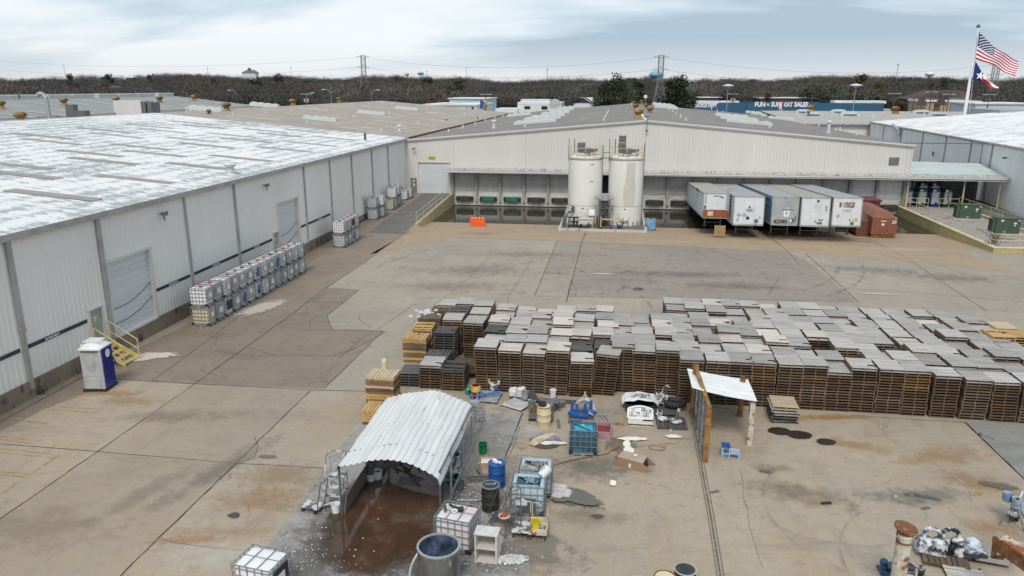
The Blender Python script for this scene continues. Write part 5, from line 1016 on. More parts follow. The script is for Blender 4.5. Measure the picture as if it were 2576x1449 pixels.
# 4
rt,wd,ht,Ln=TRP[3]; plate(rt,-.15,.55,ht-1.05,ht-.55,TB,'repaired_panel',-.008); b=MB(); b.t((-.08+.3-.05,-.02,ht-.3),(-.08+.3-.05,0,ht-.3),.13,n=16); b.build('round_badge',mat('dark_badge',(.05,.09,.12),rough=.5),rt); text('5547',.26,(.93,-.02,ht-.95),(R(90),R(-90),0),INK,'unit_number',rt) 
b=MB(); b.add([(.25,-.02,1.62),(.45,-.02,1.5),(.5,-.02,1.42),(.6,-.02,1.52),(.78,-.02,1.58),(.62,-.02,1.66),(.5,-.02,1.56),(.42,-.02,1.66)],[(0,1,7),(1,2,6,7),(2,3,5,6),(3,4,5)]); b.build('bird_emblem',GREY,rt)
plate(rt,-.05,.15,1.3,1.55,TFG,'holder',-.02); plate(rt,.2,.65,1.2,1.38,GREY,'gladhand_box',-.05)
# 5
rt,wd,ht,Ln=TRP[4]; REDI=mat('maroon_ink',(.17,.02,.03),rough=.6); text('CRETE',.34,(.12,-.02,ht-.55),FRONT,REDI,'lettering',rt,bold=.012); text('CARRIER',.24,(.12,-.02,ht-.80),FRONT,REDI,'lettering',rt,bold=.008)
b=MB()
for k in range(6): b.b(-.72,-.52,-.02,-.012,ht-.85+k*.075,ht-.80+k*.075)
b.build('tower_emblem',REDI,rt); text('800-998-2221',.12,(0,-.02,ht-1.12),FRONT,INK,'phone_number',rt); text('cretecarrier.com',.10,(0,-.02,ht-1.26),FRONT,INK,'web_address',rt)
plate(rt,-.9,-.6,1.75,2.05,TFG,'placard',-.012,R(45)); plate(rt,.25,.33,1.45,1.65,INK,'sticker'); plate(rt,.5,.68,1.45,1.7,YELB,'yellow_sticker'); plate(rt,.75,.95,1.45,1.75,TFG,'holder',-.02); plate(rt,.35,.65,1.15,1.4,GREY,'gladhand_box',-.06)
b=MB(); b.add([(-wd/2-.024,.25,2.4),(-wd/2-.024,1.6,1.2),(-wd/2-.024,3.2,1.2),(-wd/2-.024,1.4,3.3),(-wd/2-.024,.3,3.6)],[(4,3,2,1,0)]); b.build('red_swoosh',mat('dark_red_paint',(.16,.012,.02),rough=.5),rt)
# pallet propped under the first trailer
rt=E('pallet_block','pale pallet standing upright under the battered trailer','pallet',(TRP[0][0].location.x+.35,71.6,-.1)); b=MB()
for k in range(6): b.b(-.5+k*.17,-.36+k*.17,-.02,0,0,1.0)
b.b(-.5,.5,0,.09,.0,.09); b.b(-.5,.5,0,.09,.45,.55); b.b(-.5,.5,0,.09,.9,1.0); b.build('boards',mat('fresh_pallet_wood',(.42,.27,.14),(.33,.20,.10),rough=.8,scale=4,stretch=(4,4,1)),rt)
# ---- compactor containers
def container(x,y,z0,wd,ln,ht,label,m):
    rt=E('waste_container',label,'container',(x,y,z0),0,'rust-brown waste containers'); b=MB(); h0=.25; c=.55
    pr=[(-wd/2,h0+.1),(-wd/2,ht-c*.8),(-wd/2+c,ht),(wd/2-c,ht),(wd/2,ht-c*.8),(wd/2,h0+.1),(wd/2-.3,h0),(-wd/2+.3,h0)]
    k=len(pr); fr=[(px*.97,0,pz if pz<ht-.01 else pz-.5) for px,pz in pr]; mid=[(px,.9,pz) for px,pz in pr]; bk=[(px,ln,pz) for px,pz in pr]
    b.add(fr+mid+bk,[tuple(range(k))]+[(k*j+i,k*j+(i+1)%k,k*(j+1)+(i+1)%k,k*(j+1)+i) for j in (0,1) for i in range(k)]+[tuple(range(2*k,3*k))[::-1]]); b.build('shell',m,rt)
    b=MB(); 
    for s in (-1,1): b.b(s*.45-.07,s*.45+.07,-.15,ln,0,.24); b.b(s*.3-.04,s*.3+.04,-.04,.0,.3,.95)
    b.b(-wd/2+.1,wd/2-.1,-.06,0,.35,.45); b.b(-wd/2,wd/2,-.1,.02,.12,.26); b.build('skid',RUST,rt)
    return rt
DM=mat('brown_container_paint',(.23,.085,.045),(.19,.07,.04),rough=.55,scale=1.5,c3=(.10,.045,.03),s3=4,t3=.64); DM2=mat('dark_brown_container_paint',(.12,.06,.04),(.09,.045,.03),rough=.6,scale=1.5)
q=P(2213,572,Y=74.5); rt=container(q.x+.35,74.4,WZ(74.4)-.05,2.3,7,2.45,'orange-brown waste container marked 20 by the yellow wall',DM); text('20',.42,(.85,-.02,1.55),FRONT,PAPER,'chalk_number',rt,bold=.01); text('85',.2,(1.0,-.02,1.85),FRONT,PAPER,'chalk_number',rt); plate(rt,-.25,-.0,1.2,1.42,PAPER,'sticker',-.02); plate(rt,-.35,.15,1.6,1.68,PAPER,'lettering',-.02)
q=P(2184,572,Y=75.5); rt=container(q.x-.35,75.2,WZ(75)-.05,1.7,3.5,2.0,'dark brown waste container tucked beside the white lettered trailer',DM2); plate(rt,.3,.6,1.1,1.2,PAPER,'lettering',-.02)
rt=E('compactor','dark red compactor head behind the brown waste container','compactor',(q.x+1.6,82.5,WZ(82))); b=MB(); b.b(-1.8,1.6,0,3,.2,2.75); b.b(-1.9,1.7,-.1,3,2.75,2.9); b.build('housing',mat('dark_red_paint2',(.12,.03,.03),rough=.6),rt)
# ======================= caged liquid totes
ORD=['first','second','third','fourth','fifth','sixth','seventh','eighth','ninth','tenth','eleventh','twelfth','thirteenth','fourteenth','fifteenth','sixteenth','seventeenth','eighteenth','nineteenth','twentieth','twenty-first','twenty-second','twenty-third','twenty-fourth','twenty-fifth','twenty-sixth']
TW,TD,TH=1.03,.95,1.16
def cage_mesh(w=TW,d=TD,h=TH,r=.014,openfront=False,low=None):
    b=MB(); x,y=w/2,d/2
    for z in [.18,.42,.64,.86,1.06,h]:
        if low and z>low: continue
        b.path([(-x,-y,z),(x,-y,z),(x,y,z),(-x,y,z)],r,4,True)
    for i in range(6): 
        q=-x+w*i/5
        for yy in (-y,y): b.t((q,yy,.14),(q,yy,low or h),r*.9,n=4)
    for i in range(1,5):
        q=-y+d*i/5
        for xx in (-x,x): b.t((xx,q,.14),(xx,q,low or h),r*.9,n=4)
    if not low:
        for q in (-.17,.17): b.t((q,-y,h),(q,y,h),r,n=4)
        b.t((-x,0,h),(x,0,h),r*.8,n=4)
    return b
def base_mesh():
    b=MB(); x,y=TW/2,TD/2
    b.b(-x,x,-y,-y+.06,.10,.15); b.b(-x,x,y-.06,y,.10,.15); b.b(-x,-x+.06,-y+.06,y-.06,.10,.15); b.b(x-.06,x,-y+.06,y-.06,.10,.15)
    for s in (-1,0,1):
        for t in (-1,0,1): b.c(s*(x-.08),t*(y-.07),.03,.14,.12,.07)
    for s in (-1,0,1): b.b(-x,x,s*(y-.06)-.05,s*(y-.06)+.05,0,.03)
    b.b(-x+.06,x-.06,-y+.06,y-.06,.12,.16); b.mi=1
    for s in (-1,1):
        for t in (-1,1): b.b(s*x-.13 if s>0 else -x-.012,s*x+.012 if s>0 else -x+.13,t*y-.11 if t>0 else -y-.012,t*y+.012 if t>0 else -y+.11,.10,.235)
    b.mi=0; return b
def bottle_mesh(h=TH-.03):
    b=MB(); b.bev(-TW/2+.03,TW/2-.03,-TD/2+.03,TD/2-.03,.165,h,.09,3); return b
TM_={}
def part(key,fn,m,sm=False):
    k=(key,m.name)
    if k not in TM_: o=fn().build(key,[m,BLACK] if key=='pallet_base' else m,None,sm); TM_[k]=o.data; bpy.data.objects.remove(o)
    return TM_[k]
def addp(rt,name,me,loc=(0,0,0)):
    o=bpy.data.objects.new(name,me); COL.objects.link(o); o.parent=rt; o.location=loc; return o
def cap_mesh(): b=MB(); b.cyl(0,0,TH-.04,TH+.0,.13,n=14); b.cyl(0,0,TH,TH+.025,.10,n=14); return b
def pan_mesh():  b=MB(); b.b(TW/2+.012,TW/2+.02,-.33,.33,.45,1.0); return b
def lab_mesh():  b=MB(); b.b(TW/2+.021,TW/2+.026,-.14,.16,.55,.83); return b
def lab2_mesh(): b=MB(); b.b(TW/2+.021,TW/2+.026,-.2,.12,.35,.72); b.ball((TW/2+.01,.0,.86),.11); return b
def fpan_mesh(): b=MB(); b.b(-.2,.25,-TD/2-.02,-TD/2-.012,.45,.9); return b
def foot_mesh(): 
    b=MB()
    for s in (-1,1): b.b(s*(TW/2-.02)-.12 if s>0 else -TW/2,s*TW/2 if s>0 else -TW/2+.14,-TD/2-.015,-TD/2+.05,.10,.24); b.b(TW/2-.03,TW/2+.015,s*(TD/2-.12)-.08,s*(TD/2-.12)+.08,.10,.24)
    return b
def tote(loc,label,bm=PLA,cap=None,panel=0,rz=0,group=None,foot=True):
    rt=E('caged_tote',label,'tote',loc,rz,group)
    addp(rt,'bottle',part('bottle',bottle_mesh,bm,True)); addp(rt,'cage',part('cage',cage_mesh,CAGE)); addp(rt,'pallet_base',part('pallet_base',base_mesh,GALV))
    if cap: addp(rt,'cap',part('cap',cap_mesh,cap))
    if panel in (1,2,3): addp(rt,'side_plate',part('side_plate',pan_mesh,TRIM if panel<3 else BLACK))
    if panel in (1,4,5): addp(rt,'paper_label',part('paper_label',lab_mesh,PAPER))
    if panel==6: addp(rt,'blue_label',part('blue_label',lab2_mesh,BLUEP))
    if panel==2: addp(rt,'paper_label',part('paper_label',lab_mesh,PAPER),(0,-.15,.15))
    return rt
capn={id(RED):'red cap',id(BLACK):'black cap',id(BLUEP):'blue cap'}
caps=[RED,RED,None,RED,RED,BLACK,BLACK,RED,RED,BLACK,BLUEP,RED,RED,RED]
topb=[PLA,PLAG,PLA,PLAG,PLA,PLA,PLA,PLA,PLA,PLAG,PLA,PLAG,PLA,PLA]; botb=[PLAY,PLAG,PLA,PLAG,PLAG,PLA,PLA,PLA,PLA,PLAG,PLAG,PLA,PLAG,PLA]
tp=[1,1,4,2,2,1,6,4,1,6,4,2,4,5]; bp_=[5,1,3,1,6,2,6,5,1,0,5,1,2,4]
for i in range(14):
    y=39.0+.965*i; x=-23.35+.035*i*.4+rnd.uniform(-.03,.03)
    cn='with a '+capn[id(caps[i])] if caps[i] else 'with a plain pale cap'
    tote((x,y,0),f'{ORD[i]} tote from the near end in the long lower row' if i else 'yellowed cream caged tote at the near bottom end of the long double row',botb[i],None,bp_[i],rnd.uniform(-.02,.02),'caged totes in the long double row by the left wall')
    tote((x+rnd.uniform(-.03,.03),y+rnd.uniform(-.03,.03),TH),f'{ORD[i]} upper-row tote {cn}, counted from the near end',topb[i],caps[i],tp[i],rnd.uniform(-.02,.02),'caged totes in the long double row by the left wall')
c2=[BLACK,RED,RED,RED]
for i in range(4):
    y=61.3+1.0*i
    tote((-23.3,y,0),f'{ORD[i]} caged tote from the near end in the lower row of the short double stack',[PLAG,PLAG,PLA,PLA][i],None,[4,2,6,5][i],rnd.uniform(-.03,.03),'caged totes in the short double row past the second roll-up door')
    tote((-23.3,y,TH),f'{ORD[i]} caged tote from the near end on top of the short double stack',PLA,c2[i],[0,4,3,5][i],rnd.uniform(-.03,.03),'caged totes in the short double row past the second roll-up door')
def RPt(x,y):
    z=0
    for k in range(8): p=P((1340+x/4.025)/1.5652,(520+y/4.025)/1.5652,z=z); z=max(0,.86*(p.y-68)/23)
    return p,z
g3='caged totes standing in the corner by the ramp'
for x,y,n,bm,cp_,l in [(505,1400,2,PLAG,BLACK,'front stack nearest the camera'),(618,1358,2,PLA,None,'stack just behind the nearest one'),(768,1245,1,PLAY,RED,'single tote in front of the taller pair'),(815,1222,2,PLA,BLACK,'tall stack behind the single cream tote'),(868,1180,2,PLA,RED,'tallest-looking stack farther back against the wall'),(990,1088,1,PLA,BLACK,'single tote near the dark green door'),(1055,1058,1,PLA,None,'farthest tote beside the dark green door'),(968,1062,1,PLA,BLACK,'tote squeezed behind the others against the wall')]:
    p,z=RPt(x,y)
    for k in range(n): tote((p.x,p.y+.48,z+k*TH),('upper' if k else ('lower' if n==2 else 'lone'))+' caged tote by the ramp, '+l,bm if k or n==1 else PLAG,cp_ if k==n-1 else None,5 if k else 0,rnd.uniform(-.04,.04),g3)
# blue tote by the silo kerb
q=P(1636,577,z=-.28); tote((q.x,q.y+.5,-.45),'small caged tote half full of bright blue liquid right of the silos',mat('blue_liquid_bottle',(.08,.26,.55),(.30,.55,.65),rough=.4,scale=3),BLACK,0)
# ======================= portable toilet
GP=mat('grey_shell',(.42,.43,.43),(.36,.37,.37),rough=.5,scale=3); WR=mat('white_translucent_roof',(.72,.74,.75),(.64,.66,.67),rough=.4,scale=4); NB=mat('navy_door',(.012,.022,.22),(.01,.016,.15),rough=.4,scale=2)
pt=E('portable_toilet','grey portable toilet with navy blue door and white domed roof','portable toilet',(-23.1,29.4,0),R(7))
b=MB(); b.b(-.6,.6,-.56,.56,0,.12); b.build('skid_base',BLACK,pt)
b=MB(); b.bev(-.55,.55,-.52,.52,.12,2.02,.08,2); b.build('shell',GP,pt,True)
b=MB(); b.b(-.42,.42,-.535,-.52,.75,1.72); b.b(-.40,.40,-.55,-.52,.18,.62); b.b(-.46,-.42,-.54,-.52,.2,1.85); b.b(.42,.46,-.54,-.52,.2,1.85)
for k in range(9): a=R(20+140*k/8); b.c(.38*math.cos(a),-.53,1.62+.2*math.sin(a),.1,.03,.03)
for s in (-1,1): 
    for k in range(3): b.bar((s*(.04+.07*k),-.545,1.0-.0),(s*(.12+.09*k),-.545,1.5),.02,.02)
b.build('rib_panel',GP,pt); b=MB(); b.b(-.44,.44,-.545,-.52,1.86,1.95); b.build('vent_screen',GREY,pt)
b=MB(); b.b(.55,.575,-.44,.46,.14,1.98); 
for k in range(7): b.bar((.585,-.3+.09*k,1.9),(.585,-.42+.14*k,.3),.012,.02)
d_=b.build('door',NB,pt); b=MB(); b.at(.59,.02,1.68,0,0,R(90)); b.lathe([(.19,0),(.19,.01)],20); b.M=None; b.build('round_sign',PAPER,d_); b=MB(); b.t((.58,.40,.95),(.68,.44,1.15),.03); b.t((.68,.44,1.15),(.6,.44,1.35),.03); b.build('handle',NB,d_)
b=MB(); n=10
for i in range(n+1):
    t=i/n; x=-.56+1.12*t; hz_=2.02+.26*math.sin(PI*t)**.6
    for j in range(7): u=j/6; b.v.append((x,-.54+1.08*u,2.0+(hz_-2.0)*(math.sin(PI*u)**.35 if 0<j<6 else .05)))
for i in range(n):
    for j in range(6): k=i*7+j; b.f.append((k,k+7,k+8,k+1)); b.m.append(0)
b.b(-.57,.575,-.55,.55,1.96,2.03); r0=b.build('roof',WR,pt,True); b=MB(); 
for k in range(7): b.bar((-.4,-.3+.1*k,2.29),(.4,-.3+.1*k,2.29),.02,.05)
b.build('roof_rib',WR,r0); b=MB(); b.cyl(-.45,-.35,2.05,2.2,.05); b.build('vent_pipe',WR,pt); pt.scale=(.88,.95,1.02)
# ======================= yellow steps
st=E('steps','yellow steel steps with handrails below the first green-grey door','steps',(XW+.1,32.65,0)); 
b=MB()
for s in (-.55,.55): b.bar((.15,s,.86),(1.55,s,.08),.05,.22)
b.build('stringer',YEL,st)
for k in range(4): b=MB(); b.b(.15+.34*k,.15+.34*k+.30,-.53,.53,.66-.2*k,.70-.2*k); b.build('tread',YEL,st)
for s in (-.58,.58):
    b=MB(); b.t((.1,s,.8),(.1,s,1.95),.03); b.t((1.55,s,.0),(1.55,s,1.05),.03); b.t((.1,s,1.95),(1.55,s,1.05),.03); b.t((.1,s,1.4),(1.55,s,.55),.025); b.build('handrail',YEL,st)
st2=dup(st,(XW+.1,53.15,0),None,'yellow steel steps with handrails half hidden behind the row of caged totes')
# small things by the left wall
b=MB(); b.cyl(0,0,-.02,.62,.14,n=16); b.lathe([(.14,.62),(.11,.70),(.04,.73)],16); o=b.build('bollard',mat('cream_paint',(.62,.56,.34),(.55,.48,.28),rough=.6)); o.location=(-10.6,33.2,.35); o.scale=(1,1,1.0); o.location=tuple(G(968,938).xy)+(0,); tag(o,'cream yellow bollard behind the pallet stacks','bollard')
b=MB(); b.cyl(0,0,0,.02,.33,n=20); b.lathe([(.36,.0),(.36,.016),(.34,.016)],20,cap=False); o=b.build('manhole_cover',mat('iron_lid',(.10,.085,.07),(.07,.06,.05),rough=.8,scale=10)); q=G(1606,727); o.location=(q.x,q.y,.012); tag(o,'dark round manhole cover in the open yard','manhole cover')
# ======================= pallets
PW,PD,PH=1.016,1.22,.127
def pal(b,x,y,z,rz,mi,rot90=False,detail=2,mi2=None,flip=False,vr=None):
    """one pallet: deck boards along local X, three stringers along Y"""
    b.M=Matrix.Translation((x,y,z))@Matrix.Rotation(rz+(PI/2 if rot90 else 0),4,'Z')@(Matrix.Translation((0,0,PH))@Matrix.Rotation(PI,4,'X') if flip else Matrix.Identity(4)); hx,hy=PW/2,PD/2
    b.mi=mi if mi2 is None else mi2
    for s in (-hx+.02,0,hx-.02): b.b(s-.019,s+.019,-hy+.004,hy-.004,.017,.110)
    b.mi=mi; n=8 if detail>1 else 7; w=PD/n
    for i in range(n):
        g=.010+.006*((i*7)%3)
        if vr is None: b.b(-hx,hx,-hy+w*i+g/2,-hy+w*(i+1)-g/2,.110,.127-.001*(i%2)); continue
        if vr.random()<.035: continue
        g+=vr.uniform(-.004,.014); e0,e1,q0,q1,zt=vr.uniform(-.012,.012),vr.uniform(-.012,.012),vr.uniform(-.008,.008),vr.uniform(-.008,.008),.127+vr.uniform(-.004,.003)
        y0_,y1_=-hy+w*i+g/2,-hy+w*(i+1)-g/2; x0_=-hx; x1_=hx if vr.random()>.08 else hx*vr.uniform(.2,.9)
        b.add([(x0_+e0,y0_+q0,.110),(x1_+e1,y0_+q1,.110),(x1_+e1,y1_+q1,.110),(x0_+e0,y1_+q0,.110),(x0_+e0,y0_+q0,zt),(x1_+e1,y0_+q1,zt),(x1_+e1,y1_+q1,zt),(x0_+e0,y1_+q0,zt)],[(3,2,1,0),(4,5,6,7),(0,1,5,4),(1,2,6,5),(2,3,7,6),(3,0,4,7)])
    for i in (0,1,3,4,6) if detail>1 else (0,6): q=-hy+PD*i/7; b.b(-hx,hx,q,q+.12,0,.017)
    b.M=None; b.mi=0
def woodmat(name,a,c,d,rand=.22):
    m=mat(name,a,c,rough=.85,scale=1.4,det=3,th=.5,wid=.3,stretch=(.5,8,1),c3=d,s3=7,t3=.66,rand=rand); return m
WG=woodmat('grey_pallet_wood',(.455,.43,.405),(.28,.265,.25),(.12,.115,.11)); WP=woodmat('pinkish_pallet_wood',(.57,.515,.465),(.37,.335,.305),(.22,.19,.17)); WD=woodmat('dark_pallet_wood',(.11,.105,.10),(.06,.058,.056),(.20,.19,.18)); WY=woodmat('yellow_pallet_wood',(.52,.34,.14),(.40,.25,.10),(.25,.15,.07),.15); WB=woodmat('brown_pallet_wood',(.155,.095,.055),(.08,.054,.036),(.07,.05,.04)); WO=woodmat('orange_pallet_wood',(.24,.135,.065),(.15,.09,.045),(.1,.06,.035)); WT=woodmat('pale_new_pallet_wood',(.52,.42,.29),(.42,.33,.22),(.3,.22,.15),.1)
WSH=woodmat('mid_brown_pallet_wood',(.19,.135,.09),(.10,.075,.055),(.07,.05,.04))
WM=[WG,WP,WD,WY,WB,WO,WT,WSH]; KIND={'grey':0,'pink':1,'dark':2,'yellow':3,'brown':4,'orange':5,'pale':6,'mid':7}
PM={}
def palmesh(kind,flip=False):
    k=(kind,flip,rp.randrange(6))
    if k not in PM:
        b=MB(); pal(b,0,0,0,0,0,flip=flip,mi2=1,vr=rp); o=b.build('wooden_pallet',[WM[KIND[kind]],WM[KIND[{'grey':'mid','pink':'orange','dark':'dark','yellow':'yellow','brown':'brown','orange':'orange','pale':'pale','mid':'brown'}[kind]]]]); PM[k]=o.data; bpy.data.objects.remove(o)
    return PM[k]
PN={'grey':'grey','pink':'pale pinkish','dark':'blackened','yellow':'yellow','brown':'brown','orange':'orange-brown','pale':'pale new','mid':'brown'}
NP=[0]
rp=random.Random(3)
def place_pal(x,y,z,rz,kind,label,rot90=False,flip=False,group='pallets lying in the great block of stacks'):
    o=bpy.data.objects.new('wooden_pallet',palmesh(kind,flip)); COL.objects.link(o); o.location=(x,y,z); o.rotation_euler=(0,0,rz+(PI/2 if rot90 else 0)); tag(o,label,'pallet',group); NP[0]+=1; return o
SB=MB()
fr=[(-5.9,31.4,16.7),(-4.85,31.45,16.4),(-3.79,31.5,15.1),(-2.8,31.4,16.6),(-1.72,31.35,13.7),(-.68,31.7,16.2),(.2,32.2,16.6),(1.17,32.15,16.2),(2.14,32.1,16.6),(3.1,31.35,16.4),(4.14,31.35,16.4),(5.17,31.35,16.2),(6.17,31.35,16.1),(7.21,31.35,15.7),(8.22,31.35,15.7),(9.25,31.35,14.1),(10.26,31.35,16.0),(11.31,31.35,15.8),(12.36,31.3,15.7),(13.5,31.25,14.8),(14.65,31.2,14.4),(15.8,31.15,13.9),(16.9,31.1,14.2),(17.95,31.1,14)]
def stackfn(x,y,n,top,label,rz=0,below=None,lean=(0,0),full=True,low=0,rot90=False,top2=0,flip=False,runs=None,group='pallets lying in the great block of stacks',names=None):
    """n pallets; the top one (and top2 more) are objects, the rest go in the mass of lower pallets"""
    r=rp; run='mid'; tl=r.uniform(-.03,.03)
    for k in range(n):
        f=k/max(1,n-1)
        if below=='yellow': kd=r.choice(['yellow','yellow','orange','mid','pale','brown'])
        elif below: kd=below
        else:
            if k%r.choice((3,4,5))==0: run=r.choice(['brown','mid','mid','brown','orange','brown','grey' if k>n-4 else 'brown'])
            kd=run
        px=x+lean[0]*f+r.uniform(-.022,.022)+tl*f; py=y+lean[1]*f+r.uniform(-.02,.02); a=rz*(1 if k>n-4 else .25)+r.uniform(-.015,.015)
        if k==n-1: o=place_pal(px,py,k*PH,a,top,label,rot90,flip,group)
        elif k>=n-1-top2: place_pal(px,py,k*PH,a,kd if kd!='grey' else 'mid',names(n-1-k),rot90,False,group)
        elif k>=low: pal(SB,px,py,k*PH,a,KIND[kd],rot90,1)
rows_=[]
tops={}
for ci,(xl,yf,nl) in enumerate(fr):
    nr=8 if ci>=9 else (5 if 6<=ci<=8 else 6)
    for r in range(nr):
        pitch=1.262; n0=nl if r==0 else (16.3-.09*max(0,ci-8))
        if r==0: n=round(nl)
        else:
            n=round(n0+rp.choice([0,0,0,0,0,0,0,-1,1,0,-1] if ci>=9 else [0,0,0,-1,-1,1,-2,0,1,0]))
            if (ci,r) in ((18,2),(16,1),(15,2)): n-=5
            if ci in (11,12) and r==5: n-=2
            if ci<3 and r>=4: n=max(9,n-1)
        tops[(ci,r)]=n
for (ci,r),n in sorted(tops.items()):
    xl,yf,nl=fr[ci]; x=xl+.51+(rp.uniform(-.06,.06) if r else 0); y=yf+.62+1.262*r; rz=rp.uniform(-.02,.02); lean=(rp.uniform(-.08,.08),rp.uniform(-.04,.04))
    if r and ci<9: rz=rp.uniform(-.06,.06); x+=rp.uniform(-.06,.06)-.02*r
    if r and ci>=9: x+=-.02*r
    k=rp.random(); top='grey' if k<(.74 if ci>=9 else .58) else ('pink' if k<.95 else 'dark' if ci<9 and k>.97 else 'grey')
    if r>=6: top=rp.choice(['pink','grey','grey'])
    if (ci,r)==(4,0): rz=.07; lean=(.05,-.15)
    if (ci,r)==(5,0): rz=-.16; lean=(.25,-.22); top='pink'
    if (ci,r)==(4,1): rz=.12; top='dark'; 
    if (ci,r) in ((3,0),(2,0)): top='pink'
    nb=[tops.get((ci+a,r+c),0) for a,c in ((-1,0),(1,0),(0,-1))]
    low=0 if (r==0 or min(nb[0],nb[1])==0 or min(nb)==0) else max(0,min(nb)-2)
    if ci==6 and r==0: low=0
    rowt=f'the {ORD[r]} row of the block' if r else 'the front row of the block'
    lab=f'{PN[top]} pallet topping the {ORD[ci]} stack from left in {rowt}'
    stackfn(x,y,n,top,lab,rz,None,lean,low=low,top2=(5 if r==0 else 0),names=(lambda d,ci=ci: f'brown pallet {ORD[d]} below the top of the {ORD[ci]} front-row stack from the left'))
# yellow stacks at the right end behind
for x,y,n,top,l in [(18.0+.51,36.5+.6,16,'yellow','yellow-wood pallet topping the fresh stack at the right rear of the block, left one'),(19.05+.51,36.6+.6,16,'yellow','yellow-wood pallet topping the fresh stack cut by the right edge of the picture')]:
    stackfn(x,y,n,'yellow',l,.03,'yellow')
stackfn(19.3,38.5,16,'pale','pale pallet on the stack behind the yellow ones at the right edge',.02,'yellow',low=9); stackfn(18.3,38.6,15,'grey','grey pallet on the stack behind the yellow ones',.02,None,low=8)
# the untidy cluster on the left
def cl(xl,xr,yt,Yf,top,label,below=None,rot90=False,rz=0,lean=(0,0),flip=False,low=0,sh=0):
    p=P((xl+xr)/2,yt,Y=Yf); n=max(2,round(p.z/PH)); dpt=(PW if rot90 else PD)/2
    stackfn(p.x+sh,Yf+dpt,n,top,label,rz,below,lean,rot90=rot90,flip=flip,low=low,group='pallets in the untidy stacks left of the block')
cl(913,976,1037,27.3,'yellow','yellow pallet on the low stack behind the curved-roof shed','yellow',True,.02)
cl(922,984,950,28.4,'pale','pale pallet with lengthwise boards on the tall yellow stack by the shed','yellow',True,-.02)
cl(1000,1054,938,31.5,'dark','blackened pallet on the dark stack right of the pale one','dark',False,.05)
cl(1050,1110,919,31.4,'grey','grey pallet on the narrow stack left of the slatted frame one',None,False,.03)
cl(1108,1168,932,31.3,'dark','open slatted grey pallet lying upside down on a brown stack','brown',False,.02,flip=True)
cl(1066,1124,896,32.9,'dark','black pallet with lengthwise boards in the middle of the untidy stacks','brown',True,-.05,low=2)
cl(1138,1196,918,32.7,'brown','brown pallet with lengthwise boards leaning between stacks','brown',True,-.08,low=3)
cl(1015,1069,850,34.6,'yellow','bright yellow pallet with lengthwise boards on the left edge stack','yellow',True,0)
cl(1090,1140,838,34.2,'dark','dark grey pallet topping the tall stack right of the bright yellow one','dark',False,.03)
cl(1034,1084,826,36.2,'yellow','yellow pallet lying upside down showing its four openings','yellow',False,.06,flip=True)
cl(1112,1160,806,36.0,'grey','grey pallet on the stack right of the upside-down yellow one',None,False,.04)
cl(1170,1212,815,35.2,'grey','grey pallet bridging towards the great block from the left',None,False,-.04)
cl(1050,1104,800,37.6,'mid','brown pallet with torn plastic film at the back left','mid',True,.08)
cl(1085,1134,786,38.6,'brown','brown pallet with lengthwise boards at the back left corner','brown',True,.05)
cl(1100,1145,768,39.4,'grey','grey pallet leaning at the far left back corner',None,False,-.05)
cl(1149,1194,763,39.4,'pink','pale pallet on the brown stack in the far left back row','mid',False,.0)
cl(1194,1240,768,39.2,'pink','second pale pallet in the far left back row','mid',False,.02)
cl(1128,1172,790,37.2,'dark','blackened pallet lying upside down behind the grey stacks','dark',False,.02,flip=True,low=6)
cl(1180,1230,790,37.2,'pink','pale pallet behind the grey stacks at left','mid',False,.02,low=6)
SB.build('pallet_stacks',WM); o=bpy.data.objects['pallet_stacks']; tag(o,'mass of brown pallets below the topmost ones in the great block','pallets',None,'stuff')
# scraps of film on the pallets
b=MB(); q=P(1062,783,z=2.1)
for k in range(16): x,y=rnd.gauss(0,.25),rnd.gauss(0,.4); b.add([(x,y,rnd.uniform(0,.12)),(x+.18,y+.05,rnd.uniform(0,.1)),(x+.2,y+.22,rnd.uniform(0,.14)),(x+.02,y+.18,.1)],[(0,1,2,3)])
o=b.build('plastic_film',mat('clear_film',(.62,.63,.65),rough=.3,alpha=.6)); o.location=(q.x,q.y,1.95); tag(o,'torn clear plastic film on the brown pallets at back left','plastic film')
print('pallets',NP[0])
# ======================= foreground work area
def at(o,x,y,rz=0,dx=0,dy=0,z=0): q=G(x,y); o.location=(q.x+dx,q.y+dy,z); o.rotation_euler=(0,0,rz); return o
def lib(root,**k): return root
# ---- curved-roof shed
SHD=E('shed','open shed with a white corrugated arched roof over brown water','shed',(-6.7,20.8,0)); SHR=mat('white_corrugated',(.66,.665,.655),(.58,.585,.575),rough=.45,scale=1.2,stretch=(4,.4,1),c3=(.42,.36,.28),s3=2.5,t3=.66,world=True)
prof=[(-8.42,1.62),(-8.36,1.84),(-7.8,2.0),(-7.2,2.14),(-6.85,2.22),(-6.6,2.25),(-6.35,2.22),(-5.9,2.10),(-5.45,1.93),(-5.12,1.76),(-5.02,1.45)]
def pz(x):
    for (a,za),(c,zc) in zip(prof,prof[1:]):
        if a<=x<=c: return za+(zc-za)*(x-a)/(c-a)
    return prof[-1][1]
b=MB(); xs=[]; x=-8.42
while x<-5.02: xs+=[(x,0),(x+.11,0),(x+.135,.035),(x+.175,.035)]; x+=.2
xs.append((-5.02,0)); ny=8; cols=[]
for j in range(ny+1):
    t=j/ny; y=20.42+5.4*t
    for x,q in xs: b.v.append((x+(.02*math.sin(j*1.7)+ .22*t*((x+6.7)/1.7*.12)),y,pz(x)+q+.02*math.sin(x*5+j)+.06*t+ (.012 if j%2 else 0)))
k=len(xs)
for j in range(ny):
    for i in range(k-1): b.f.append((j*k+i,j*k+i+1,(j+1)*k+i+1,(j+1)*k+i)); b.m.append(0)
b.build('roof_sheet',SHR,SHD,world=True)
b=MB()
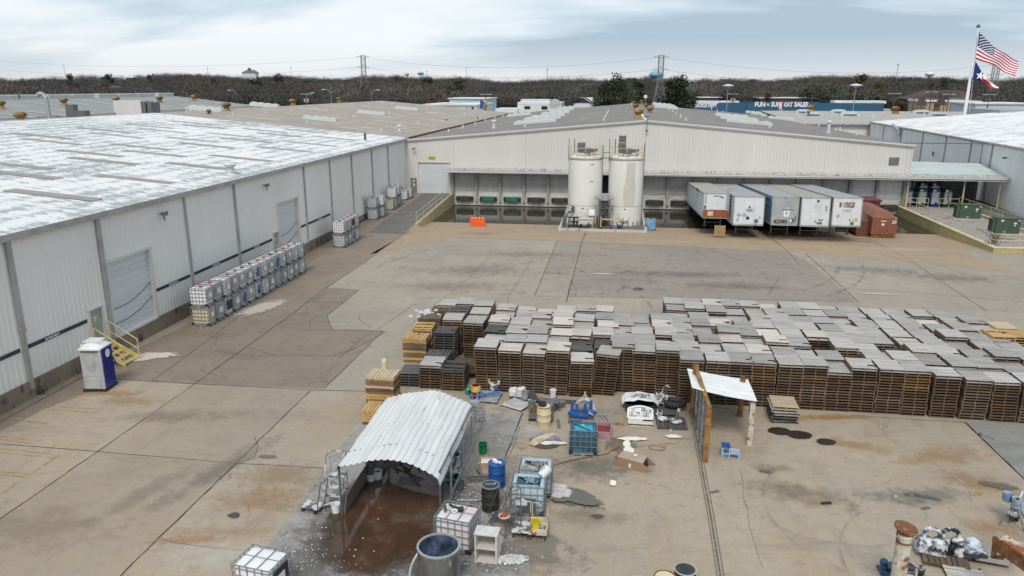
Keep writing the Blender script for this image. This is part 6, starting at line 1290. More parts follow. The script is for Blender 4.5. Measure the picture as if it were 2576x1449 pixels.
for j,y in enumerate((21.4,23.2,25.0)):
    for i in range(17): b.b(-8.3+i*.2,-8.24+i*.2,y-.02,y+.02,pz(-8.27+i*.2)+.03,pz(-8.27+i*.2)+.05)
b.build('screw_row',RUST,SHD,world=True)
for x,y in ((-8.33,20.6),(-8.33,23.2),(-8.33,25.6),(-5.1,20.75),(-5.05,22.1),(-5.05,24),(-5.0,25.6)):
    b=MB(); b.t((x,y,0),(x,y,1.78),.04,n=8); b.build('post',GALV if y>21 else GREY,SHD,world=True)
b=MB()
for y in (20.6,23.2,25.6): b.path([(x,y,z-.05) for x,z in prof[1:-1]],.025,5)
b.t((-8.33,20.6,1.75),(-8.33,25.6,1.8),.03); b.t((-5.08,20.7,1.8),(-5.0,25.6,1.8),.03); b.t((-5.1,20.8,.1),(-4.4,24.8,1.7),.03); b.build('bracing',GREY,SHD,world=True)
b=MB()
for i in range(4): b.add([(-8.28+.03*i,20.62,.04+.19*i),(-8.28+.03*i,25.5,.04+.19*i),(-8.27+.03*i+.02,25.5,.22+.19*i),(-8.27+.03*i+.02,20.62,.22+.19*i),(-8.24+.03*i,20.62,.04+.19*i),(-8.24+.03*i,25.5,.04+.19*i),(-8.22+.03*i,25.5,.22+.19*i),(-8.22+.03*i,20.62,.22+.19*i)],[(3,2,1,0),(4,5,6,7),(3,7,6,2),(0,4,7,3)])
b.build('side_boards',mat('grimy_boards',(.11,.105,.10),(.18,.17,.16),rough=.7,scale=2,stretch=(1,.3,3),world=True),SHD,world=True)
b=MB(); rr=random.Random(5)
for k in range(14): b.bar((-8.0+rr.uniform(0,1.0),24.6+rr.uniform(-.6,.8),rr.uniform(.05,.4)),(-7.8+rr.uniform(0,1.2),24.9+rr.uniform(-.5,.8),rr.uniform(.3,1.2)),.10,.04)
tag(b.build('scrap_timber',GRWOOD),'grimy grey scrap boards leaning at the back of the shed','scrap')
# water on the floor
def pud(name,pts,m,z=.05):
    b=MB(); q=[G(*p) for p in pts]; k=len(q); out=[]
    for i in range(k):
        a,c,d,e_=q[i-1],q[i],q[(i+1)%k],q[(i+2)%k]
        for s in range(5): t=s/5; v=.5*((2*c)+(d-a)*t+(2*a-5*c+4*d-e_)*t*t+(3*c-a-3*d+e_)*t**3); out.append((v.x+rnd.uniform(-.06,.06),v.y+rnd.uniform(-.06,.06),z))
    b.add(out,[tuple(range(len(out)))]); return tag(b.build(name,m),kind='structure')
pud('puddle',[(830,1290),(940,1155),(1000,1128),(1090,1120),(1115,1180),(1112,1260),(1090,1300),(1075,1380),(1000,1449),(900,1470),(810,1440),(800,1360)],WATB,.085)
WETC=mat('wet_concrete',(.13,.115,.10),(.09,.08,.075),rough=.25,scale=1.5,world=True)
for x,y,rx,ry,c,a in [(985,1350,1.7,1.6,(.11,.105,.095),.9),(860,1330,.9,1.3,(.12,.115,.105),.85),(940,1410,1.6,.8,(.12,.115,.105),.9),(1080,1190,.9,1.6,(.13,.11,.09),.8)]: stain('soft',x,y,rx*1.5,ry*1.5,c,a)
pud('puddle',[(1385,1262),(1400,1240),(1440,1232),(1480,1245),(1505,1272),(1480,1278),(1430,1268)],mat('damp_patch',(.125,.12,.095),(.10,.095,.08),rough=.3,scale=4,world=True),.09)
b=MB(); q=G(1030,1215)
for i in range(8):
    for j in range(2): b.b(q.x-.36+i*.1,q.x-.31+i*.1,q.y-.3+j*.32,q.y-.02+j*.32,.09,.095)
tag(b.build('floor_drain',mat('drain_slots',(.02,.03,.03),rough=.5)),kind='structure')
# ---- vessels
def bucket(x,y,m,label,h=.37,r=.15,z=0,fill=None,band=None,tilt=None,name='bucket',loc=None,rim=None,group=None):
    rt=E(name,label,'bucket',(0,0,0),0,group); q=G(x,y,z) if loc is None else Vector(loc); rt.location=(q.x,q.y,z if loc is None else q.z)
    if tilt: rt.rotation_euler=tilt
    b=MB(); b.lathe([(r*.86,0),(r,h),(r*.93,h),(r*.8,.02)],20,cap=False); b.lathe([(r*.86,0),(.001,.001)],20,cap=False); b.lathe([(r*1.06,h*.80),(r*1.06,h*.86)],20,cap=False); b.build('body',m,rt,True)
    b=MB(); b.lathe([(r*1.05,h-.02),(r*1.07,h+.01),(r*.95,h+.01),(r*.93,h-.02)],20,cap=False); b.build('rim',rim or m,rt,True)
    if fill: b=MB(); b.lathe([(r*.92,h*.75),(.001,h*.76)],20,cap=False); b.build('contents',fill,rt)
    if band: b=MB(); b.lathe([(r*1.07,h*.62),(r*1.09,h),(r*.9,h+.02)],20,cap=False); b.build('lid_band',band,rt)
    b=MB(); b.path([(r*1.06*math.cos(t),r*1.06*math.sin(t)*.5-r*.9,h*.8-.12*math.sin(t)) for t in [PI*i/8 for i in range(9)]],.006,4); b.build('bail',CAGE,rt); return rt
bucket(846,1293,PLA,'white bucket at the front left post of the arched shed')
bucket(933,1213,PLA,'white bucket with a dark tube standing in it inside the shed',h=.34); bucket(951,1208,PLA,'scribbled white bucket half full, right inside the shed',h=.38,r=.16,fill=GREY)
q=G(933,1213); b=MB(); b.lathe([(.13,.34),(.13,.76),(.11,.76),(.11,.36)],18,(0,0),cap=False); b.lathe([(.16,.72),(.165,.78),(.12,.79),(.11,.74)],18,cap=False); o=b.build('filter_tube',GREY,None,True); o.location=(q.x,q.y,0); tag(o,'dark grey tube standing on the left white bucket in the shed','tube')
bucket(1391,1000,PLA,'white bucket alone in front of the pallet block'); bucket(1215,1141,GREEN,'green bucket standing right of the shed',h=.42,r=.16,fill=mat('dark_green_in',(0,.07,.03),rough=.5))
bucket(1138,1205,GREEN,'green bucket lying on its side by the shed post',tilt=(R(55),R(20),R(30)),h=.36,z=.16); bucket(1178,992,GREEN,'green bucket half hidden behind the shed roof',h=.36)
bucket(1197,1003,mat('red_drum',(.30,.015,.03),(.2,.01,.02),rough=.45),'red container with green and yellow lids at the shed back corner',h=.62,r=.2,band=YELB); bucket(1181,1307,mat('crimson_plastic',(.32,.0,.015),(.25,.0,.01),rough=.35),'crimson bucket with yellow lid behind the white tote',h=.42,band=YELB)
bucket(1321,1003,GALV,'grey bucket on the white-crusted pallet',z=.16,h=.34); bucket(1337,1030,mat('grey_green_plastic',(.12,.18,.15),(.17,.21,.19),rough=.6,scale=5),'grey-green bucket on the junk pallet',z=.14,h=.36,fill=GREY)
bucket(1157,1232,GREY,'short dark pot on the ground right of the shed',h=.30,r=.16); bucket(1250,1385,PLA,'white bucket with teal paint behind the white shelf',h=.40,fill=mat('teal_paint',(.05,.22,.22),(.25,.12,.05),rough=.4,scale=9))
b=MB(); b.lathe([(.33,0),(.36,.85),(.38,.9),(.34,.9),(.31,.05)],28,cap=False); b.lathe([(.33,.3),(.001,.3)],28,cap=False); o=at(b.build('vat',SPLAT,None,True),1152,1200,dx=-.25); tag(o,'paint-splashed grey tub behind the right shed posts','tub')
def drum(x,y,m,label,lidm=None,r=.29,h=.88,loc=None,open_=True,group=None,rimm=None):
    rt=E('drum',label,'drum',loc or (0,0,0),0,group)
    if loc is None: q=G(x,y); rt.location=(q.x,q.y,0)
    b=MB(); b.lathe([(r,0),(r,h*.33-.02),(r+.014,h*.33),(r,h*.33+.02),(r,h*.66-.02),(r+.014,h*.66),(r,h*.66+.02),(r,h)],32); b.build('body',m,rt,True)
    b=MB(); b.lathe([(r+.005,h-.02),(r+.016,h+.01),(r-.02,h+.015),(r-.03,h-.02)],32,cap=False); b.build('rim',rimm or m,rt,True)
    b=MB(); b.lathe([(r-.02,h-.03),(r*.75,h-.035),(.001,h-.045)],32,cap=False); b.build('lid',lidm or m,rt); return rt
DB=mat('drum_black',(.018,.018,.018),(.035,.035,.034),rough=.45,scale=4,c3=(.12,.12,.12),s3=9,t3=.68); DBL=mat('drum_blue',(.012,.10,.34),(.01,.07,.25),rough=.45,scale=3,c3=(.05,.2,.45),s3=7,t3=.66)
DCR=mat('drum_cream',(.62,.53,.33),(.55,.46,.27),rough=.55,scale=2,c3=(.35,.22,.10),s3=5,t3=.70)
RL=mat('rusty_lid',(.16,.075,.035),(.06,.04,.03),rough=.7,scale=6,c3=(.42,.17,.04),s3=5,t3=.55)
d1=drum(1368,1071,DCR,'cream drum with a rusty top and a black hose coil on it',RL,rimm=RUSTO); q=Vector(d1.location)
b=MB(); 
for k in range(3): b.path([(.14*math.cos(t)-.07,.14*math.sin(t)+.03,.90+.04*k) for t in [2*PI*i/14 for i in range(14)]],.035,6,True)
o=b.build('hose_coil',BLACK); o.location=q; tag(o,'black hose coil lying on the cream drum','hose')
drum(1250,1222,DBL,'blue drum with a white pipe fitting on its lid',DB); q=G(1250,1222); b=MB(); b.t((-.02,0,.9),(.15,-.14,.98),.05,n=10); b.t((-.08,.06,.93),(-.02,.0,.92),.085,n=10); b.t((-.12,.1,.98),(-.1,.02,.9),.05,n=8); o=b.build('pipe_fitting',PLA); o.location=(q.x,q.y,0); tag(o,'white pipe fitting on the blue drum','fitting')
drum(1234,1280,DB,'black drum with a hammer on its lid beside the blue one',DB,rimm=CAGE); q=G(1234,1280); b=MB(); b.bar((-.16,-.02,.9),(.14,.04,.9),.03,.03); b.bar((.14,-.02,.91),(.16,.1,.91),.05,.05); o=b.build('hammer',GALV); o.location=(q.x,q.y,0); tag(o,'hammer lying on the black drum','hammer')
for (x,y,l,lm,bm) in ((1724,1432,'dark drum with rust-ringed lid at the bottom edge, rightmost of three',RL,DB),(1673,1452,'cream drum with orange rusty lid and white label at the bottom edge',RUSTO,DCR),(1610,1466,'dark drum barely in view at the bottom edge, leftmost of three',RL,DB)):
    p=P(x,y,z=.88); drum(0,0,bm,l,lm,loc=(p.x,p.y,0),rimm=CONL if bm is DB else RUST,group='drums along the bottom edge')
p=P(1673,1446,z=.88); b=MB(); b.at(p.x,p.y,.865,R(-25)); b.b(-.17,.13,-.2,.14,0,.006); b.M=None; o=b.build('paper_sheet',PAPER); tag(o,'white label sheet stuck on the orange rusty drum lid','label')
# open totes
def open_tote(x,y,label,bm,liq,rz=0,h=1.0,w=TW,d=TD,junk=None,extra=None):
    rt=E('open_tote',label,'tote',(0,0,0),rz); q=G(x,y); rt.location=(q.x,q.y+d/2,0)
    b=MB(); X,Y=w/2-.03,d/2-.03
    def ring(ins,z,r=.09,n=3):
        out=[]
        for cx,cy,a in ((X-r,Y-r,0),(-X+r,Y-r,90),(-X+r,-Y+r,180),(X-r,-Y+r,270)):
            for i in range(n+1): t=R(a+90*i/n); out.append((cx+(r-ins)*math.cos(t),cy+(r-ins)*math.sin(t),z))
        return out
    rings=[ring(.02,.16),ring(0,.2),ring(0,h-.04),ring(.02,h),ring(.12,h+.0),ring(.14,h-.04),ring(.14,h-.35)]
    k=len(rings[0]); vs=[v for r in rings for v in r]; fs=[(j*k+i,j*k+(i+1)%k,(j+1)*k+(i+1)%k,(j+1)*k+i) for j in range(len(rings)-1) for i in range(k)]; fs.append(tuple(range(k))[::-1]); b.add(vs,fs); b.build('bottle',bm,rt,True)
    lv=h-.05 if junk!='deep' else h-.2; b=MB(); b.add([(v[0]*1.0,v[1],lv) for v in ring(.135,0)],[tuple(range(k))]); b.build('liquid',liq,rt)
    b=cage_mesh(w,d,h+.06) if False else MB(); 
    for z in (.2,.42,.64,.84,h+.05): b.path([(-w/2,-d/2,z),(w/2,-d/2,z),(w/2,d/2,z),(-w/2,d/2,z)],.015,4,True)
    for i in range(6):
        for yy in (-d/2,d/2): b.t((-w/2+w*i/5,yy,.14),(-w/2+w*i/5,yy,h+.05),.013,n=4)
        for xx in (-w/2,w/2): b.t((xx,-d/2+d*i/5,.14),(xx,-d/2+d*i/5,h+.05),.013,n=4)
    b.build('cage',CAGE,rt); addp(rt,'pallet_base',part('pallet_base',base_mesh,GALV)); return rt
BLM=mat('blue_stained_bottle',(.03,.10,.15),(.02,.07,.11),rough=.45,scale=1.5,stretch=(1,1,2),c3=(.05,.2,.32),s3=2,t3=.6)
open_tote(1465,1150,'open caged tote of bright turquoise blue paint with white froth',BLM,mat('turquoise_paint',(.0,.22,.36),(.01,.40,.52),rough=.25,scale=5,c3=(.75,.78,.8),s3=2.2,t3=.60),R(2),1.02)
PBT=mat('pale_blue_bottle',(.42,.52,.56),(.34,.44,.50),rough=.4,scale=2)
t1=open_tote(1325,1303,'nearer open pale blue tote holding dark green liquid and a tipped bucket',PBT,mat('dark_green_liquid',(.01,.045,.04),(.02,.07,.065),rough=.12,scale=3),R(1),1.05,w=1.1,d=1.0)
b=MB(); b.b(-.40,.28,-.53,-.515,.22,.72); b.build('front_plate',GREY,t1); b=MB(); b.b(-.38,.0,-.535,-.53,.46,.66); b.b(-.2,-.08,-.535,-.53,.66,.71); b.build('paper_label',PAPER,t1)
q=Vector(t1.location); bucket(0,0,mat('blue_splashed_white',(.66,.68,.70),(.05,.16,.35),rough=.4,scale=4,th=.6,wid=.1),'white bucket tipped over into the nearer pale blue tote, splashed blue',loc=(q.x+.38,q.y+.25,1.12),tilt=(R(-20),R(48),R(10)),h=.36,r=.16)
b=MB(); b.t((-.4,-.4,1.06),(.35,-.36,1.08),.05,.04,n=8); 
for k in range(30): a=rnd.uniform(0,6.28); rr_=rnd.uniform(0,.2); b.t((rr_*math.cos(a)+.05,rr_*math.sin(a)+.05,.96),(rr_*math.cos(a)*1.3+.05,rr_*math.sin(a)*1.3+.05,1.0+rnd.uniform(0,.1)),.03,n=5)
o=b.build('soaked_mop',mat('blue_white_rag',(.45,.5,.52),(.08,.2,.35),rough=.7,scale=8)); o.location=q; tag(o,'soaked blue and white mop in the nearer pale blue tote','mop')
t2=open_tote(1343,1262,'farther open pale tote heaped with grimy white rubbish',PBT,mat('murky_liquid',(.03,.025,.02),(.07,.06,.05),rough=.2,scale=4),R(1),1.05,w=1.1,d=1.0); t2.location.y=t1.location.y+1.12
q=Vector(t2.location); b=MB(); b.t((-.42,-.25,1.06),(.3,-.42,1.02),.14,.09,n=10)
for k in range(26): b.ball((rnd.uniform(-.2,.35),rnd.uniform(-.25,.3),1.0+rnd.uniform(-.03,.06)),rnd.uniform(.03,.08),4,.6,.3)
o=b.build('rubbish',mat('grimy_white_rag',(.36,.35,.33),(.12,.11,.10),rough=.8,scale=8)); o.location=q; tag(o,'heap of grimy white rags and a sleeve in the farther pale tote','rubbish')
# whitish tote with junk, and the bottom-left one
wt=tote((-4.30,19.55,0),'white caged tote with tools and caps lying on its top',mat('pinkish_bottle',(.64,.63,.63),(.58,.50,.51),rough=.4,scale=1.2),None,0,R(-10)); wt.scale=(1.08,1.0,1.0)
b=MB(); b.path([(-.3,.3,1.2),(-.15,.2,1.19),(0,.17,1.18),(.15,.2,1.2)],.035); o=b.build('black_strap',BLACK); o.location=wt.location; tag(o,'black strap lying on the white tote','strap')
b=MB(); b.cyl(.1,.05,1.165,1.24,.09,n=16); o=b.build('bung',BLACK); o.location=wt.location; tag(o,'round black bung lying on the white tote','bung')
b=MB(); b.lathe([(.09,1.165),(.1,1.2),(.07,1.2),(.06,1.165)],16,(-.08,-.02),cap=False); o=b.build('white_ring',PLA); o.location=wt.location; tag(o,'white plastic ring lying on the white tote','ring')
b=MB(); b.cyl(-.35,-.05,1.165,1.36,.045,n=10); o=b.build('bottle',mat('brown_glass',(.05,.03,.02),(.2,.2,.18),rough=.3,scale=9)); o.location=wt.location; tag(o,'small brown bottle standing on the white tote','bottle')
bt=tote((-9.05,16.55,0),'clean white caged tote cut off by the bottom edge',PLA,None,0,R(-9)); bt.scale=(1.12,1.0,1.03)
addp(bt,'side_plate',part('side_plate',pan_mesh,BLACK)); addp(bt,'paper_label',part('paper_label',lab_mesh,PAPER))
# steel vat
sv=E('steel_vat','large dented stainless steel vat at the bottom edge, blue paint inside','vat',tuple(P(1103,1372,z=1.25).xy)+(0,)); VS=mat('stained_stainless',(.24,.235,.22),(.12,.115,.105),rough=.35,metal=.6,scale=1.4,stretch=(1,1,.4),c3=(.40,.40,.42),s3=3,t3=.6)
r_=.58; b=MB(); b.lathe([(r_,0),(r_,1.25)],44,cap=False); b.build('shell',VS,sv,True); b=MB(); b.lathe([(r_-.03,1.24),(r_-.03,.1)],44,cap=False); b.build('inner_wall',mat('blue_splashed_steel',(.03,.045,.07),(.16,.22,.32),rough=.4,metal=.2,scale=2.2,c3=(.02,.06,.2),s3=3.5,t3=.6),sv,True)
b=MB(); b.lathe([(r_-.03,.5),(.001,.5)],44,cap=False); b.build('contents',mat('pale_blue_dregs',(.25,.32,.40),(.06,.08,.12),rough=.4,scale=4),sv); b=MB(); b.lathe([(r_+.015,1.21),(r_+.02,1.26),(r_-.04,1.265),(r_-.045,1.22)],44,cap=False); b.build('rim',GALV,sv,True)
hose([(sv.location.x-.6,sv.location.y+.1,.9),(sv.location.x-.75,sv.location.y-.2,.6),(sv.location.x-.7,sv.location.y-.7,.2),(sv.location.x-.75,sv.location.y-1.2,.1)],.04,'grey hose hanging at the left of the steel vat',GALV)
# white shelf unit
sh=E('shelf_unit','white paint-spotted shelf unit with two open compartments','shelf',tuple(G(1222,1420).xy)+(0,),R(-3)); PW_=mat('paint_spotted_white',(.60,.585,.56),(.5,.48,.45),rough=.6,scale=3,c3=(.22,.14,.10),s3=9,t3=.70)
for q_ in (-.33,.28): b=MB(); b.b(q_,q_+.05,0,.42,0,.95); b.build('side_panel',PW_,sh)
for z in (.04,.48): b=MB(); b.b(-.28,.28,0,.42,z,z+.03); b.build('shelf',PW_,sh)
b=MB(); b.b(-.35,.35,-.03,.45,.95,.98); b.build('top',PW_,sh); b=MB(); b.b(-.28,.28,.38,.41,.07,.95); b.build('back_panel',mat('dusty_panel',(.34,.31,.27),(.27,.24,.2),rough=.8,scale=3),sh)
# crumpled plastic
b=MB(); n=22
hgt=[[rnd.uniform(0,.16)*math.exp(-(((i-11)/8)**2+((j-11)/8)**2)) for j in range(n)] for i in range(n)]
for i in range(n):
    for j in range(n): b.v.append(((i-11)*.05+rnd.uniform(-.02,.02)+ (j-11)*.02,(j-11)*.028+rnd.uniform(-.012,.012),.02+hgt[i][j]*1.2))
for i in range(n-1):
    for j in range(n-1):
        if math.hypot(i-10.5,j-10.5)+rnd.uniform(-2,2)<9.5: k=i*n+j; b.f.append((k,k+n,k+n+1,k+1)); b.m.append(0)
o=at(b.build('plastic_sheet',mat('crumpled_plastic',(.42,.43,.43),(.55,.56,.56),rough=.25,scale=6)),1285,1410); tag(o,'crumpled translucent plastic sheet right of the white shelf','plastic sheet')
# carts
def cart(x,y,label,tray):
    rt=E('cart',label,'cart',(0,0,0),0); q=G(x,y); rt.location=(q.x,q.y,0)
    b=MB()
    if tray: b.b(-.28,.28,-.35,.35,.2,.23); b.b(-.28,-.25,-.35,.35,.23,.40); b.b(.25,.28,-.35,.35,.23,.40); b.b(-.25,.25,-.35,-.32,.23,.40); b.b(-.25,.25,.32,.35,.23,.40)
    else: b.bev(-.28,.28,-.36,.36,.18,.25,.05,2)
    b.build('deck',SPLAT if not tray else RUSTW,rt)
    for sx in (-.22,.22):
        for sy in (-.28,.28): b=MB(); b.t((sx-.02,sy,.07),(sx+.02,sy,.07),.07,n=12); b.c(sx,sy,.1,.05,.05,.09); b.build('caster',BLACK,rt)
    b=MB(); b.path([(-.24,.35,.2),(-.24,.42,.85),(.24,.42,.85),(.24,.35,.2)],.016); b.build('handle',RUSTW,rt); return rt
cart(1312,1340,'paint-caked flat cart left of the yellow bucket cart',False); cart(1355,1345,'rusty tray cart carrying the yellow bucket',True)
bucket(1348,1338,YELB,'bright yellow bucket in the rusty tray cart',z=.23,h=.40,r=.14,fill=mat('yellow_brown_dregs',(.25,.18,.04),rough=.6))
# platform ladder
def ladder(loc,rz,label,H_=.75,W_=.5,m=GREY,steps=3,rail=.75):
    rt=E('platform_ladder',label,'ladder',loc,rz)
    b=MB(); b.b(-W_/2,W_/2,-.3,.1,H_-.03,H_); 
    for k in range(5): b.b(-W_/2+.03,W_/2-.03,-.28+.08*k,-.25+.08*k,H_,H_+.01)
    b.build('platform',m,rt)
    for s in (-1,1):
        x=s*W_/2; b=MB(); b.t((x,-.3,0),(x,-.3,H_+rail),.018); b.t((x,.75,0),(x,.1,H_),.018); b.t((x,-.3,H_+rail),(x,.1,H_+rail),.018); b.t((x,.1,H_+rail),(x,.75,.35),.018); b.t((x,-.3,.05),(x,.75,.05),.014); b.build('side_frame',m,rt)
    for k in range(steps): t=(k+1)/(steps+1); b=MB(); b.b(-W_/2,W_/2,.75-.65*t-.09,.75-.65*t+.09,H_*t-.02,H_*t); b.build('step',m,rt)
    b=MB(); b.t((-W_/2,-.3,H_+rail),(W_/2,-.3,H_+rail),.018); b.t((-W_/2,-.3,.1),(W_/2,-.3,.55),.014); b.t((W_/2,-.3,.1),(-W_/2,-.3,.55),.014); b.build('cross_bar',m,rt); return rt
q=G(1275,1350); ladder((q.x,q.y+.3,0),R(40),'grey platform ladder with red gloves on its deck, left of the carts',.8,.55)
q=P(1268,1300,z=.8); b=MB(); b.lathe([(.17,.8),(.18,.83),(.16,.835),(.15,.81)],18,cap=False); b.lathe([(.16,.81),(.001,.81)],18,cap=False); o=b.build('tray',PLAY); o.location=(q.x,q.y,.01); tag(o,'round tray on the platform ladder','tray'); b=MB()
for k in range(7): b.ball((rnd.uniform(-.1,.1),rnd.uniform(-.08,.08),.86),.06,5,.6,.2)
o=b.build('red_gloves',mat('red_rubber',(.42,.07,.04),(.32,.05,.03),rough=.6)); o.location=(q.x,q.y,.0); tag(o,'red rubber gloves on the round tray','gloves')
q=G(862,1262); ladder((q.x-.2,q.y+.1,0),R(185),'white-splashed rolling ladder outside the left side of the shed',.85,.55,SPLAT,3,.8); q=G(1192,1080); ladder((q.x+.05,q.y,0),R(-8),'pale splashed ladder platform at the right rear of the shed',1.25,.42,mat('splashed_white_steel',(.45,.46,.47),(.2,.2,.2),rough=.6,scale=6),5,.6)
# hand cart
hc=E('hand_truck','dark hand truck with paint-crusted platform left of the shed','hand truck',tuple(G(790,1283).xy)+(0,),R(-14)); b=MB(); b.bev(-.38,.30,-.22,.22,.12,.22,.08,3); b.build('platform',mat('crusted_black',(.07,.07,.075),(.55,.55,.55),rough=.6,scale=5,th=.52,wid=.12),hc); b=MB(); b.path([(.28,-.2,.2),(.48,-.2,1.15),(.48,.2,1.15),(.28,.2,.2)],.018); b.build('handle',GREY,hc)
for s in (-.2,.2): b=MB(); b.t((-.28,s-.03,.06),(-.28,s+.03,.06),.06,n=12); b.t((.2,s-.03,.06),(.2,s+.03,.06),.06,n=12); b.build('wheel',BLACK,hc)
# ---- junk on pallets
def gpal(x,y,label,kind,rz=0,rot90=False,mm=None,z=0,flip=False,sc=1):
    q=G(x,y); o=place_pal(q.x,q.y,z,rz,kind,label,rot90,flip,'loose pallets in the work area'); o.name='wooden_pallet'
    if mm: o.data=o.data.copy(); o.data.materials[0]=mm; o.data.materials[1]=GRWOOD
    return o
def blob(name,label,cat,x,y,z,fn,m,dx=0,dy=0,rz=0,sm=False):
    b=MB(); fn(b); o=b.build(name,m,None,sm); q=G(x,y); o.location=(q.x+dx,q.y+dy,z); o.rotation_euler=(0,0,rz); return tag(o,label,cat)
rj=random.Random(11)
def pump(b,s=1.0,arch=True):
    b.lathe([(.10*s,0),(.17*s,.05*s),(.18*s,.22*s),(.12*s,.32*s)],12,(-.13*s,0)); b.lathe([(.09*s,0),(.14*s,.05*s),(.15*s,.3*s),(.08*s,.36*s)],12,(.16*s,.02)); b.t((-.25*s,0,.15*s),(.3*s,0,.15*s),.09*s,n=8)
    if arch: b.path([(-.14*s,0,.3*s),(-.15*s,0,.48*s),(-.02*s,0,.56*s),(.12*s,0,.52*s),(.16*s,0,.34*s)],.045*s,7)
    b.b(-.25*s,.3*s,-.12*s,.12*s,0,.04*s); b.t((-.2*s,-.1*s,.1*s),(-.2*s,-.2*s,.1*s),.06*s)
gpal(1229,1003,'teal-splashed pallet near the rear of the shed','grey',R(-4),mm=SPLWOOD)
blob('mixer_pot','white-splashed two-spouted pump pot on the teal pallet','pump',1242,990,.14,lambda b:(b.lathe([(.12,0),(.2,.04),(.22,.3),(.17,.33)],14),b.t((-.2,0,.25),(-.24,0,.5),.06,n=8),b.t((.2,0,.25),(.22,0,.46),.06,n=8)),SPLAT,0,.1)
def bluepipe(b): b.t((-.5,-.1,.12),(.45,.25,.2),.055,n=10); b.t((-.55,-.12,.12),(-.5,-.1,.12),.2,n=16); b.t((-.80,-.18,.1),(-.55,-.12,.12),.03); b.t((-.85,-.2,.1),(-.8,-.18,.1),.11,n=12)
blob('flanged_pipe','blue flanged pipe lying across the teal pallet','pipe',1232,1008,.14,bluepipe,BLUE1)
o=gpal(1305,1020,'pallet caked in white paint under a white pump','grey',R(-28),mm=mat('caked_white',(.58,.57,.55),(.35,.34,.33),rough=.7,scale=2.5)); 
gpal(1322,1003,'grey pallet sticking out behind the white-caked one','dark',R(20))
blob('crusted_pump','pump thickly crusted with white paint on the white-caked pallet','pump',1298,1003,.15,lambda b:(pump(b,1.1,False),[b.ball((rj.uniform(-.3,.3),rj.uniform(-.15,.15),rj.uniform(.05,.35)),rj.uniform(.06,.13),5,1,.2) for _ in range(14)]),WCRUST)
gpal(1362,1046,'dark pallet under the pipes behind the cream drum','dark',R(2))
blob('wheel_rings','rusty flange rings stacked on the dark pallet','rings',1345,1040,.14,lambda b:[b.path([(.17*math.cos(t),.17*math.sin(t)+.02*k,.03+.035*k) for t in [2*PI*i/14 for i in range(14)]],.02,5,True) for k in range(4)],RUST)
blob('pipe_sections','dark iron pipe sections heaped behind the cream drum','pipes',1385,1030,.14,lambda b:[b.t((rj.uniform(-.5,.2),rj.uniform(-.2,.3),rj.uniform(.05,.3)),(rj.uniform(0,.6),rj.uniform(-.4,.4),rj.uniform(.05,.3)),rj.uniform(.07,.14),n=10) for _ in range(7)],GREY)
blob('plank','grey plank lying right of the cream drum','plank',1405,1068,.03,lambda b:b.c(0,0,0,.12,.75,.05),GRWOOD,rz=R(8)); blob('steel_plate','brown steel plate flat on the ground behind the cream drum','plate',1395,1010,.02,lambda b:b.c(0,0,0,1.9,.42,.02),mat('brown_plate',(.10,.075,.06),(.07,.055,.045),rough=.8,scale=3),rz=R(-2))
gpal(1463,1052,'grey pallet carrying bright blue pump stands','dark',R(-1))
def bst(b):
    for x,y in ((-.35,.0),(-.15,-.22),(.2,-.1),(.42,.22)): b.t((x,y,.1),(x,y,.55),.065,n=8); b.lathe([(.13,.0),(.13,.07)],10,(x,y))
    b.bar((-.5,-.1,.08),(.1,-.38,.08),.14,.12); b.bar((-.4,.1,.08),(.0,-.2,.08),.1,.1); b.bar((-.05,-.3,.08),(.35,-.3,.08),.14,.1); b.t((.3,.1,.15),(.62,.05,.12),.07,n=8)
blob('pump_stand','four bright blue pipe stands on the grey pallet','pipe stands',1460,1050,.14,bst,BLUE1)
blob('curved_duct','grey curved duct among the blue pipe stands','duct',1475,1045,.16,lambda b:(b.path([(-.3+.0,.15,.4),(-.1,.15,.5),(.15,.12,.42),(.3,.05,.22),(.35,-.1,.05)],.10,10),b.t((.1,-.25,.08),(.3,-.4,.05),.06)),GALV)
blob('tripod','cream folding tripod behind the blue stands','tripod',1470,1035,.14,lambda b:[b.t((-.4+.4*k,.2,.1),(0,.35,.5),.02) for k in range(3)]+[b.t((0,.35,.5),(0,.35,.62),.04)],PLAY)
blob('steel_tray','rust-stained shallow steel tray right of the blue stands','tray',1532,1056,.0,lambda b:(b.c(0,0,0,1.25,1.0,.09),b.c(0,-.49,.09,1.25,.03,.03),b.c(0,.49,.09,1.25,.03,.03)),mat('rust_stained_tray',(.22,.25,.26),(.32,.24,.13),rough=.5,scale=1.6,c3=(.28,.11,.04),s3=2.2,t3=.56),rz=R(-2))
for k,(x,l) in enumerate(((1505,'left bent grey pipe lying on the rusty tray'),(1515,'middle bent grey pipe lying on the rusty tray'),(1527,'right bent grey pipe lying on the rusty tray'))): blob('bent_pipe',l,'pipe',x,1062,.12,lambda b:b.path([(-.1,.5,.02),(0.0,.3,.03),(.05,0,.03),(.0,-.35,.03)] if k else [(0,.45,.02),(0,-.2,.02)],.035,7),GALV,rz=R(8*k),sm=True)
blob('plastic_crate','black plastic crate under the white sheet','crate',1608,1028,0,lambda b:(b.c(0,0,0,1.2,1.0,.08),b.c(0,-.48,.08,1.2,.04,.28),b.c(0,.48,.08,1.2,.04,.28),b.c(-.58,0,.08,.04,.92,.28),b.c(.58,0,.08,.04,.92,.28)),BLACK)
